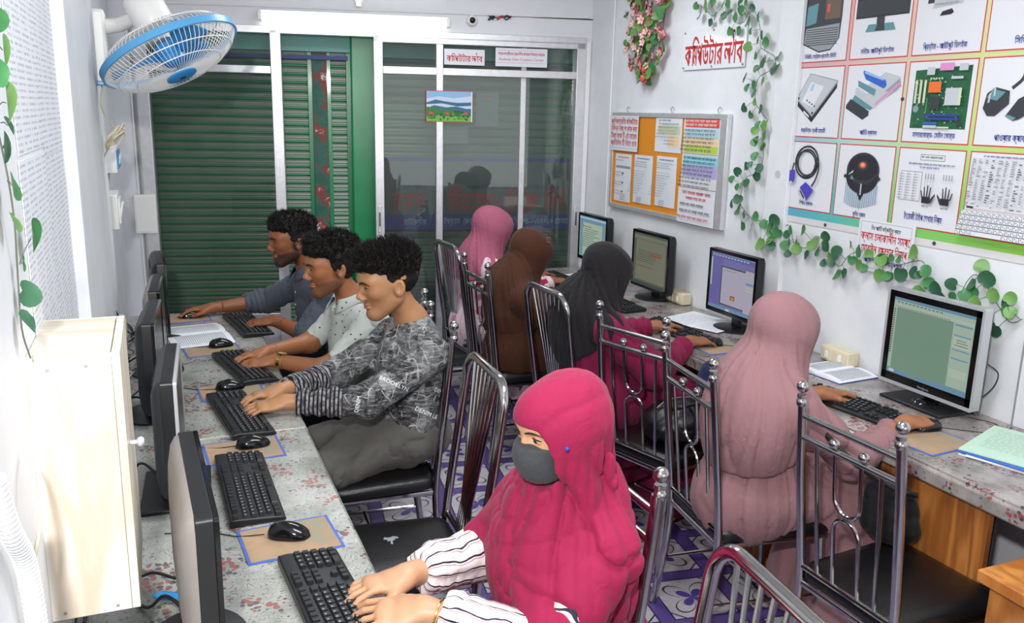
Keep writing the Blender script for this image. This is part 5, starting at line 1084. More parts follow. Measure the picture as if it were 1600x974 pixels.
def collar(root, sp, mat):
    nk = Vector(sp['neck']); fw = Vector(nrm(sp['fwd'])); lat = Vector((0, 0, 1)).cross(fw); mb = MB(); V = []; n = 22
    for i in range(n+1):
        a = R(28)+R(304)*i/n; d = fw*math.cos(a)+lat*math.sin(a); fr = math.cos(a)
        r0, r1 = .064, .070; z0 = .040-.030*max(0, fr)+.022*max(0, -fr); flap = .030+.028*max(0, fr)**2
        p0 = nk+fw*.006+d*r0+Vector((0, 0, z0)); p1 = nk+fw*.006+d*(r1+.006)+Vector((0, 0, z0+.004)); p2 = nk+fw*.006+d*(r1+.020+.01*max(0, fr))+Vector((0, 0, z0-flap))
        pin = nk+fw*.006+d*(r0+.002)+Vector((0, 0, z0-.045)); V += [tuple(pin), tuple(p0), tuple(p1), tuple(p2)]
    F = [(i*4+j, (i+1)*4+j, (i+1)*4+j+1, i*4+j+1) for i in range(n) for j in range(3)]
    o = mb.add(V, F, 0, True).build('collar', mat, root); o.matrix_parent_inverse = Matrix.Translation(-Vector(root.location)); s_ = o.modifiers.new('solid', 'SOLIDIFY'); s_.thickness = .0025; s_.offset = 0
pm('gold', '#d9b871', .22, metal=1.0); pm('watch_face', '#efe2bd', .2)
def watch(root, arm):
    el, wr = Vector(arm[1]), Vector(arm[2]); d = (wr-el).normalized(); c = wr-d*.030; up = (Vector((0, 0, 1))-d*d.z).normalized(); sd = d.cross(up); M = Matrix((d, sd, up)).transposed().to_4x4(); M.translation = c
    mb = MB()
    for k in range(26):
        a = 2*PI*k/26; mb.box((0, 0, 0), (.0145, .0062, .0032)); mb.v[-1] = np.array([(M @ Matrix.Rotation(a, 4, 'X') @ Matrix.Translation((0, 0, .0290))) @ Vector(q) for q in mb.v[-1]])
    o = mb.build('watch_strap', 'gold', root); o.matrix_parent_inverse = Matrix.Translation(-Vector(root.location))
    T = M @ Matrix.Rotation(R(-14), 4, 'X') @ Matrix.Translation((0, 0, .028)); o = MB().lathe([(.018, 0), (.0185, .004), (.016, .0065)], 24, 0, T).build('watch_case', 'gold', root); o.matrix_parent_inverse = Matrix.Translation(-Vector(root.location))
    o = MB().lathe([(.0155, .0062), (.0155, .0069)], 24, 0, T).build('watch_dial', 'watch_face', root); o.matrix_parent_inverse = Matrix.Translation(-Vector(root.location))
def bracelet(root, arm, back, r_, mat, n=1, label=None, beads=False):
    el, wr = Vector(arm[1]), Vector(arm[2]); d = (wr-el).normalized()
    up = (Vector((0, 0, 1))-d*d.z).normalized(); sd = d.cross(up)
    for k in range(n):
        c = wr-d*(back+.007*k)
        if beads:
            mb = MB()
            for i in range(24): a = 2*PI*i/24; mb.ball(tuple(c+(up*math.cos(a)+sd*math.sin(a))*r_), .0042, 0, 8, 5)
        else: mb = MB().tube([tuple(c+(up*math.cos(a)+sd*math.sin(a))*r_) for a in np.linspace(0, 2*PI, 30)[:-1]], .0018, 7, closed=True)
        o = mb.build('bangle', mat, root); o.matrix_parent_inverse = Matrix.Translation(-Vector(root.location))
def robe(root, sp, mat, seed, h=.0075, bulk=1.0, skirt=True, flare=.0, ends=(.93, .93), name='robe', amp=.011, sl=0.0):
    pv, ch, nk = V3(*sp['pelvis']), V3(*sp['chest']), V3(*sp['neck']); fw = nrm(sp['fwd']); fl = (tuple(fw), .88)
    fs = [cap(pv, ch, .160*bulk, .138*bulk, fl), (cap(ch, nk-V3(0, 0, .06), .135*bulk, .08, fl), .05)]
    for (sh, *_r) in sp['arms']: fs += [(cap(nk-V3(0, 0, .04), sh, .055, .062), .05)]
    if skirt:
        for kn, an in sp['legs']: fs += [(cap(pv, kn, .135*bulk, .10*bulk), .07), (cap(kn, V3(*an)-V3(0, 0, .0), .10*bulk, .125*bulk+flare), .06)]
        k1, k2 = V3(*sp['legs'][0][0]), V3(*sp['legs'][1][0]); fs.append((cap(k1, k2, .09), .06)); a1, a2 = V3(*sp['legs'][0][1]), V3(*sp['legs'][1][1]); fs.append((cap(a1, a2, .12), .08)); fs.append((cap(pv-V3(0, 0, .02), pv-V3(0, 0, .02)-fw*.05, .17*bulk), .06))
    DC = (pv+V3(0, 0, .1)).astype(F32); f0 = U(fs, .05); slv = [sleeve_fn(a[0], a[1], a[2], .068+sl, .070+sl, .045+sl, te, seed+i, .007)[0] for i, (a, te) in enumerate(zip(sp['arms'], ends))]
    def f(P):
        d = f0(P)
        for s in slv: d = smin(d, s(P), .035)
        return smax(d+hangf(P, DC, seed, amp, 5.5, 1.4), .02-P[:, 2], .01)
    A = np.array([pv, ch, nk]+[q for a in sp['arms'] for q in a[:3]]+([q for l in sp['legs'] for q in l] if skirt else [])); lo = A.min(0)-.30; hi = A.max(0)+.28; hi[2] = nk[2]+.1; lo[2] = max(lo[2], -.01)
    return garment(name, root, f, lo, hi, h, mat)
def scarf(root, sp, mat, seed, hem, h=.006, back=.0, puff=1.0, face=None, drape=1.0, amp=.012, tilt=(0, 0), pts=(), name='headscarf', fr=(10, 10, 2.6), topk=0.0, sw=(), K_=5.0, cov=.55):
    hc, hf, hu, hs = sp['head']; HB = basis(hf, hu); nk, ch, pv = V3(*sp['neck']), V3(*sp['chest']), V3(*sp['pelvis']); fw = nrm(sp['fwd'])
    hd = loc2(hc, HB, hs, U([ell((-.020, 0, .026), (.110*puff, .088*puff, .095*puff)), (ell((.010, 0, -.035), (.080, .074, .100)), .05), (ell((.042, 0, .034), (.066, .066, .062)), .03), (ell((-.060, 0, .030+topk), (.062*puff, .060*puff, .062*puff)), .04)], .05))
    jaw = V3(*hc)+HB@np.array([-.015, 0, -.070]); fs = [hd, (cap(V3(*hc)-V3(0, 0, .02)-fw*.02, nk-V3(0, 0, .05), .086*puff, .125*drape), .05), (cap(nk-V3(0, 0, .05), ch-V3(0, 0, .02), .125*drape, .150*drape, (tuple(fw), .9)), .06), (cap(ch-V3(0, 0, .02), pv, .150*drape, .165*drape, (tuple(fw), .95)), .06)]
    for (sh, el, *_r) in sp['arms']: fs += [(cap(nk-V3(0, 0, .03), V3(*sh)+V3(0, 0, .0), .060, .064), .05), (cap(sh, V3(*sh)+(V3(*el)-V3(*sh))*cov, .066, .072), .04)]
    for p, r_ in pts: fs.append((ell(p, r_), .07))
    DC = (nk+V3(0, 0, .0)).astype(F32); LN = ((nk-pv)[:2]/max(.2, nk[2]-pv[2])).astype(F32); swg = swags(sw); g = U(fs, .05); fw32 = fw.astype(F32); lat = nrm(np.cross((0, 0, 1), fw)).astype(F32); pv32 = pv.astype(F32)
    hcn = np.array(hc, F32); HB32 = np.array(HB, F32)
    def f(P):
        L = (P-hcn)@HB32/hs; hw = np.clip((L[:, 2]+.10)/.1, 0, 1); d = g(P)+hangf(P, DC, seed, amp, K_, 1.8, LN)*(1-.80*hw)+(swg(P)*(1-.75*hw) if sw else 0)
        q = P-pv32; hz = hem+tilt[0]*(q@fw32)+tilt[1]*(q@lat)+.012*np.sin(q@lat*22+seed)+.01*np.sin(q@fw32*25); d = smax(d, hz-P[:, 2], .008)
        if face is not None:
            z0, z1, yw, x0 = face; e = (np.abs(L[:, 1]/yw)**3+np.abs((L[:, 2]-(z0+z1)/2)/((z1-z0)/2))**3)**(1/3)-1; cut = np.maximum(e*.05, x0-L[:, 0]); d = smax(d, -cut, .010)
        return d
    A = np.array([hc, nk, ch, pv]+[a[0] for a in sp['arms']]); lo = A.min(0)-.27; hi = A.max(0)+.26; lo[2] = hem-.12; hi[2] = hc[2]+.22
    return garment(name, root, f, lo, hi, h, mat)
def build_women():
    # woman in mauve, at the silver-framed monitor
    G1, G2 = dict(curl=.75, spread=.9), dict(curl=.85, spread=.9)
    sp = dict(fwd=(1, .05, 0), skin='#9a6242', ears=False, face=False, hh=.006, nr=.045, head=((1.845, 2.16, 1.085), nrm((1, .05, -.25)), (0, 0, 1), .98), neck=(1.78, 2.17, .965), chest=(1.775, 2.17, .79), pelvis=(1.78, 2.17, .55),
        arms=[((1.785, 2.015, .875), (1.98, 1.955, .70), (2.225, 1.985, .785), nrm((1, .02, -.08)), nrm((.1, -.1, 1)), 1, G1), ((1.785, 2.335, .875), (1.96, 2.40, .74), (2.16, 2.31, .79), nrm((1, -.1, -.1)), nrm((.1, .1, 1)), -1, G2)], legs=legs(0, 2.13, 2.13, .10, .50, ax=-.02))
    t = person('woman in dusty mauve headscarf and robes at the silver-framed monitor', (1.78, 2.17, 0)); body(t, sp); robe(t, sp, 'cloth_mauve', 51, bulk=.97, ends=(.80, .85), sl=-.006, flare=.02)
    scarf(t, sp, 'cloth_mauve', 52, .66, puff=1.04, drape=1.0, tilt=(.22, -.25), amp=.012,  pts=[((1.70, 2.12, .80), (.13, .17, .20))], fr=(8, 8, 1.8))
    W5 = sp
    # woman in black headscarf and wine robe
    sp = dict(fwd=(1, .02, 0), skin='#8f5a3c', ears=False, face=False, hh=.006, nr=.045, head=((1.765, 3.215, 1.095), nrm((1, .05, -.45)), (0, 0, 1), .98), neck=(1.685, 3.22, .965), chest=(1.70, 3.22, .79), pelvis=(1.76, 3.23, .55),
        arms=[((1.70, 3.06, .875), (1.88, 2.98, .70), (2.12, 3.09, .785), nrm((1, .08, -.08)), nrm((.1, -.1, 1)), 1, dict(G1)), ((1.70, 3.38, .875), (1.88, 3.45, .74), (2.12, 3.37, .79), nrm((1, .0, -.1)), nrm((.1, .1, 1)), -1, dict(G2))], legs=legs(0, 2.09, 3.20, .11, .50, ax=-.02))
    t = person('woman in black headscarf over a wine red robe, one hand on the mouse', (1.76, 3.23, 0)); body(t, sp); robe(t, sp, 'cloth_wine', 61, bulk=1.04, ends=(.88, .9), sl=.004, flare=.02)
    scarf(t, sp, 'cloth_charcoal', 62, .80, puff=1.0, drape=1.0, tilt=(.62, -.30), amp=.014,  pts=[((1.62, 3.26, .88), (.10, .12, .18))])
    # woman in brown
    sp = dict(fwd=(1, .0, 0), skin='#8f5a3c', ears=False, face=False, hh=.006, nr=.045, head=((1.755, 4.015, 1.045), nrm((1, .0, -.6)), (0, 0, 1), .98), neck=(1.65, 4.02, .925), chest=(1.66, 4.02, .77), pelvis=(1.73, 4.02, .55),
        arms=[((1.66, 3.86, .84), (1.84, 3.78, .70), (2.10, 3.90, .79), nrm((1, .08, -.08)), nrm((.1, -.1, 1)), 1, dict(G1)), ((1.66, 4.18, .84), (1.84, 4.25, .74), (2.10, 4.12, .79), nrm((1, .0, -.1)), nrm((.1, .1, 1)), -1, dict(G2))], legs=legs(0, 2.07, 4.0, .11, .50, ax=-.02))
    t = person('woman bending forward in a chocolate brown headscarf and long brown robe', (1.73, 4.02, 0)); body(t, sp); robe(t, sp, 'cloth_brown', 71, bulk=1.06, sl=.004, flare=.03)
    scarf(t, sp, 'cloth_brown', 72, .70, puff=1.03, drape=1.06, tilt=(.3, 0), amp=.014)
    pb = MB()
    for k in range(10): a = 2*PI*k/10; pb.ball((1.81+.002*math.cos(a), 3.932, 1.125+.014*math.sin(a)), .003); pb.v[-1][:, 0] += .008*math.cos(a)
    o = pb.build('headscarf_pin', 'cloth_pink', t); o.matrix_parent_inverse = Matrix.Translation(-Vector(t.location))
    # woman in pink at the far end
    sp = dict(fwd=(1, .0, 0), skin='#8f5a3c', ears=False, face=False, hh=.006, nr=.045, head=((1.775, 4.62, 1.095), nrm((1, -.05, -.35)), (0, 0, 1), 1.0), neck=(1.70, 4.63, .96), chest=(1.69, 4.63, .79), pelvis=(1.74, 4.63, .55),
        arms=[((1.70, 4.47, .875), (1.86, 4.40, .70), (2.10, 4.52, .79), nrm((1, .08, -.08)), nrm((.1, -.1, 1)), 1, dict(G1)), ((1.70, 4.79, .875), (1.86, 4.85, .74), (2.10, 4.75, .79), nrm((1, .0, -.1)), nrm((.1, .1, 1)), -1, dict(G2))], legs=legs(0, 2.07, 4.61, .11, .50, ax=-.02))
    t = person('woman in dusty pink headscarf and pink floral dress by the glass doors', (1.74, 4.63, 0)); body(t, sp); robe(t, sp, 'cloth_floral', 81, bulk=.98, sl=.002)
    scarf(t, sp, 'cloth_pink', 82, .86, puff=1.03, drape=.98, tilt=(.3, 0), amp=.013)
    # woman in magenta, nearest the camera
    hf = nrm((-1, -.22, -.20))
    sp = dict(fwd=(-1, -.12, 0), skin='#bd8f6e', lips='#b0685c', ears=False, face=True, brows=True, bw=.55, gaze=-.75, hh=.0024, nr=.042, head=((.715, 1.475, 1.142), hf, (0, 0, 1), .87), neck=(.775, 1.52, .965), chest=(.775, 1.53, .80), pelvis=(.78, 1.57, .555),
        arms=[((.785, 1.39, .885), (.645, 1.33, .735), (.43, 1.47, .79), nrm((-1, .38, -.10)), nrm((-.2, -.15, 1)), -1, dict(curl=.78, spread=.9)), ((.75, 1.68, .885), (.655, 1.72, .745), (.435, 1.605, .79), nrm((-1, -.03, -.10)), nrm((-.15, .05, 1)), 1, dict(curl=.85, spread=1.1))], legs=legs(0, .45, 1.55, .11, .50), hres=.0022)
    t = person('woman in bright magenta headscarf and black face mask, typing nearest the camera', (.79, 1.57, 0)); bo, HB = body(t, sp)
    robe(t, sp, 'cloth_magenta', 91, bulk=1.0, ends=(-.5, -.5), name='dress', sl=-.006); 
    for i, a in enumerate(sp['arms']):
        sh, el, wr = V3(*a[0]), V3(*a[1]), V3(*a[2]); e = el+(wr-el)*.86; d = nrm(wr-el).astype(F32); s0 = sh+(el-sh)*.55
        g = U([cap(s0, el, .062, .060), (cap(el, el+(wr-el)*.72, .062, .052), .03), (cap(el+(wr-el)*.70, e, .046, .031), .02)], .02); sg = nrm(np.cross(d, (0, 0, 1))); up_ = np.cross(sg, d)
        ang = lambda P, e=e, sg=sg, up_=up_: np.arctan2((P-e)@up_, (P-e)@sg)
        def f(P, g=g, e=e, d=d, ang=ang, el=el): t_ = np.clip(((P-el)@d)/.3, 0, 1); return smax(g(P)+.0045*np.sin(ang(P)*9+vnoise(P*9, 3)*4)*t_+folds(P, 93, .006, (14, 14, 14)), (P-e.astype(F32))@d, .003)
        cf = lambda V, ang=ang: np.stack([(ang(V)/(2*PI)) % 1, np.zeros(len(V)), np.zeros(len(V))], 1)
        A = np.array([s0, el, e]); garment('blouse_sleeve', t, f, A.min(0)-.1, A.max(0)+.1, .0045, 'cloth_striped', 1, cf)
        bracelet(t, a, .047, .0285, 'gold', 1, None, True)
    bracelet(t, sp['arms'][0], .030, .030, 'gold', 2)
    scarf(t, sp, 'cloth_magenta', 95, .70, h=.0044, puff=1.0, drape=1.0, amp=.012, tilt=(.10, .10), face=(-.125, .036, .065, .030), name='headscarf', cov=.85, K_=3.0, pts=[((.70, 1.50, .82), (.11, .14, .16))], sw=[((.80, 1.30, 1.06), .085, .010, .40, (1, .8, 1)), ((.69, 1.56, 1.09), .07, .006, .26, (1, 1, .8))])
    # mask: face surface pushed out, bounded above by the nose bridge line
    hfn = head_fn(False); blob = U([ell((.062, 0, -.045), (.062, .056, .062)), (ell((.092, 0, -.040), (.032, .028, .042)), .03), (ell((.060, 0, -.085), (.048, .040, .034)), .03)], .02)
    def mk(P):
        d = smin(blob(P), hfn(P)-.004, .012); x, y, z = P.T; top = -.004-.20*np.abs(y)+.0*x; d = smax(d, z-top, .003); return smax(smax(d, -.115-z, .01), .026-x, .004)
    hc = sp['head'][0]; ff = loc2(hc, HB, .87, mk); garment('face_mask', t, ff, np.array(hc)-.17, np.array(hc)+.17, .003, 'mask_black')
    # under-band across the forehead
    T = Matrix.Translation(hc) @ Matrix(HB.tolist()).to_4x4(); 
    o = MB().ball(tuple(T @ Vector((.052, .0905, -.002))), .0045).build('scarf_pin', 'blue_ink', t); o.matrix_parent_inverse = Matrix.Translation(-Vector(t.location))
    sc_ = [o for o in t.children if o.name.startswith('headscarf')][0]; me = sc_.data; bv = BVHTree.FromPolygons([v.co[:] for v in me.vertices], [tuple(p.vertices) for p in me.polygons])
    h = bv.ray_cast(Vector((.775, .9, .885)), Vector((0, 1, 0)), 1.0)
    if h[0] is not None: o = MB().ball((0, 0, 0), .011, 0, 14, 8, (.42, 1, .18)).build('scarf_brooch', 'plastic_black', t); T_ = Matrix.Translation(h[0]+h[1]*.001) @ h[1].to_track_quat('Z', 'Y').to_matrix().to_4x4(); o.matrix_parent_inverse = Matrix.Translation(-Vector(t.location)); o.matrix_local = T_
    return sp
S3, S2, S1 = build_men(); W1 = build_women()

def buttons(ob, sp, zs, mat, r_=.0055):
    me = ob.data; bv = BVHTree.FromPolygons([v.co[:] for v in me.vertices], [tuple(p.vertices) for p in me.polygons]); fw = Vector(nrm(sp['fwd'])); ch = Vector(sp['chest'])
    for z in zs:
        h = bv.ray_cast(Vector((ch.x, ch.y, z))+fw*.4, -fw, .5)
        if h[0] is not None: MB().lathe([(r_, 0), (r_, .0015), (r_*.7, .0022)], 10, 0, Matrix.Translation(h[0]+h[1]*.0003) @ h[1].to_track_quat('Z', 'Y').to_matrix().to_4x4()).build('button', mat, ob)
# words printed on the grey shirt, laid on the cloth
def on_cloth(root, ob, words_):
    me = ob.data; bv = BVHTree.FromPolygons([v.co[:] for v in me.vertices], [tuple(p.vertices) for p in me.polygons]); mb = MB()
    for s, size, P, n_, rot in words_:
        n_ = Vector(n_).normalized(); ux = Vector((0, 0, 1)).cross(n_).normalized(); uy = n_.cross(ux); T = frame(Vector(P)+n_*.12, ux, uy) @ Matrix.Rotation(R(rot), 4, 'Z'); k = len(mb.v); text_mb(mb, s, size, T, 0, 'CENTER', .0006)
        for V in mb.v[k:]:
            for i, v in enumerate(V):
                h = bv.ray_cast(Vector(v), -n_, .4)
                if h[0] is not None: V[i] = h[0]+n_*.0018
    o = mb.build('shirt_lettering', 'paper', root); o.matrix_parent_inverse = Matrix.Translation(-Vector(root.location))
sh_ = [o for o in bpy.data.objects if o.name == 'printed_shirt'][0]
on_cloth(sh_.parent, sh_, [('BROOKLYN', .020, (.70, 2.74, .84), (-.25, -1, .35), -25), ('DENIM LEVI', .022, (.84, 2.76, .70), (-.1, -1, .2), -28), ('DENIM LEV', .020, (.91, 2.80, .76), (.1, -1, .2), -30), ('BROOKLYN', .018, (.76, 2.78, .60), (-.1, -1, .2), -10), ('DENIM', .018, (.565, 2.735, .785), (0, -1, .3), 75)])

for nm_, sp_, mt_ in (('slate_shirt', S1, 'paper'), ('spotted_shirt', S2, 'p_btn')):
    pm('p_btn', '#9aa6a0', .4); buttons([o for o in bpy.data.objects if o.name == nm_][0], sp_, (.90, .84, .78, .71), mt_)
# ---------------------------------------------------------------- wall prints, vines and small things
def RW(y, z, off=0.003): return Vector((XR-off, y, z))
def RF(y, z, off=0.003): return frame((XR-off, y, z), (0, -1, 0), (0, 0, 1))
LEAVES = [(3.956,2.3,0.0132),(3.87,2.305,0.019),(3.803,2.301,0.0128),(3.843,2.278,0.0167),(3.918,2.248,0.0146),(3.826,2.21,0.0136),(3.774,2.233,0.0135),(3.727,2.276,0.014),(3.677,2.283,0.0132),(3.709,2.23,0.0133),(3.664,2.242,0.011),(3.618,2.215,0.0152),(3.584,2.277,0.0122),(3.549,2.275,0.0121),(3.573,2.241,0.0158),(3.542,2.219,0.0107),(3.514,2.198,0.0177),(3.475,2.241,0.0126),(3.434,2.203,0.0153),(3.495,2.143,0.0113),(3.648,2.155,0.0146),(3.588,2.153,0.0152),(3.409,2.121,0.0146),(3.421,2.097,0.0119),(3.375,2.085,0.0159),(3.48,2.071,0.0156),(3.437,2.033,0.0134),(3.373,2.011,0.0166),(3.359,1.996,0.0173),(3.278,2.019,0.0156),(3.289,1.966,0.0211),(3.416,1.968,0.0126),(3.483,1.931,0.0171),(3.377,1.911,0.0133),(3.487,1.886,0.0136),(3.41,1.893,0.0169),(3.407,1.857,0.0148),(3.409,1.82,0.012),(3.471,1.795,0.0151),(3.376,1.784,0.0162),(3.441,1.764,0.0129),(3.318,1.714,0.016),(3.364,1.717,0.0127),(3.326,1.673,0.0161),(3.388,1.69,0.0149),(3.39,1.641,0.0171),(3.333,1.625,0.0105),(3.391,1.635,0.0121),(3.331,1.619,0.0127),(3.387,1.571,0.015),(3.418,1.521,0.0144),(3.394,1.532,0.0115),(3.328,1.52,0.0148),(3.5,1.49,0.0154),(3.529,1.452,0.0126),(3.428,1.444,0.0138),(3.359,1.481,0.0157),(3.468,1.432,0.0146),(3.479,1.42,0.0117),(3.466,1.363,0.0169),(3.515,1.337,0.0156),(3.448,1.322,0.0139),(3.481,1.3,0.0126),(3.41,1.297,0.0124),(3.337,1.292,0.0165),(3.418,1.242,0.0161),(3.372,1.234,0.0123),(3.27,1.267,0.0156),(3.186,1.29,0.0208),(3.214,1.262,0.0161),(3.156,1.244,0.0173),(3.226,1.234,0.0154),(3.218,1.209,0.021),(3.267,1.175,0.0213),(3.202,1.175,0.0168),(3.08,1.265,0.0142),(3.106,1.241,0.0123),(3.111,1.19,0.0151),(3.089,1.21,0.0116),(3.083,1.156,0.0123),(3.022,1.227,0.0114),(3.019,1.19,0.0168),(2.988,1.27,0.0172),(2.975,1.167,0.014),(2.941,1.216,0.0177),(2.902,1.239,0.0137),(2.857,1.266,0.0154),(2.846,1.229,0.018),(2.901,1.195,0.0156),(2.829,1.183,0.0122),(2.8,1.163,0.0127),(2.865,1.15,0.0117),(2.776,1.209,0.0189),(2.777,1.114,0.0178),(2.734,1.129,0.0138),(2.718,1.249,0.0112),(2.656,1.234,0.0177),(2.692,1.193,0.013),(2.659,1.183,0.0166),(2.616,1.174,0.0115),(2.605,1.23,0.0127),(2.546,1.215,0.0184),(2.545,1.157,0.0173),(2.497,1.16,0.0118),(2.544,1.215,0.0165),(2.497,1.229,0.0114),(2.447,1.235,0.0121),(2.388,1.268,0.0194),(2.54,1.157,0.0162),(2.496,1.16,0.0135),(2.432,1.182,0.0185),(2.379,1.196,0.0158),(2.359,1.19,0.0098),(2.318,1.213,0.0155),(2.34,1.13,0.0169),(2.305,1.114,0.0117),(2.318,1.165,0.014),(2.295,1.168,0.0155),(2.265,1.156,0.0192),(2.235,1.127,0.0149),(2.207,1.184,0.0151),(2.198,1.138,0.0125),(2.127,1.2,0.0158),(2.119,1.177,0.0166),(2.144,1.159,0.0148),(2.154,1.112,0.0112),(2.107,1.264,0.0168),(2.065,1.229,0.0202),(2.037,1.178,0.0165),(1.97,1.181,0.0148),(1.993,1.158,0.0177),(1.984,1.139,0.0159),(1.958,1.135,0.0141),(2.095,1.143,0.0143),(2.047,1.095,0.0156),(2.004,1.066,0.0176)]
STEMS = [[(3.95,2.307),(3.851,2.257),(3.823,2.24),(3.764,2.274),(3.725,2.305)],[(3.645,2.207),(3.607,2.187),(3.573,2.195),(3.522,2.244),(3.456,2.205),(3.445,2.164),(3.437,2.11),(3.421,2.069),(3.363,2.042),(3.329,2.024),(3.319,1.991),(3.331,1.961),(3.403,1.937),(3.442,1.9),(3.436,1.838),(3.407,1.804),(3.333,1.743)],[(3.345,1.645),(3.343,1.59),(3.35,1.54),(3.358,1.494),(3.435,1.474),(3.477,1.439),(3.483,1.394),(3.477,1.351),(3.435,1.304),(3.385,1.277),(3.294,1.27),(3.225,1.251),(3.162,1.252),(3.135,1.28),(3.09,1.255),(3.063,1.204),(3.002,1.193),(2.968,1.228),(2.925,1.257),(2.886,1.243),(2.861,1.194),(2.782,1.149),(2.729,1.202),(2.69,1.224),(2.649,1.224),(2.566,1.204),(2.493,1.199)],[(2.559,1.2),(2.526,1.195),(2.465,1.209),(2.388,1.237),(2.361,1.237),(2.338,1.197),(2.326,1.18),(2.287,1.144),(2.236,1.119),(2.194,1.11),(2.171,1.136),(2.166,1.186),(2.154,1.219),(2.13,1.231),(2.103,1.221),(2.073,1.19),(2.027,1.136),(1.978,1.102),(1.95,1.103),(1.934,1.117)]]
LEFT_LEAVES = [(1.469,1.862,0.0114),(1.471,1.82,0.0159),(1.39,1.787,0.0127),(1.408,1.748,0.019),(1.449,1.715,0.0095),(1.405,1.687,0.0152),(1.411,1.632,0.014),(1.4,1.582,0.0108),(1.559,1.541,0.019),(1.453,1.467,0.014),(1.423,1.431,0.0127),(1.451,1.514,0.0082)]
def cm(name, col, rough=.6): return pm(name, col, rough)
for n_, c_ in dict(p_white='#dcdde2', p_red='#c8323c', p_black='#23252b', p_dark='#34383c', p_grey='#8f969b', p_lgrey='#bcc2c6', p_blue='#2f5fc0', p_dblue='#2a3f88', p_violet='#4a45b5', p_green='#1f5c3c', p_lgreen='#3f8a55', p_cream='#c9d0b0', p_orange='#e0702c', p_pink='#d68cc0', p_lblue='#a9c6e0', p_teal='#5f8d96', p_sky='#8fb8e0', p_mist='#c8d8ec', p_hill='#3c6a8a', p_leaf='#3f7a3a', p_grass='#7bb84a', p_roof='#cf5a48', p_sun='#e8a868', p_dusk='#8a6a60', p_brown='#6b5648', p_bandred='#e0503e', p_bandblue='#bcd9e4', p_bandpeach='#efd3a8', p_bandgreen='#bcd65a', p_bandcyan='#8fd0de', p_bandlilac='#b3addb', p_cork='#d98a1f').items(): cm(n_, c_)
def flat(mb, polys, mats, T, e0=.0):
    """polys: list of (material, [(u, v), ...]) on the local plane, each a hair above the one before"""
    for i, (m_, pts) in enumerate(polys):
        if m_ not in mats: mats.append(m_)
        mb.add([T @ Vector((u, v, e0+.00008*i)) for u, v in pts], [tuple(range(len(pts)))], mats.index(m_))
def rc(u0, v0, u1, v1): return [(u0, v0), (u1, v0), (u1, v1), (u0, v1)]
def ringp(cx, cy, r0, r1, n=28, sy=1.0, a0=0, a1=2*PI):
    out = []
    for i in range(n):
        a, b = a0+(a1-a0)*i/n, a0+(a1-a0)*(i+1)/n
        out.append([(cx+r0*math.cos(a), cy+sy*r0*math.sin(a)), (cx+r1*math.cos(a), cy+sy*r1*math.sin(a)), (cx+r1*math.cos(b), cy+sy*r1*math.sin(b)), (cx+r0*math.cos(b), cy+sy*r0*math.sin(b))])
    return out
def disc(cx, cy, r, n=24, sy=1.0): return [(cx+r*math.cos(2*PI*i/n), cy+sy*r*math.sin(2*PI*i/n)) for i in range(n)]
def stroke(pts, w_):
    out = []
    for i in range(len(pts)-1):
        a, b = Vector(pts[i]), Vector(pts[i+1]); d = (b-a); n_ = Vector((-d.y, d.x)).normalized()*w_/2; out.append([tuple(a-n_), tuple(b-n_), tuple(b+n_), tuple(a+n_)])
    return out
def words(u0, v0, u1, h_, dens, r_, mat='grey_ink'):
    out = []; u = u0
    while u < u1-.002:
        l = min(u1-u, r_.uniform(.5, 1.6)*h_*3); out.append((mat, rc(u, v0, u+l, v0+h_*.18))); k = u
        while k < u+l-h_*.3: out.append((mat, rc(k, v0-h_*r_.uniform(.5, .9), k+h_*.22, v0))); k += h_*r_.uniform(.35, .6)
        u += l+h_*.55
    return out
# ---- bengali words as lettering
def bengali(mb, s, size, T, mi=0, width=None, bold=.0, sx=1.0):
    text_mb(mb, bn(s), size, T @ Matrix.Diagonal((sx, 1, 1, 1)), mi, 'CENTER', bold, width/sx if width else None)
def lab_sign(mb, T, W_, H_, mi):
    """কম্পিউটার ল্যাব with the joined letters put together by hand; box W_ x H_"""
    tok = [('ক', .95), ('ি', 1), ('ম', .72), ('প', .78), ('উ', .95), ('ট', .95), ('া', 1), ('র', .95), (' ', 1), ('ল', 1.0), ('য়', 0), ('া', 1), ('ব', 1.0)]
    x = 0; parts_ = []
    for g, k in tok:
        if g == ' ': x += .16; continue
        if k == 0:      # ya-phala: a curl dropping from the headline
            P_ = smoothpath([(x+.02, .62), (x+.14, .40), (x+.17, .16), (x+.08, -.02), (x-.04, -.05)], 6); st_ = [(a, b) for a, b in [(p[0], p[1]) for p in P_]]
            for q in stroke(st_, .085): parts_.append((np.array([(a, b, 0) for a, b in q]), [(0, 1, 2, 3)])); 
            parts_.append((np.array([(x-.05, .62, 0), (x+.24, .62, 0), (x+.24, .70, 0), (x-.05, .70, 0)]), [(0, 1, 2, 3)])); x += .20; continue
        t_ = MB(); text_mb(t_, g, 1.0, Matrix.Identity(4), 0, 'LEFT', .012)
        if not t_.n: continue
        V = np.vstack(t_.v); V[:, 0] -= V[:, 0].min(); wd = V[:, 0].max()*k; V[:, 0] = V[:, 0]*k+x; parts_.append((V, t_.f)); x += (wd-.028) if g != 'ি' else .16
    allv = np.vstack([p[0] for p in parts_]); y0, y1 = allv[:, 1].min(), allv[:, 1].max()
    for V, F in parts_:
        V = V.copy(); V[:, 0] = (V[:, 0]/x-.5)*W_; V[:, 1] = ((V[:, 1]-y0)/(y1-y0)-.5)*H_; mb.add(V, F, mi, False, T)
pm('sheet_white', '#dfe2e8', .35); pm('sheet_gloss', '#e4e6ea', .08)
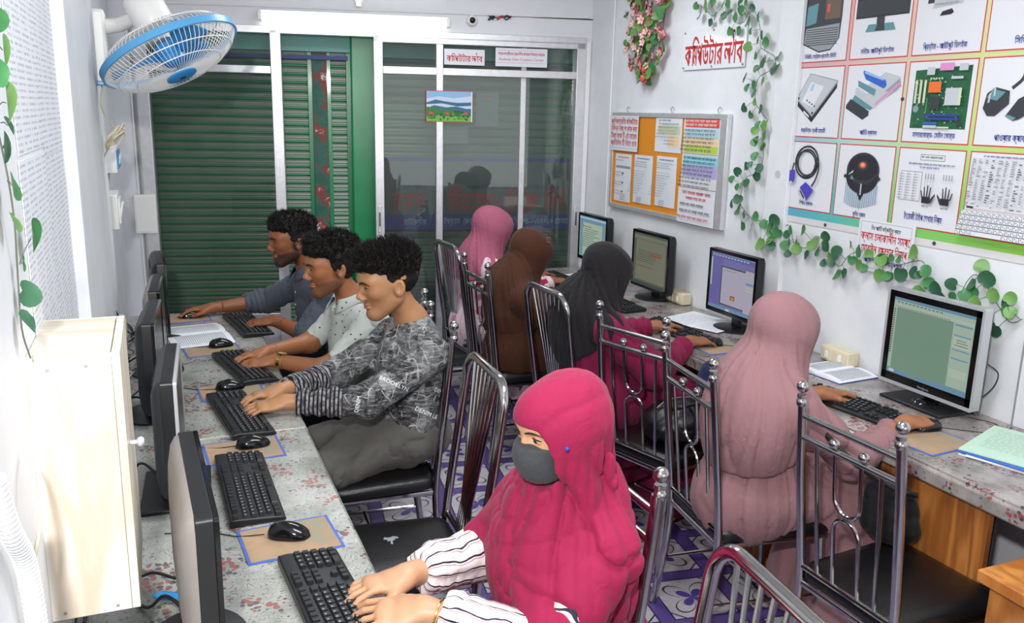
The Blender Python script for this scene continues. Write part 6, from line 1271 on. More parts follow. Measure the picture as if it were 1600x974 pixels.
def sheet(name, T, w_, h_, mat='sheet_white', th=.001, parent=None, label=None, cat='paper', group=None):
    c = T @ Vector((w_/2, -h_/2, 0))
    if parent is None:
        t = empty(name, tuple(c), label, cat, group)
    else: t = parent
    mb = MB(); mb.add([T @ Vector(p)-Vector(t.location) for p in ((0, 0, -th), (w_, 0, -th), (w_, -h_, -th), (0, -h_, -th), (0, 0, 0), (w_, 0, 0), (w_, -h_, 0), (0, -h_, 0))], [(3, 2, 1, 0), (4, 7, 6, 5)[::-1], (0, 1, 5, 4), (1, 2, 6, 5), (2, 3, 7, 6), (3, 0, 4, 7)])
    o = mb.build('sheet' if parent is None else 'printed_panel', mat, t); return t, o
def pic(T, polys, parent, name='printed_picture', extra=None, e0=.0004):
    mats = []; mb = MB(); Tl = Matrix.Translation(-Vector(parent.location)) @ T; flat(mb, polys, mats, Tl, e0)
    if extra:
        for fn, m_ in extra:
            if m_ not in mats: mats.append(m_)
            fn(mb, Tl, mats.index(m_))
    return mb.build(name, mats, parent)
rr_ = random.Random(5)
# ---- notice board
BY0, BY1, BZ0, BZ1 = 4.795, 3.615, 1.190, 1.762
t = empty('notice_board', (XR, (BY0+BY1)/2, (BZ0+BZ1)/2), 'orange notice board in an aluminium frame hung on the right wall', 'notice board'); W_, H_ = BY0-BY1, BZ1-BZ0
MB().box((-.012, 0, 0), (.016, W_-.02, H_-.02)).build('cork_panel', 'p_cork', t)
for (c, d) in (((-.016, 0, H_/2-.012), (.026, W_, .026)), ((-.016, 0, -H_/2+.012), (.026, W_, .026)), ((-.016, W_/2-.010, 0), (.026, .02, H_-.04)), ((-.016, -W_/2+.028, 0), (.028, .056, H_-.04))): MB().box(c, d).build('frame_side', 'aluminium', t, bevel=.002)
for y in (4.642, 4.158, 3.723): MB().tube(smoothpath([(-.006, y-t.location.y, H_/2+.0), (-.014, y-t.location.y, H_/2+.02), (-.012, y-t.location.y-.012, H_/2+.034), (-.01, y-t.location.y-.022, H_/2+.026)], 4), .0022, 6).build('hook', 'cable_grey', t)
def bsheet(y0, z0, w_, h_, label, mat='sheet_white', off=.0235): return sheet('pinned_paper', RF(y0, z0, off), w_, h_, mat, .001, None, label, 'paper', 'papers on the notice board')[0]
p = bsheet(4.80, 1.742, .335, .205, 'paper with four lines of large dark red Bengali text, top left of the notice board', off=.034)
pic(RF(4.80, 1.742, .034), [('p_lgrey', rc(.004, -.012, .331, -.0135)), ('p_lblue', rc(.004, -.188, .331, -.191))], p, extra=[((lambda mb, T, mi, s=s, k=k: bengali(mb, s, .042, T @ Matrix.Translation((.168, -.035-.042*k, .0006)), mi, .31, .0012)), 'red_ink') for k, s in enumerate(('প্রশিক্ষণার্থীর কম্পিউটারে', 'বিভিন্ন নিয়োগ কাজ করা', 'টিপ্স কাজ টি এই বোর্ডে', 'প্রতিদিন টি নিতে হবে'))])
p = bsheet(4.29, 1.747, .268, .196, 'white form with faint green and orange table on the notice board')
pic(RF(4.29, 1.747, .0235), [('p_bandpeach', rc(.13, -.105, .25, -.165)), ('p_cream', rc(.03, -.05, .25, -.10))]+[q for k in range(7) for q in words(.03 if k < 5 else .13, -.04-.018*k, .24, .008, 1, rr_, 'grey_ink')]+words(.07, -.022, .20, .010, 1, rr_, 'p_dblue'), p)
p = bsheet(4.003, 1.748, .328, .19, 'notice with a red heading band and pale blue, peach and green bands')
pl_ = [('p_bandred', rc(.012, -.010, .316, -.056)), ('p_bandblue', rc(.012, -.058, .316, -.110)), ('p_bandpeach', rc(.012, -.110, .316, -.150)), ('p_bandgreen', rc(.012, -.150, .316, -.186))]
for k, z in enumerate((-.020, -.040)): pl_ += words(.02, z, .305, .012, 1, rr_, 'p_white')
for k in range(6): pl_ += words(.018, -.068-.020*k, .305, .011, 1, rr_, 'ink')
pic(RF(4.003, 1.748, .0235), pl_, p)
p = bsheet(4.003, 1.555, .332, .175, 'notice with cyan and lilac bands of small text, right column of the notice board')
pl_ = [('p_bandcyan', rc(.010, -.008, .322, -.056)), ('p_bandlilac', rc(.010, -.056, .322, -.118))]
for k in range(8): pl_ += words(.016, -.018-.0205*k, .31, .011, 1, rr_, 'ink')
pic(RF(4.003, 1.555, .0235), pl_, p)
p = bsheet(4.003, 1.378, .338, .186, 'white notice with red and grey lines, lowest right on the notice board', off=.0345)
pl_ = words(.04, -.020, .30, .016, 1, rr_, 'red_ink')+words(.08, -.048, .27, .015, 1, rr_, 'red_ink')+words(.03, -.082, .25, .015, 1, rr_, 'ink')+words(.03, -.116, .31, .015, 1, rr_, 'ink')+words(.02, -.15, .31, .015, 1, rr_, 'red_ink')
pic(RF(4.003, 1.378, .0345), pl_, p)
for k, (y0, z0, w_, h_, lb) in enumerate(((4.735, 1.518, .195, .285, 'narrow white notice with a grey bar, bottom left of the notice board'), (4.505, 1.522, .205, .278, 'narrow white typed notice, middle of three at the notice board\'s bottom'), (4.258, 1.528, .207, .278, 'narrow white typed notice, right of three at the notice board\'s bottom'))):
    p = bsheet(y0, z0, w_, h_, lb); pl_ = words(.03, -.018, w_-.03, .008, 1, rr_, 'red_ink' if k == 0 else 'p_dblue')
    if k == 0: pl_ += [('p_grey', rc(.015, -.070, w_-.01, -.082))]+[('p_black', disc(.10, -.115-.055*i, .007, 8)) for i in range(3)]; lines_ = [-.035, -.108, -.125, -.165, -.18, -.22, -.235]
    else: lines_ = [-.036, -.05, -.062]+[-.09-.0135*i for i in range(10)]
    for z in lines_: pl_ += words(.014, z, w_-.012-(.06 if k == 0 else rr_.uniform(0, .05)), .006, 1, rr_, 'grey_ink')
    for i in range(4): pl_ += words(w_-.07, -.236-.010*i, w_-.015, .006, 1, rr_, 'ink')
    pic(RF(y0, z0, .0235), pl_, p)
# ---- acrylic room sign
t = empty('room_sign', (XR, 3.81, 2.085), 'white acrylic sign with red Bengali lettering above the notice board', 'sign'); T = frame((-.012, 0, 0), (0, -1, 0), (0, 0, 1))
MB().box((-.008, 0, 0), (.006, .53, .20)).build('plate', 'sheet_gloss', t, bevel=.001)
sg = MB(); lab_sign(sg, T @ Matrix.Translation((.0, -.002, .0002)), .495, .158, 0); sg.build('lettering', 'red_ink', t)
for y in (-.255, 0.0, .255):
    for z in (-.088, .088): MB().lathe([(.006, 0), (.006, .003), (.004, .005)], 10, M=Matrix.Translation((-.011, y, z)) @ Matrix.Rotation(-PI/2, 4, 'Y')).build('screw', 'cable_grey', t)
# ---- hardware poster
def poster_mat():
    mt, nt, b = newmat('poster_print'); tc = N(nt, 'ShaderNodeTexCoord'); s = N(nt, 'ShaderNodeSeparateXYZ'); nt.links.new(tc.outputs['Object'], s.inputs[0])
    u = mth(nt, 'MULTIPLY', mth(nt, 'SUBTRACT', 3.19, s.outputs[1]), .62); v = mth(nt, 'MULTIPLY', mth(nt, 'SUBTRACT', s.outputs[2], 1.30), .75)
    low = ramp(nt, u, [(0, '#58a8cc'), (.20, '#5fb7b4'), (.42, '#79c46e'), (.85, '#8fc43e')]); mid = ramp(nt, u, [(0, '#8fc0d8'), (.25, '#b8d8c8'), (.5, '#b9d890'), (.9, '#b8d060')]); top = ramp(nt, u, [(0, '#e0949c'), (.35, '#dcbcb0'), (.6, '#d3d39c'), (1, '#c8cf70')])
    c = mixc(nt, ramp(nt, v, [(.10, 0.0), (.30, 1.0)]), low, mid); c = mixc(nt, ramp(nt, v, [(.32, 0.0), (.56, 1.0)]), c, top)
    mg = mth(nt, 'LESS_THAN', s.outputs[2], 1.322); c = mixc(nt, mg, c, '#d8d6d8'); nt.links.new(c, b.inputs['Base Color']); b.inputs['Roughness'].default_value = .3
poster_mat()
t = empty('hardware_poster', (XR, 0, 0), 'large glossy poster of labelled computer parts on the right wall', 'poster')
MB().box((-.002, 2.33, 1.975), (.004, 1.70, 1.36)).build('backing', 'poster_print', t)
TL = Matrix.Translation((-XR, 0, 0))
CW, CH = .293, .287
def cell(c, r): return 3.176-.3178*c, 1.648+.3135*r     # left edge (y) and top edge (z) of a cell
def pcell(c, r, polys=(), caption=None, csz=.026, cw=None, cy=-.262, extra=(), ccol='blue_ink'):
    y0, z0 = cell(c, r); T = RF(y0, z0, .0052)
    ex = list(extra)
    if caption: ex.append((lambda mb, T_, mi: bengali(mb, caption, csz, T_ @ Matrix.Translation((.145, cy, .003)), mi, cw, .0006), ccol))
    mb = MB(); mats = ['p_white', 'p_red']; Tq = Matrix.Translation(-Vector(t.location)) @ T
    b = .0042; flat(mb, [('p_red', rc(-b, b, CW+b, -CH-b)), ('p_white', rc(0, 0, CW, -CH))], mats, Tq, 0)
    flat(mb, list(polys), mats, Tq, .0004)
    for fn, m_ in ex:
        if m_ not in mats: mats.append(m_)
        fn(mb, Tq, mats.index(m_))
    return mb.build('printed_panel', mats, t)
# row 2 (top visible): tower, monitor, printer, black device
pcell(0, 1, [('p_grey', [(.018, -.130), (.095, -.022), (.265, -.055), (.26, -.085), (.135, -.212), (.13, -.212)]), ('p_black', [(.014, -.128), (.018, -.150), (.128, -.228), (.262, -.085), (.262, -.066), (.128, -.205)]), ('p_lgrey', [(.024, -.128), (.098, -.026), (.258, -.058), (.128, -.198)]), ('p_white', [(.055, -.140), (.105, -.058), (.185, -.078), (.128, -.165)]), ('p_lblue', [(.112, -.066), (.13, -.068), (.118, -.098), (.10, -.095)])]
      + [('p_dark', rc(.085+.016*i, -.132-.008*i, .093+.016*i, -.139-.008*i)) for i in range(4)]+[('p_dark', disc(.034, -.126, .006, 10)), ('p_dark', disc(.128, -.188, .006, 10)), ('p_white', [(.075, -.178), (.11, -.20), (.11, -.208), (.072, -.186)])], 'হার্ডডিস্ক- স্থায়ী মেমোরী', .023, .15)
pcell(1, 1, [('p_lgrey', [(.10, -.085), (.20, -.03), (.28, -.05), (.275, -.10), (.16, -.155)]), ('p_grey', [(.275, -.055), (.285, -.085), (.16, -.165), (.13, -.155)]), ('p_lgrey', [(.05, -.115), (.25, -.10), (.16, -.17), (.04, -.13)]), ('p_teal', [(.03, -.145), (.05, -.115), (.155, -.165), (.14, -.175)]), ('p_lgrey', [(.055, -.085), (.15, -.125), (.14, -.150), (.05, -.11)]), ('p_teal', [(.06, -.058), (.16, -.095), (.155, -.120), (.065, -.082)]), ('p_pink', [(.27, -.07), (.16, -.150), (.165, -.156), (.283, -.075)]),
      ('p_blue', [(.085, -.020), (.205, -.060), (.212, -.080), (.20, -.092), (.10, -.055), (.085, -.030)]), ('p_sky', [(.092, -.020), (.192, -.053), (.196, -.063), (.092, -.032)]), ('p_dark', [(.008, -.155), (.03, -.130), (.135, -.178), (.135, -.195), (.105, -.212), (.008, -.168)])], 'আইডি ক্যাবল', .024, .09)
mbp = [('p_green', [(.030, -.030), (.275, -.018), (.275, -.238), (.030, -.238)]), ('p_lgrey', rc(.09, -.02, .125, -.048)), ('p_pink', rc(.145, -.008, .205, -.034)), ('p_lgrey', rc(.228, -.012, .265, -.036)), ('p_orange', rc(.105, -.072, .160, -.110)), ('p_dark', rc(.118, -.125, .162, -.168)), ('p_lgrey', rc(.182, -.095, .25, -.155)), ('p_cream', rc(.238, -.095, .25, -.155)), ('p_dblue', rc(.105, -.186, .25, -.195)), ('p_dblue', rc(.105, -.198, .25, -.207)), ('p_blue', rc(.10, -.215, .16, -.223)), ('p_lgrey', rc(.10, -.226, .16, -.236)), ('p_cream', rc(.162, -.230, .215, -.236)), ('p_lgrey', rc(.20, -.055, .25, -.064)), ('p_grey', disc(.048, -.168, .013, 14)), ('p_dark', rc(.245, -.208, .262, -.228))]
mbp += [('p_cream', rc(.045+.02*i, -.065, .055+.02*i, -.148)) for i in range(3)]+[('p_lgreen', rc(.107-.005, -.13, .108, -.18))]+[('p_cream', rc(.11+.012*i, -.058, .117+.012*i, -.064)) for i in range(5)]
mbp += [(rr_.choice(['p_lgrey', 'p_lgreen', 'p_dark', 'p_cream']), rc(u, v, u+.005, v-.004)) for u, v in [(rr_.uniform(.035, .262), rr_.uniform(-.045, -.232)) for _ in range(110)]]
mbp += [('p_roof', rc(.108+.009*i, -.073, .110+.009*i, -.110)) for i in range(6)]
mbp.insert(1, ('p_green', rc(.0, 0, .0, 0)))
order = mbp[:2]+[q for q in mbp[2:] if q[1][1][0]-q[1][0][0] < .0055]+[q for q in mbp[2:] if not q[1][1][0]-q[1][0][0] < .0055]
pcell(2, 1, order, 'মাদারবোর্ড- মেইন বোর্ড', .026, .19)
pw = [('p_dark', p_) for p_ in stroke([(x, y) for x, y, *_ in smoothpath([(.12, -.10, 0), (.155, -.07, 0), (.17, -.03, 0), (.23, -.012, 0), (.27, -.05, 0), (.22, -.09, 0), (.18, -.06, 0)], 6)], .012)]
pcell(3, 1, pw+[('p_dark', [(.02, -.165), (.03, -.115), (.06, -.095), (.115, -.108), (.118, -.150), (.07, -.19), (.04, -.19)]), ('p_teal', [(.03, -.13), (.05, -.10), (.10, -.112), (.07, -.14)]), ('p_lgrey', [(.038, -.118), (.046, -.112), (.043, -.145), (.036, -.148)]), ('p_lgrey', [(.055, -.100), (.062, -.094), (.062, -.122), (.056, -.126)]), ('p_dark', [(.11, -.19), (.15, -.135), (.22, -.10), (.25, -.15), (.16, -.20), (.14, -.205)]), ('p_teal', [(.11, -.19), (.12, -.185), (.15, -.195), (.14, -.205)])], 'পাওয়ার ক্যাবল', .03, .13)
# row 0: vga cable, cooler, typing chart, keyboard chart
vg = []
for (cx, cy, r, sy) in ((.125, -.085, .072, .95), (.13, -.078, .066, .95), (.122, -.092, .062, .9), (.135, -.085, .057, .98)): vg += [('p_dark', q) for q in ringp(cx, cy, r-.004, r+.004, 26, sy)]
vg += [('p_dark', q) for q in stroke([(x, y) for x, y, *_ in smoothpath([(.195, -.06, 0), (.212, -.10, 0), (.20, -.15, 0), (.178, -.185, 0)], 5)], .009)]+[('p_dark', q) for q in stroke([(.055, -.09), (.045, -.13)], .009)]
vg += [('p_violet', [(.025, -.125), (.065, -.120), (.066, -.165), (.05, -.185), (.028, -.175)]), ('p_lgrey', [(.03, -.176), (.05, -.187), (.058, -.178), (.044, -.170)]), ('p_violet', [(.105, -.195), (.14, -.168), (.192, -.20), (.155, -.245), (.13, -.235)]), ('p_lgrey', [(.098, -.205), (.108, -.198), (.15, -.240), (.142, -.250), (.10, -.222)]), ('p_dark', [(.106, -.210), (.112, -.206), (.142, -.236), (.136, -.242)])]
pcell(0, 0, vg, 'ভিজিএ ক্যাবল', .022, .085)
fn = [('p_lblue' if i % 2 else 'p_grey', rc(.052+.0056*i, -.15, .056+.0056*i, -.232-.018*math.sin(i*.11+.2))) for i in range(32)]
fn += [('p_dark', disc(.14, -.098, .088, 30, .82)), ('p_black', disc(.14, -.120, .088, 30, .80)), ('p_dark', disc(.14, -.092, .084, 30, .72)), ('p_black', disc(.14, -.086, .078, 30, .66)), ('p_white', [(.062, -.12), (.09, -.098), (.088, -.108)]), ('p_teal', [(.075, -.135), (.085, -.118), (.098, -.137)]), ('p_dark', disc(.138, -.078, .030, 20, .7)), ('p_roof', disc(.138, -.076, .018, 16, .7)), ('p_sun', disc(.138, -.075, .010, 12, .7)), ('p_black', [(.12, -.185), (.16, -.185), (.145, -.215), (.138, -.215)]), ('p_lgrey', rc(.137, -.15, .144, -.195)), ('p_grey', rc(.139, -.215, .141, -.262)), ('p_dark', disc(.048, -.125, .008, 10)), ('p_dark', disc(.23, -.125, .008, 10))]
pcell(1, 0, fn, 'কুলিং ফ্যান', .024, .07, -.275)
ch = [('p_lgreen', rc(.10, -.018, .21, -.040)), ('p_white', rc(.102, -.020, .208, -.038)), ('p_dark', rc(.018, -.083, .118, -.192)), ('p_white', rc(.0195, -.0845, .1165, -.1905)), ('p_dark', rc(.05, -.083, .051, -.192)), ('p_dark', rc(.084, -.083, .085, -.192))]
ch += words(.105, -.026, .205, .007, 1, rr_, 'p_green')+words(.05, -.052, .265, .006, 1, rr_, 'p_dblue')+words(.11, -.064, .20, .006, 1, rr_, 'p_dblue')
for i in range(10):
    for x in (.022, .054, .088): ch += [('grey_ink', rc(x, -.092-.010*i, x+.022, -.094-.010*i))]
def handp(cx, cy, s): 
    q = [('p_black', [(cx-.02, cy-.012), (cx-.022, cy+.012), (cx+.018, cy+.012), (cx+.016, cy-.012)])]
    for i, (dx, l, a) in enumerate(((-.02, .026, .28), (-.0095, .040, .10), (.001, .046, -.02), (.011, .040, -.12))): x0 = cx+dx*s; q.append(('p_dark', [(x0-.0032, cy+.008), (x0+.0032, cy+.008), (x0+.0022-math.sin(a)*l*s, cy+l+.008), (x0-.0022-math.sin(a)*l*s, cy+l+.008)]))
    q.append(('p_dark', [(cx+.012*s, cy-.008), (cx+.018*s, cy+.004), (cx+.036*s, cy+.026), (cx+.038*s, cy+.018), (cx+.022*s, cy-.01)])); return q
ch += handp(.16, -.182, 1)+handp(.245, -.182, -1)+[('grey_ink', rc(.145+.012*i, -.085, .149+.012*i, -.105)) for i in range(4)]+[('grey_ink', rc(.225+.012*i, -.085, .229+.012*i, -.105)) for i in range(4)]+[('grey_ink', rc(.1465+.012*i, -.105, .1475+.012*i, -.14)) for i in range(4)]+words(.145, -.204, .175, .005, 1, rr_, 'ink')+words(.23, -.204, .262, .005, 1, rr_, 'ink')
pcell(2, 0, ch, 'ইংরেজী টাইপ শেখার নিয়ম', .032, .175, -.252)
kb = [('p_dark', rc(.008, -.185, .035, -.192))]+words(.05, -.010, .27, .006, 1, rr_, 'p_dblue')
for i in range(21):
    kb += [('grey_ink', rc(.010, -.020-.0078*i, .285, -.0206-.0078*i))]
    for j in range(11):
        if rr_.random() < .75: kb += [('ink' if j in (3, 7) else 'grey_ink', rc(.014+.0255*j, -.0228-.0078*i, .014+.0255*j+rr_.uniform(.006, .018), -.0262-.0078*i))]
kb += [('p_roof', rc(.04, -.190, .285, -.1912))]
for r_ in range(5):
    n_ = (13, 13, 12, 12, 8)[r_]
    x = .006
    while x < .285:
        wd = .0205 if not (r_ == 4 and .07 < x < .1) else .12
        kb += [('p_grey', rc(x, -.197-.0172*r_, min(.288, x+wd), -.2128-.0172*r_)), ('p_white', rc(x+.0012, -.1982-.0172*r_, min(.2868, x+wd-.0012), -.2116-.0172*r_))]
        if wd < .05: kb += [('ink', rc(x+.004, -.201-.0172*r_, x+.008, -.204-.0172*r_)), ('ink', rc(x+.011, -.206-.0172*r_, x+.015, -.209-.0172*r_))]
        x += wd+.0012
pcell(3, 0, kb)
# top row
pcell(0, 2, [('p_dark', [(.03, -.02), (.10, .0), (.25, .0), (.25, -.12), (.245, -.20), (.20, -.245), (.13, -.252), (.03, -.215)]), ('p_teal', [(.04, -.06), (.105, -.05), (.10, -.13), (.036, -.14)]), ('p_grey', [(.04, -.15), (.24, -.14), (.24, -.20), (.20, -.24), (.13, -.246), (.034, -.21)]), ('p_brown', [(.15, -.03), (.24, -.02), (.24, -.12), (.15, -.12)]), ('p_roof', [(.16, -.06), (.175, -.058), (.175, -.09), (.16, -.092)])]+[('p_dark', rc(.045, -.155-.009*i, .235, -.158-.009*i)) for i in range(8)], 'সিপিইউ- সেন্ট্রাল প্রসেসিং ইউনিট', .022, .19, -.268)
pcell(1, 2, [('p_black', rc(.012, .0, .283, -.135)), ('p_dblue', rc(.016, -.0, .279, -.02)), ('p_sun', rc(.016, -.02, .279, -.036)), ('p_dusk', rc(.016, -.036, .279, -.055)), ('p_grey', rc(.09, -.052, .22, -.066)), ('p_dark', rc(.016, -.066, .279, -.128))]+[('p_black', disc(.20+.03*math.cos(i*1.7), -.028+.018*math.sin(i*2.3), .012, 8)) for i in range(9)]+[('p_black', rc(.196, -.03, .202, -.075)), ('p_dark', rc(.125, -.135, .165, -.17)), ('p_teal', [(.085, -.160), (.21, -.160), (.225, -.188), (.07, -.188)]), ('p_dark', [(.13, -.16), (.165, -.16), (.17, -.186), (.12, -.186)])], 'মনিটর- আউটপুট ডিভাইজ', .024, .17)
pcell(2, 2, [('p_dark', rc(.03, .0, .27, -.075)), ('p_dark', [(.05, -.075), (.08, -.075), (.075, -.11), (.045, -.11)]), ('p_dark', [(.20, -.06), (.235, -.06), (.24, -.095), (.21, -.10)]), ('p_violet', [(.195, -.0), (.205, -.0), (.215, -.10), (.205, -.10)]), ('p_lgrey', [(.09, -.015), (.20, -.005), (.20, -.12), (.07, -.13)]), ('p_sun', disc(.10, -.06, .014, 14)), ('p_blue', ringp(.10, -.06, .009, .014, 14)[3]), ('p_black', [(.115, -.142), (.155, -.135), (.165, -.148), (.155, -.155), (.105, -.157)])]+words(.10, -.045, .19, .007, 1, rr_, 'p_dblue')+words(.09, -.085, .19, .006, 1, rr_, 'grey_ink')+words(.13, -.10, .19, .008, 1, rr_, 'p_red')+words(.085, -.115, .19, .006, 1, rr_, 'grey_ink'), 'প্রিন্টার – আউটপুট ডিভাইজ', .027, .19)
pcell(3, 2, [('p_black', [(.02, -.02), (.24, .0), (.27, -.01), (.09, -.105)]), ('p_violet', [(.02, -.02), (.09, -.105), (.085, -.11), (.015, -.025)]), ('p_lgrey', [(.07, -.06), (.09, -.065), (.085, -.075), (.075, -.07)])], 'সিডি রম', .027, .08)
for c_ in range(4): pcell(c_, 3)
for c_ in (4,):
    for r_ in range(4): pcell(c_, r_)
sc_ = MB()
for (y, z) in ((3.165, 1.305), (3.168, 1.60), (3.172, 1.79), (3.175, 2.05), (2.90, 1.308), (2.33, 1.312), (2.56, 1.83)): sc_.lathe([(.0075, 0), (.0075, .002), (.004, .004)], 10, M=Matrix.Translation((-.005, y, z)) @ Matrix.Rotation(-PI/2, 4, 'Y'))
sc_.build('screws', 'edge_band_dark', t)
MB().lathe([(.018, 0), (.018, .001)], 18, M=Matrix.Translation((XR-.0235, 3.215, 1.50)) @ Matrix.Rotation(-PI/2, 4, 'Y')).build('pilaster_dot', 'p_lgrey'); tag(bpy.data.objects['pilaster_dot'], 'small grey round sticker on the white pilaster left of the poster', 'sticker')
# ---- paper notice below the poster
t, o = sheet('class_notice', RF(2.70, 1.362, .012), .285, .205, 'sheet_white', .001, None, 'white paper with red Bengali lines taped below the hardware poster', 'paper')
T = RF(2.70, 1.362, .012)
pic(T, [('p_grey', rc(.012, -.008, .270, -.0095)), ('p_grey', rc(.012, -.19, .270, -.1915)), ('p_grey', rc(.012, -.008, .0135, -.19)), ('p_grey', rc(.2685, -.008, .27, -.19))], t, extra=[(lambda mb, T_, mi: bengali(mb, 'নিও আইটি কম্পিউটার ল্যাবে', .022, T_ @ Matrix.Translation((.142, -.032, .0006)), mi, .15, .0003), 'ink'),
    (lambda mb, T_, mi: bengali(mb, 'ক্লাস চলাকালীন সময়ে', .046, T_ @ Matrix.Translation((.142, -.068, .0006)), mi, .25, .0012), 'red_ink'), (lambda mb, T_, mi: bengali(mb, 'মোবাইল ব্যবহার নিষেধ', .046, T_ @ Matrix.Translation((.142, -.118, .0006)), mi, .235, .0012), 'red_ink'), (lambda mb, T_, mi: bengali(mb, 'আদেশক্রমে কর্তৃপক্ষ', .024, T_ @ Matrix.Translation((.142, -.162, .0006)), mi, .20, .0004), 'blue_ink')])
# ---- vines
def leafmat(name, c1, c2):
    mt, nt, b = newmat(name); tc = N(nt, 'ShaderNodeTexCoord'); n = N(nt, 'ShaderNodeTexNoise', inp={'Scale': 90.0, 'Detail': 2.0}); nt.links.new(tc.outputs['Object'], n.inputs[0]); nt.links.new(mixc(nt, n.outputs[0], c1, c2), b.inputs['Base Color']); b.inputs['Roughness'].default_value = .45
leafmat('leaf_green', '#2f6b3a', '#4a8a52'); leafmat('leaf_dark', '#234f35', '#3a6b4b'); leafmat('leaf_light', '#558540', '#74a052'); pm('vine_stem', '#5a5f52', .7)
def leaf_me(mat):
    V = [(0, 0, .0)]; n = 14
    for i in range(n):
        a = 2*PI*i/n; r = 1.0-.38*math.exp(-((a-PI)/.42)**2); V.append((r*math.cos(a)*1.02, r*math.sin(a)*.94, .10*math.cos(2*a)+.12))
    F = [(0, i+1, (i+1) % n+1) for i in range(n)]; mb = MB(); mb.add(V, F, 0, True); me = mb.mesh('leaf'); me.materials.append(MATS[mat]); return me
LM = [leaf_me('leaf_green'), leaf_me('leaf_dark'), leaf_me('leaf_light')]
def vine(name, label, leaves, stems, tf, cat='vine'):
    c = Vector(tf(*leaves[len(leaves)//2][:2], 0)); t = empty(name, tuple(c), label, cat); r_ = random.Random(4)
    for k, path in enumerate(stems):
        P_ = [Vector(tf(y, z, .012+.008*math.sin(i*1.7+k)))-c for i, (y, z) in enumerate(path)]; MB().tube(smoothpath(P_, 5), .0014, 5).build('stem', 'vine_stem', t)
    sp = [(q[0], q[1]) for p in stems for q in smoothpath([(a, b, 0) for a, b in p], 6)]
    tw = MB()
    for (y, z, r) in leaves:
        off = r_.uniform(.018, .040); P0 = Vector(tf(y, z, off))-c; near = min(sp, key=lambda q: (q[0]-y)**2+(q[1]-z)**2); Pn = Vector(tf(near[0], near[1], .014))-c
        d = (P0-Pn); tw.tube([tuple(Pn), tuple(Pn+d*.5+Vector((0, 0, .003))), tuple(P0-d*.12)], .0009, 4)
        o = bpy.data.objects.new('leaf', LM[r_.choices((0, 1, 2), (5, 4, 2))[0]]); COL.objects.link(o); o.parent = t; o.location = P0; s = r*1.62; o.scale = (s, s, s*1.3)
        nn = (Vector(tf(y, z, 1))-Vector(tf(y, z, 0))).normalized(); nn = (nn+Vector((r_.uniform(-.35, .35), r_.uniform(-.55, .55), r_.uniform(-.2, .5)))).normalized()
        xx = d.normalized() if d.length > .004 else Vector((0, 0, -1)); yy = nn.cross(xx).normalized(); xx = yy.cross(nn); Mx = Matrix((xx, yy, nn)).transposed(); o.rotation_euler = Mx.to_euler()
    q = tw.build('leaf_stalks', 'vine_stem', t); q['kind'] = 'stuff'
    return t
STEMS = STEMS+[[(3.333, 1.743), (3.36, 1.69), (3.345, 1.645)]]
vine('hanging_vine', 'artificial vine with round green leaves winding down and across the right wall', LEAVES, STEMS, lambda y, z, o: (XR-.004-o, y, z))
vine('leaf_garland', 'artificial green vine hanging on the white wall at the left edge', LEFT_LEAVES, [[(1.47, 2.05), (1.45, 1.86), (1.42, 1.79), (1.42, 1.72), (1.42, 1.65), (1.43, 1.58), (1.45, 1.5), (1.43, 1.42), (1.44, 1.37)]], lambda y, z, o: (XL+.004+o*.5, y, z))
# ---- flower garland
def petal_me(cols):
    mb = MB(); mats = list(cols)
    for k in range(5):
        a0 = 2*PI*k/5; c, s = math.cos(a0), math.sin(a0)
        out = [(.1, -.10, 0), (.55, -.42, .15), (.95, -.28, .32), (1.05, 0, .30), (.95, .28, .32), (.55, .42, .15), (.1, .10, 0)]; inn = [(.1, -.07, .01), (.52, -.33, .17), (.84, -.2, .31), (.92, 0, .30), (.84, .2, .31), (.52, .33, .17), (.1, .07, .01)]
        for P_, mi, e in ((out, 0, 0), (inn, 1, .02)): mb.add([(x*c-y*s, x*s+y*c, z+e) for x, y, z in P_], [tuple(range(len(P_)))], mi)
    mb.ball((0, 0, .12), .16, 2, 8, 5); me = mb.mesh('flower')
    for q in mats: me.materials.append(MATS[q])
    return me
pm('petal_edge', '#b8324e', .6); pm('petal_cream', '#e8c8bf', .6); pm('petal_pink', '#dba0a4', .6); pm('petal_red', '#d84436', .6); pm('flower_heart', '#c9b060', .6)
FM_ = [petal_me(('petal_edge', 'petal_cream', 'flower_heart')), petal_me(('petal_edge', 'petal_pink', 'flower_heart')), petal_me(('petal_edge', 'petal_red', 'flower_heart'))]
t = empty('flower_garland', (XR-.03, 4.42, 2.2), 'artificial garland of cream-pink flowers and green leaves hanging by the corner', 'garland'); r_ = random.Random(21)
for k in range(5): MB().tube(smoothpath([(.02, -.02+.02*k, .45), (.01, (k-2)*.075, .2), (.01, (k-2)*.065, -.02), (0, (k-2)*.025-.01, -.22)], 5), .002, 5).build('stem', 'vine_stem', t)
n_ = 0
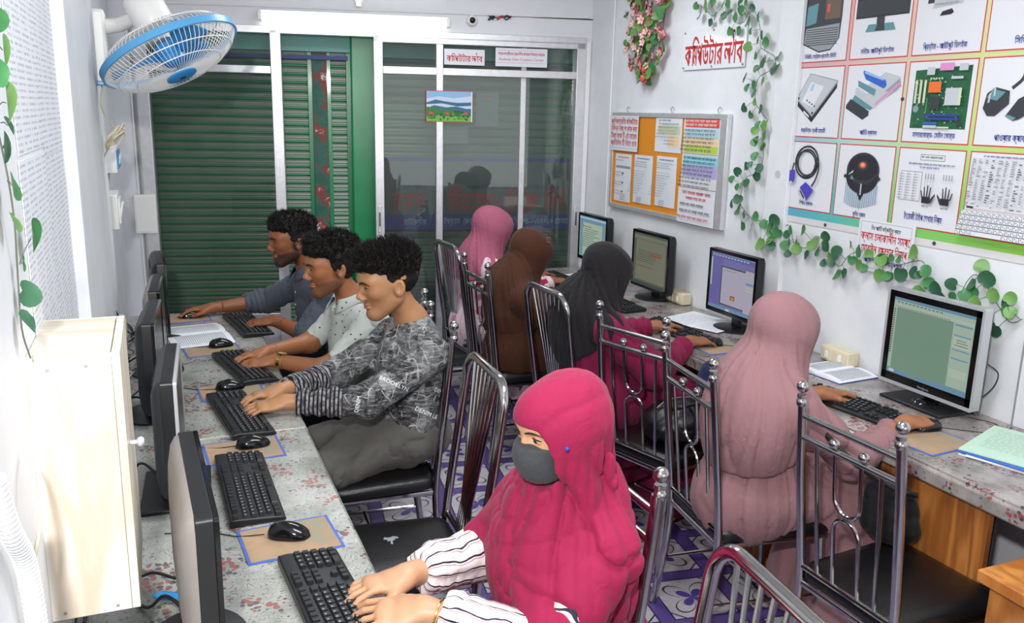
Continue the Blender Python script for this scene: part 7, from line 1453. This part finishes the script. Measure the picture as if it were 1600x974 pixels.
while n_ < 230:
    z = r_.uniform(-.265, .42); hw = .205 if z > -.02 else .205*(1-((-.02-z)/.27)**1.5)*1.0+.02; y = r_.uniform(-hw, hw)
    if abs(y) < .045 and z > .05 and r_.random() < .5: continue
    isf = (n_ % 5) < 3; o = bpy.data.objects.new('flower' if isf else 'leaf', (r_.choices(FM_, (6, 3, 1))[0] if isf else LM[r_.choice((0, 2, 2))])); COL.objects.link(o); o.parent = t; o.location = (r_.uniform(-.03, .012)-.01, y, z); s = r_.uniform(.020, .030) if isf else r_.uniform(.026, .042); o.scale = (s, s*(1 if isf else .7), s)
    nn = Vector((-1, r_.uniform(-.6, .6), r_.uniform(-.4, .6))).normalized(); o.rotation_euler = (nn.to_track_quat('Z', 'Y').to_matrix() @ Matrix.Rotation(r_.uniform(0, 6.28), 3, 'Z')).to_euler(); n_ += 1
# ---- stickers and prints on the glass doors
def BF(s, z, off): return frame(tuple(B(s, z, off)), tuple(BD), (0, 0, 1))     # faces into the room
t, o = sheet('door_sign', BF(-.952, 2.125, -.022), .255, .095, 'sheet_white', .001, None, 'white paper sign with red Bengali words on the door transom, left one', 'sign')
T = BF(-.952, 2.125, -.022)
def f_(mb, T_, mi): lab_sign(mb, T_ @ Matrix.Translation((.128, -.048, .0006)), .225, .055, mi)
pic(T, [], t, extra=[(f_, 'red_ink')])
t, o = sheet('door_sign', BF(-.628, 2.142, -.022), .334, .112, 'sheet_white', .001, None, 'white paper sign with Bengali and English lines on the door transom, right one', 'sign')
T = BF(-.628, 2.142, -.022)
pic(T, [('p_red', rc(.012, -.014, .322, -.0152)), ('p_red', rc(.012, -.088, .322, -.0892))], t, extra=[(lambda mb, T_, mi: bengali(mb, 'ছাত্র-ছাত্রীদের সৃজনশীল কাজের নিজস্ব কর্নার', .024, T_ @ Matrix.Translation((.167, -.036, .0006)), mi, .30, .0004), 'red_ink'), (lambda mb, T_, mi: text_mb(mb, 'Students Own Creation Corner', .024, T_ @ Matrix.Translation((.167, -.068, .0006)), mi, 'CENTER', .0003, .29), 'red_ink')])
t, o = sheet('landscape_picture', BF(-1.066, 1.872, -.022), .296, .192, 'p_red', .001, None, 'small bright print of misty hills and red roofs stuck on the glass door', 'picture'); T = BF(-1.066, 1.872, -.022)
lp = [('p_sky', rc(.004, -.004, .286, -.188)), ('p_white', rc(.286, -.004, .294, -.190)), ('p_mist', [(.004, -.05), (.08, -.035), (.18, -.045), (.286, -.03), (.286, -.07), (.004, -.07)]), ('p_hill', [(.004, -.075), (.06, -.055), (.12, -.065), (.20, -.075), (.286, -.068), (.286, -.12), (.004, -.12)]), ('p_mist', [(.004, -.085), (.10, -.078), (.20, -.095), (.286, -.09), (.286, -.108), (.15, -.11), (.004, -.10)]), ('p_hill', [(.004, -.11), (.05, -.09), (.13, -.102), (.19, -.095), (.286, -.115), (.286, -.15), (.004, -.15)]), ('p_leaf', [(.004, -.105), (.05, -.10), (.10, -.118), (.16, -.112), (.22, -.13), (.286, -.14), (.286, -.188), (.004, -.188)]), ('p_grass', [(.004, -.160), (.08, -.15), (.17, -.16), (.286, -.155), (.286, -.188), (.004, -.188)])]
lp += [(rr_.choice(['p_leaf', 'p_green', 'p_grass', 'p_lgreen']), disc(rr_.uniform(.012, .278), rr_.uniform(-.178, -.125), rr_.uniform(.004, .010), 7)) for _ in range(60)]+[('p_roof', [(x-.014, -.142), (x, -.128), (x+.018, -.140), (x+.014, -.150)]) for x in (.03, .13, .25)]
pic(T, lp, t)
glassmat('banner_film', '#8d9794', .0, .34); glassmat('faint_paper', '#8a9490', .0, .38); pm('letter_red', '#d8322e', .6); pm('film_blue', '#2b3da6', .5); pm('film_white', '#b9c4dc', .6)
t = empty('door_banner', tuple(B(-.71, 1.2, .05)), 'reversed Bengali lettering and blue bands printed on film outside the glass doors', 'sign'); o0 = Vector(t.location)
def bp(s0, s1, z0, z1, off, name, mat): mb = MB(); bbox(mb, s0, s1, z0, z1, off, off+.0006); mb.v = [v-np.array(o0) for v in mb.v]; return mb.build(name, mat, t)
bp(-1.329, -.097, 1.085, 1.43, .0505, 'film', 'banner_film'); bp(-1.329, -.097, 1.43, 1.455, .051, 'blue_band', 'film_blue'); bp(-1.329, -.097, .985, 1.085, .051, 'blue_band', 'film_blue')
OF = frame(tuple(B(0, 0, .0495)-np.array(o0)), tuple(-BD), (0, 0, 1)) @ Matrix.Diagonal((1, 1, 1, 1))    # outward-reading, so it reads mirrored from inside
def outw(s, z): return OF @ Matrix.Translation((-s, z, 0))
lt = MB(); bengali(lt, 'নিউ আইটি একাডেমী', .17, outw(-.52, 1.165), 0, .80, .005); bengali(lt, 'ল্যাব', .17, outw(-1.165, 1.165), 0, .22, .005); lt.build('lettering', 'letter_red', t)
lt = MB(); bengali(lt, 'কম্পিউটার প্রশিক্ষণ ও ইন্টারনেট সেবা- রেজিঃ ৩৪০৮৬', .042, outw(-.48, 1.265), 0, .62, .0005); bengali(lt, 'স্থাপিত- ২০১৮', .042, outw(-1.13, 1.262), 0, .16, .0005); lt.build('small_lettering', 'p_dark', t)
lt = MB(); bengali(lt, 'মোবাঃ ০১৭৪৫৮০-৪৭৪৮', .055, outw(-.28, 1.04), 0, .36, .001); bengali(lt, '(দোতলা)  মার্কেট', .055, outw(-.82, 1.04), 0, .25, .001); bengali(lt, 'কম্পিউটার', .055, outw(-1.13, 1.035), 0, .15, .001)
for v in lt.v: v += np.array(-BN*.003)
lt.build('phone_lettering', 'film_white', t)
mats = []; mb = MB(); Tq = OF @ Matrix.Translation((.447, 1.36, 0)); flat(mb, [('p_teal', q) for q in ringp(0, 0, .038, .045, 24, 1, PI, 2*PI)]+[('p_red', q) for q in ringp(0, .0, .033, .037, 20, 1, 0, PI)], mats, Tq, 0); text_mb(mb, 'NIT', .035, Tq, 1, 'CENTER', .001); mb.build('emblem', mats, t)
mats = []; mb = MB(); Tq = OF @ Matrix.Translation((.60, 1.36, 0)); flat(mb, [('p_lgreen', [(-.03, .02), (0, -.02), (.03, .02), (0, .0)]), ('p_teal', rc(-.02, -.03, .02, -.026))], mats, Tq, 0); mb.build('emblem', mats, t)
for (s, z, w_, h_, lb) in ((-.735, 1.865, .145, .21, 'faint white flyer with a green badge stuck outside the glass door'), (-.95, 1.655, .165, .11, 'faint small paper stuck outside the glass door below the landscape print')):
    q, o = sheet('outside_flyer', BF(s, z, .052), w_, h_, 'faint_paper', .001, None, lb, 'paper'); pic(BF(s, z, .0515), words(.02, -.035, w_-.02, .014, 1, rr_, 'grey_ink')+words(.03, -.06, w_-.04, .012, 1, rr_, 'grey_ink')+([('p_lgreen', [(.05, -.075), (.10, -.075), (.075, -.10)]), ('p_red', disc(.075, -.02, .008, 8))] if h_ > .2 else []), q)
# ---- books and papers
pm('cover_blue', '#2f4f9a', .4); pm('file_green', '#b5d3bf', .5); pm('file_blue', '#2f62b5', .4); pm('page_edge', '#c9cbd2', .8)
def open_book(loc, rz, w_, d_, label, cover, roll=False):
    t = empty('open_book', loc, label, 'book', None, rz)      # spine along x, pages left and right in y
    MB().box((0, 0, .0015), (w_, d_*2+.006, .003)).build('cover', cover, t)
    for s in (-1, 1):
        prof = []; n = 12
        for i in range(n+1):
            u = i/n; z = .004+(.016 if s > 0 else .013)*math.sin(PI*min(1, u*1.1+.04))**.6*(1-u*.55); prof.append((s*u*d_, z))
        mb = MB(); V = []
        for x in (-w_/2, w_/2): V += [(x, y, z) for y, z in prof]+[(x, y, .003) for y, z in prof]
        k = n+1; F = [(i, i+1, 2*k+i+1, 2*k+i) for i in range(n)]+[(k+i, i, 2*k+i, 3*k+i) for i in (0, n)]+[tuple(list(range(k))+[k+i for i in range(k)][::-1]), tuple([2*k+i for i in range(k)]+[3*k+i for i in range(k)][::-1])]
        pg = mb.add(V, F, 0, False).build('page_block', 'paper', t)
        tx = MB(); r_ = random.Random(3+s)
        for j in range(24):
            x = -w_/2+.03+j*(w_-.05)/24; u = .10
            while u < .86:
                l = r_.uniform(.03, .10); u1 = min(.88, u+l); a, b = [(s*q*d_, .0046+(.016 if s > 0 else .013)*math.sin(PI*min(1, q*1.1+.04))**.6*(1-q*.55)) for q in (u, u1)]
                tx.add([(x, a[0], a[1]+.0008), (x+.0028, a[0], a[1]+.0008), (x+.0028, b[0], b[1]+.0008), (x, b[0], b[1]+.0008)], [(0, 1, 2, 3)]); u = u1+.02
        o = tx.build('printed_text', 'grey_ink', pg); o['kind'] = 'stuff'
    return t
open_book((.115, 3.955, .7505), R(8), .255, .195, 'open book with white pages lying by the far left monitors', 'cover_blue')
open_book((2.49, 2.60, .7505), R(5), .22, .125, 'open book with curling pages beside the cream socket on the right desk', 'cover_blue')
def papers(name, pts, label, mats, step=.0012, n=3, cat='paper', z0=.7508):
    c = Vector((sum(p[0] for p in pts)/len(pts), sum(p[1] for p in pts)/len(pts), z0)); t = empty(name, tuple(c), label, cat); r_ = random.Random(len(label))
    for i in range(n):
        dx, dy, a = r_.uniform(-.008, .008), r_.uniform(-.008, .008), r_.uniform(-.04, .04); P_ = [((p[0]-c.x)*math.cos(a)-(p[1]-c.y)*math.sin(a)+dx, (p[0]-c.x)*math.sin(a)+(p[1]-c.y)*math.cos(a)+dy) for p in pts]
        MB().prism(P_, (0, 0, i*step*1.3), (1, 0, 0), (0, 1, 0), step).build('paper_sheet', mats[i % len(mats)], t)
    return t
def textlines(t, x0, x1, y0, y1, n, z, rz, ink='grey_ink'):
    mb = MB(); r_ = random.Random(8); 
    for j in range(n):
        x = x0+(x1-x0)*j/n; y = y0
        while y < y1:
            l = r_.uniform(.008, .03); mb.add([(x, y, z), (x+.0025, y, z), (x+.0025, min(y1, y+l), z), (x, min(y1, y+l), z)], [(0, 1, 2, 3)]); y += l+.006
    o = mb.build('printed_text', ink, t, rot=(0, 0, rz)); o['kind'] = 'stuff'
t = papers('paper_sheets', [(2.29, 3.62), (2.56, 3.70), (2.60, 3.48), (2.34, 3.42)], 'loose printed sheets beside the purple-screened monitor, far pile', ['paper'], n=3); textlines(t, -.11, .11, -.09, .10, 12, .0062, R(14))
t = papers('paper_sheets', [(2.33, 3.44), (2.58, 3.50), (2.60, 3.34), (2.40, 3.27)], 'single printed sheet in front of the purple-screened monitor', ['paper'], n=1, z0=.7565); textlines(t, -.09, .09, -.07, .07, 10, .0022, R(14))
t = empty('file_stack', (2.40, 1.71, .7505), 'stack of blue and white folders under a pale green printed sheet at the right edge', 'folders', None, R(18))
MB().box((.01, 0, .003), (.30, .24, .005)).build('white_sheet', 'paper', t); MB().box((.01, -.01, .008), (.31, .23, .004), rot=(0, 0, .07)).build('white_sheet', 'paper', t); MB().box((.012, .0, .013), (.32, .235, .005), rot=(0, 0, -.03)).build('blue_folder', 'file_blue', t, bevel=.001); g_ = MB().box((.02, .012, .0185), (.31, .235, .004), rot=(0, 0, .05)).build('green_sheet', 'file_green', t)
textlines(t, -.06, .15, -.09, .10, 14, .0208, R(3))
t = papers('paper_sheets', [(2.36, 4.86), (2.50, 4.88), (2.50, 4.78), (2.37, 4.77)], 'small white paper at the far end of the right desk', ['paper'], n=2)
# ---- bag on the chair
f = U([ell((0, 0, .075), (.17, .14, .085)), (ell((.02, 0, .05), (.18, .15, .05)), .04)], .03)
t = empty('black_bag', (1.90, 2.80, .472), 'black fabric bag slumped on the seat of a ball-topped chair', 'bag')
V, Q = surf(lambda P: smax(smax(f(P)+folds(P, 5, .012, (8, 8, 6)), -P[:, 2]+.002, .01), np.abs(P[:, 0])-.17, .03), (-.22, -.2, -.02), (.22, .2, .2), .006, 1); me = fastmesh('bag_body', [(V, Q)]); me.materials.append(MATS['vinyl_black']); o = bpy.data.objects.new('bag_body', me); COL.objects.link(o); o.parent = t
MB().tube(smoothpath([(-.10, -.05, .14), (-.06, -.10, .17), (.04, -.09, .175), (.09, -.03, .15)], 6), .008, 8, flat=.35).build('strap', 'cable_black', t)
MB().tube(smoothpath([(-.13, -.02, .145), (-.04, .02, .162), (.10, .04, .15)], 6), .0025, 6).build('zip', 'cable_grey', t)
# ---- torn patch on the empty seat
mb = MB(); st_ = [(-.022, -.010), (-.010, -.016), (.004, -.010), (.018, -.016), (.022, -.004), (.010, .002), (.014, .012), (.004, .010), (.006, .030), (-.001, .032), (-.003, .010), (-.012, .008), (-.010, .0), (-.024, .0)]
mb.prism(st_, (0, 0, .4736), (1, 0, 0), (0, 1, 0), .0008); o = mb.build('torn_patch', 'p_grey', B0); o.location = (.0, -.04, 0)

def soft_bag(name, loc, r, mat, label, rz=0, seed=3):
    t = empty(name, loc, label, 'bag', None, rz); f = U([ell((0, 0, 0), r), (ell((0, 0, -r[2]*.4), (r[0]*1.05, r[1]*1.05, r[2]*.6)), .03)], .03)
    V, Q = surf(lambda P: f(P)+folds(P, seed, .007, (8, 8, 8)), (-r[0]-.06, -r[1]-.06, -r[2]-.06), (r[0]+.06, r[1]+.06, r[2]+.06), .006, 1); me = fastmesh('bag_body', [(V, Q)]); me.materials.append(MATS[mat]); o = bpy.data.objects.new('bag_body', me); COL.objects.link(o); o.parent = t; return t
t = soft_bag('handbag', (2.03, 1.83, .575), (.045, .09, .10), 'cloth_black', 'black handbag hanging beside the mauve-robed woman under the desk edge', R(20), 6)
MB().tube(smoothpath([(-.01, -.08, .08), (-.06, -.03, .10), (-.12, .08, .17), (-.16, .18, .26)], 6), .009, 8, flat=.35).build('strap', 'cable_black', t)
clothmat('cloth_navy', '#1d2550', .85, .1)
t = soft_bag('cloth_bag', (2.03, 2.76, .72), (.055, .09, .075), 'cloth_navy', 'navy blue cloth bag at the desk edge between the black and mauve headscarves', R(10), 9)

t = papers('paper_bundle', [(.22, 4.37), (.40, 4.39), (.41, 4.43), (.22, 4.43)], 'small bundle of papers at the far edge of the left desk before the shutter', ['paper', 'p_bandblue', 'paper'], .012, 3)
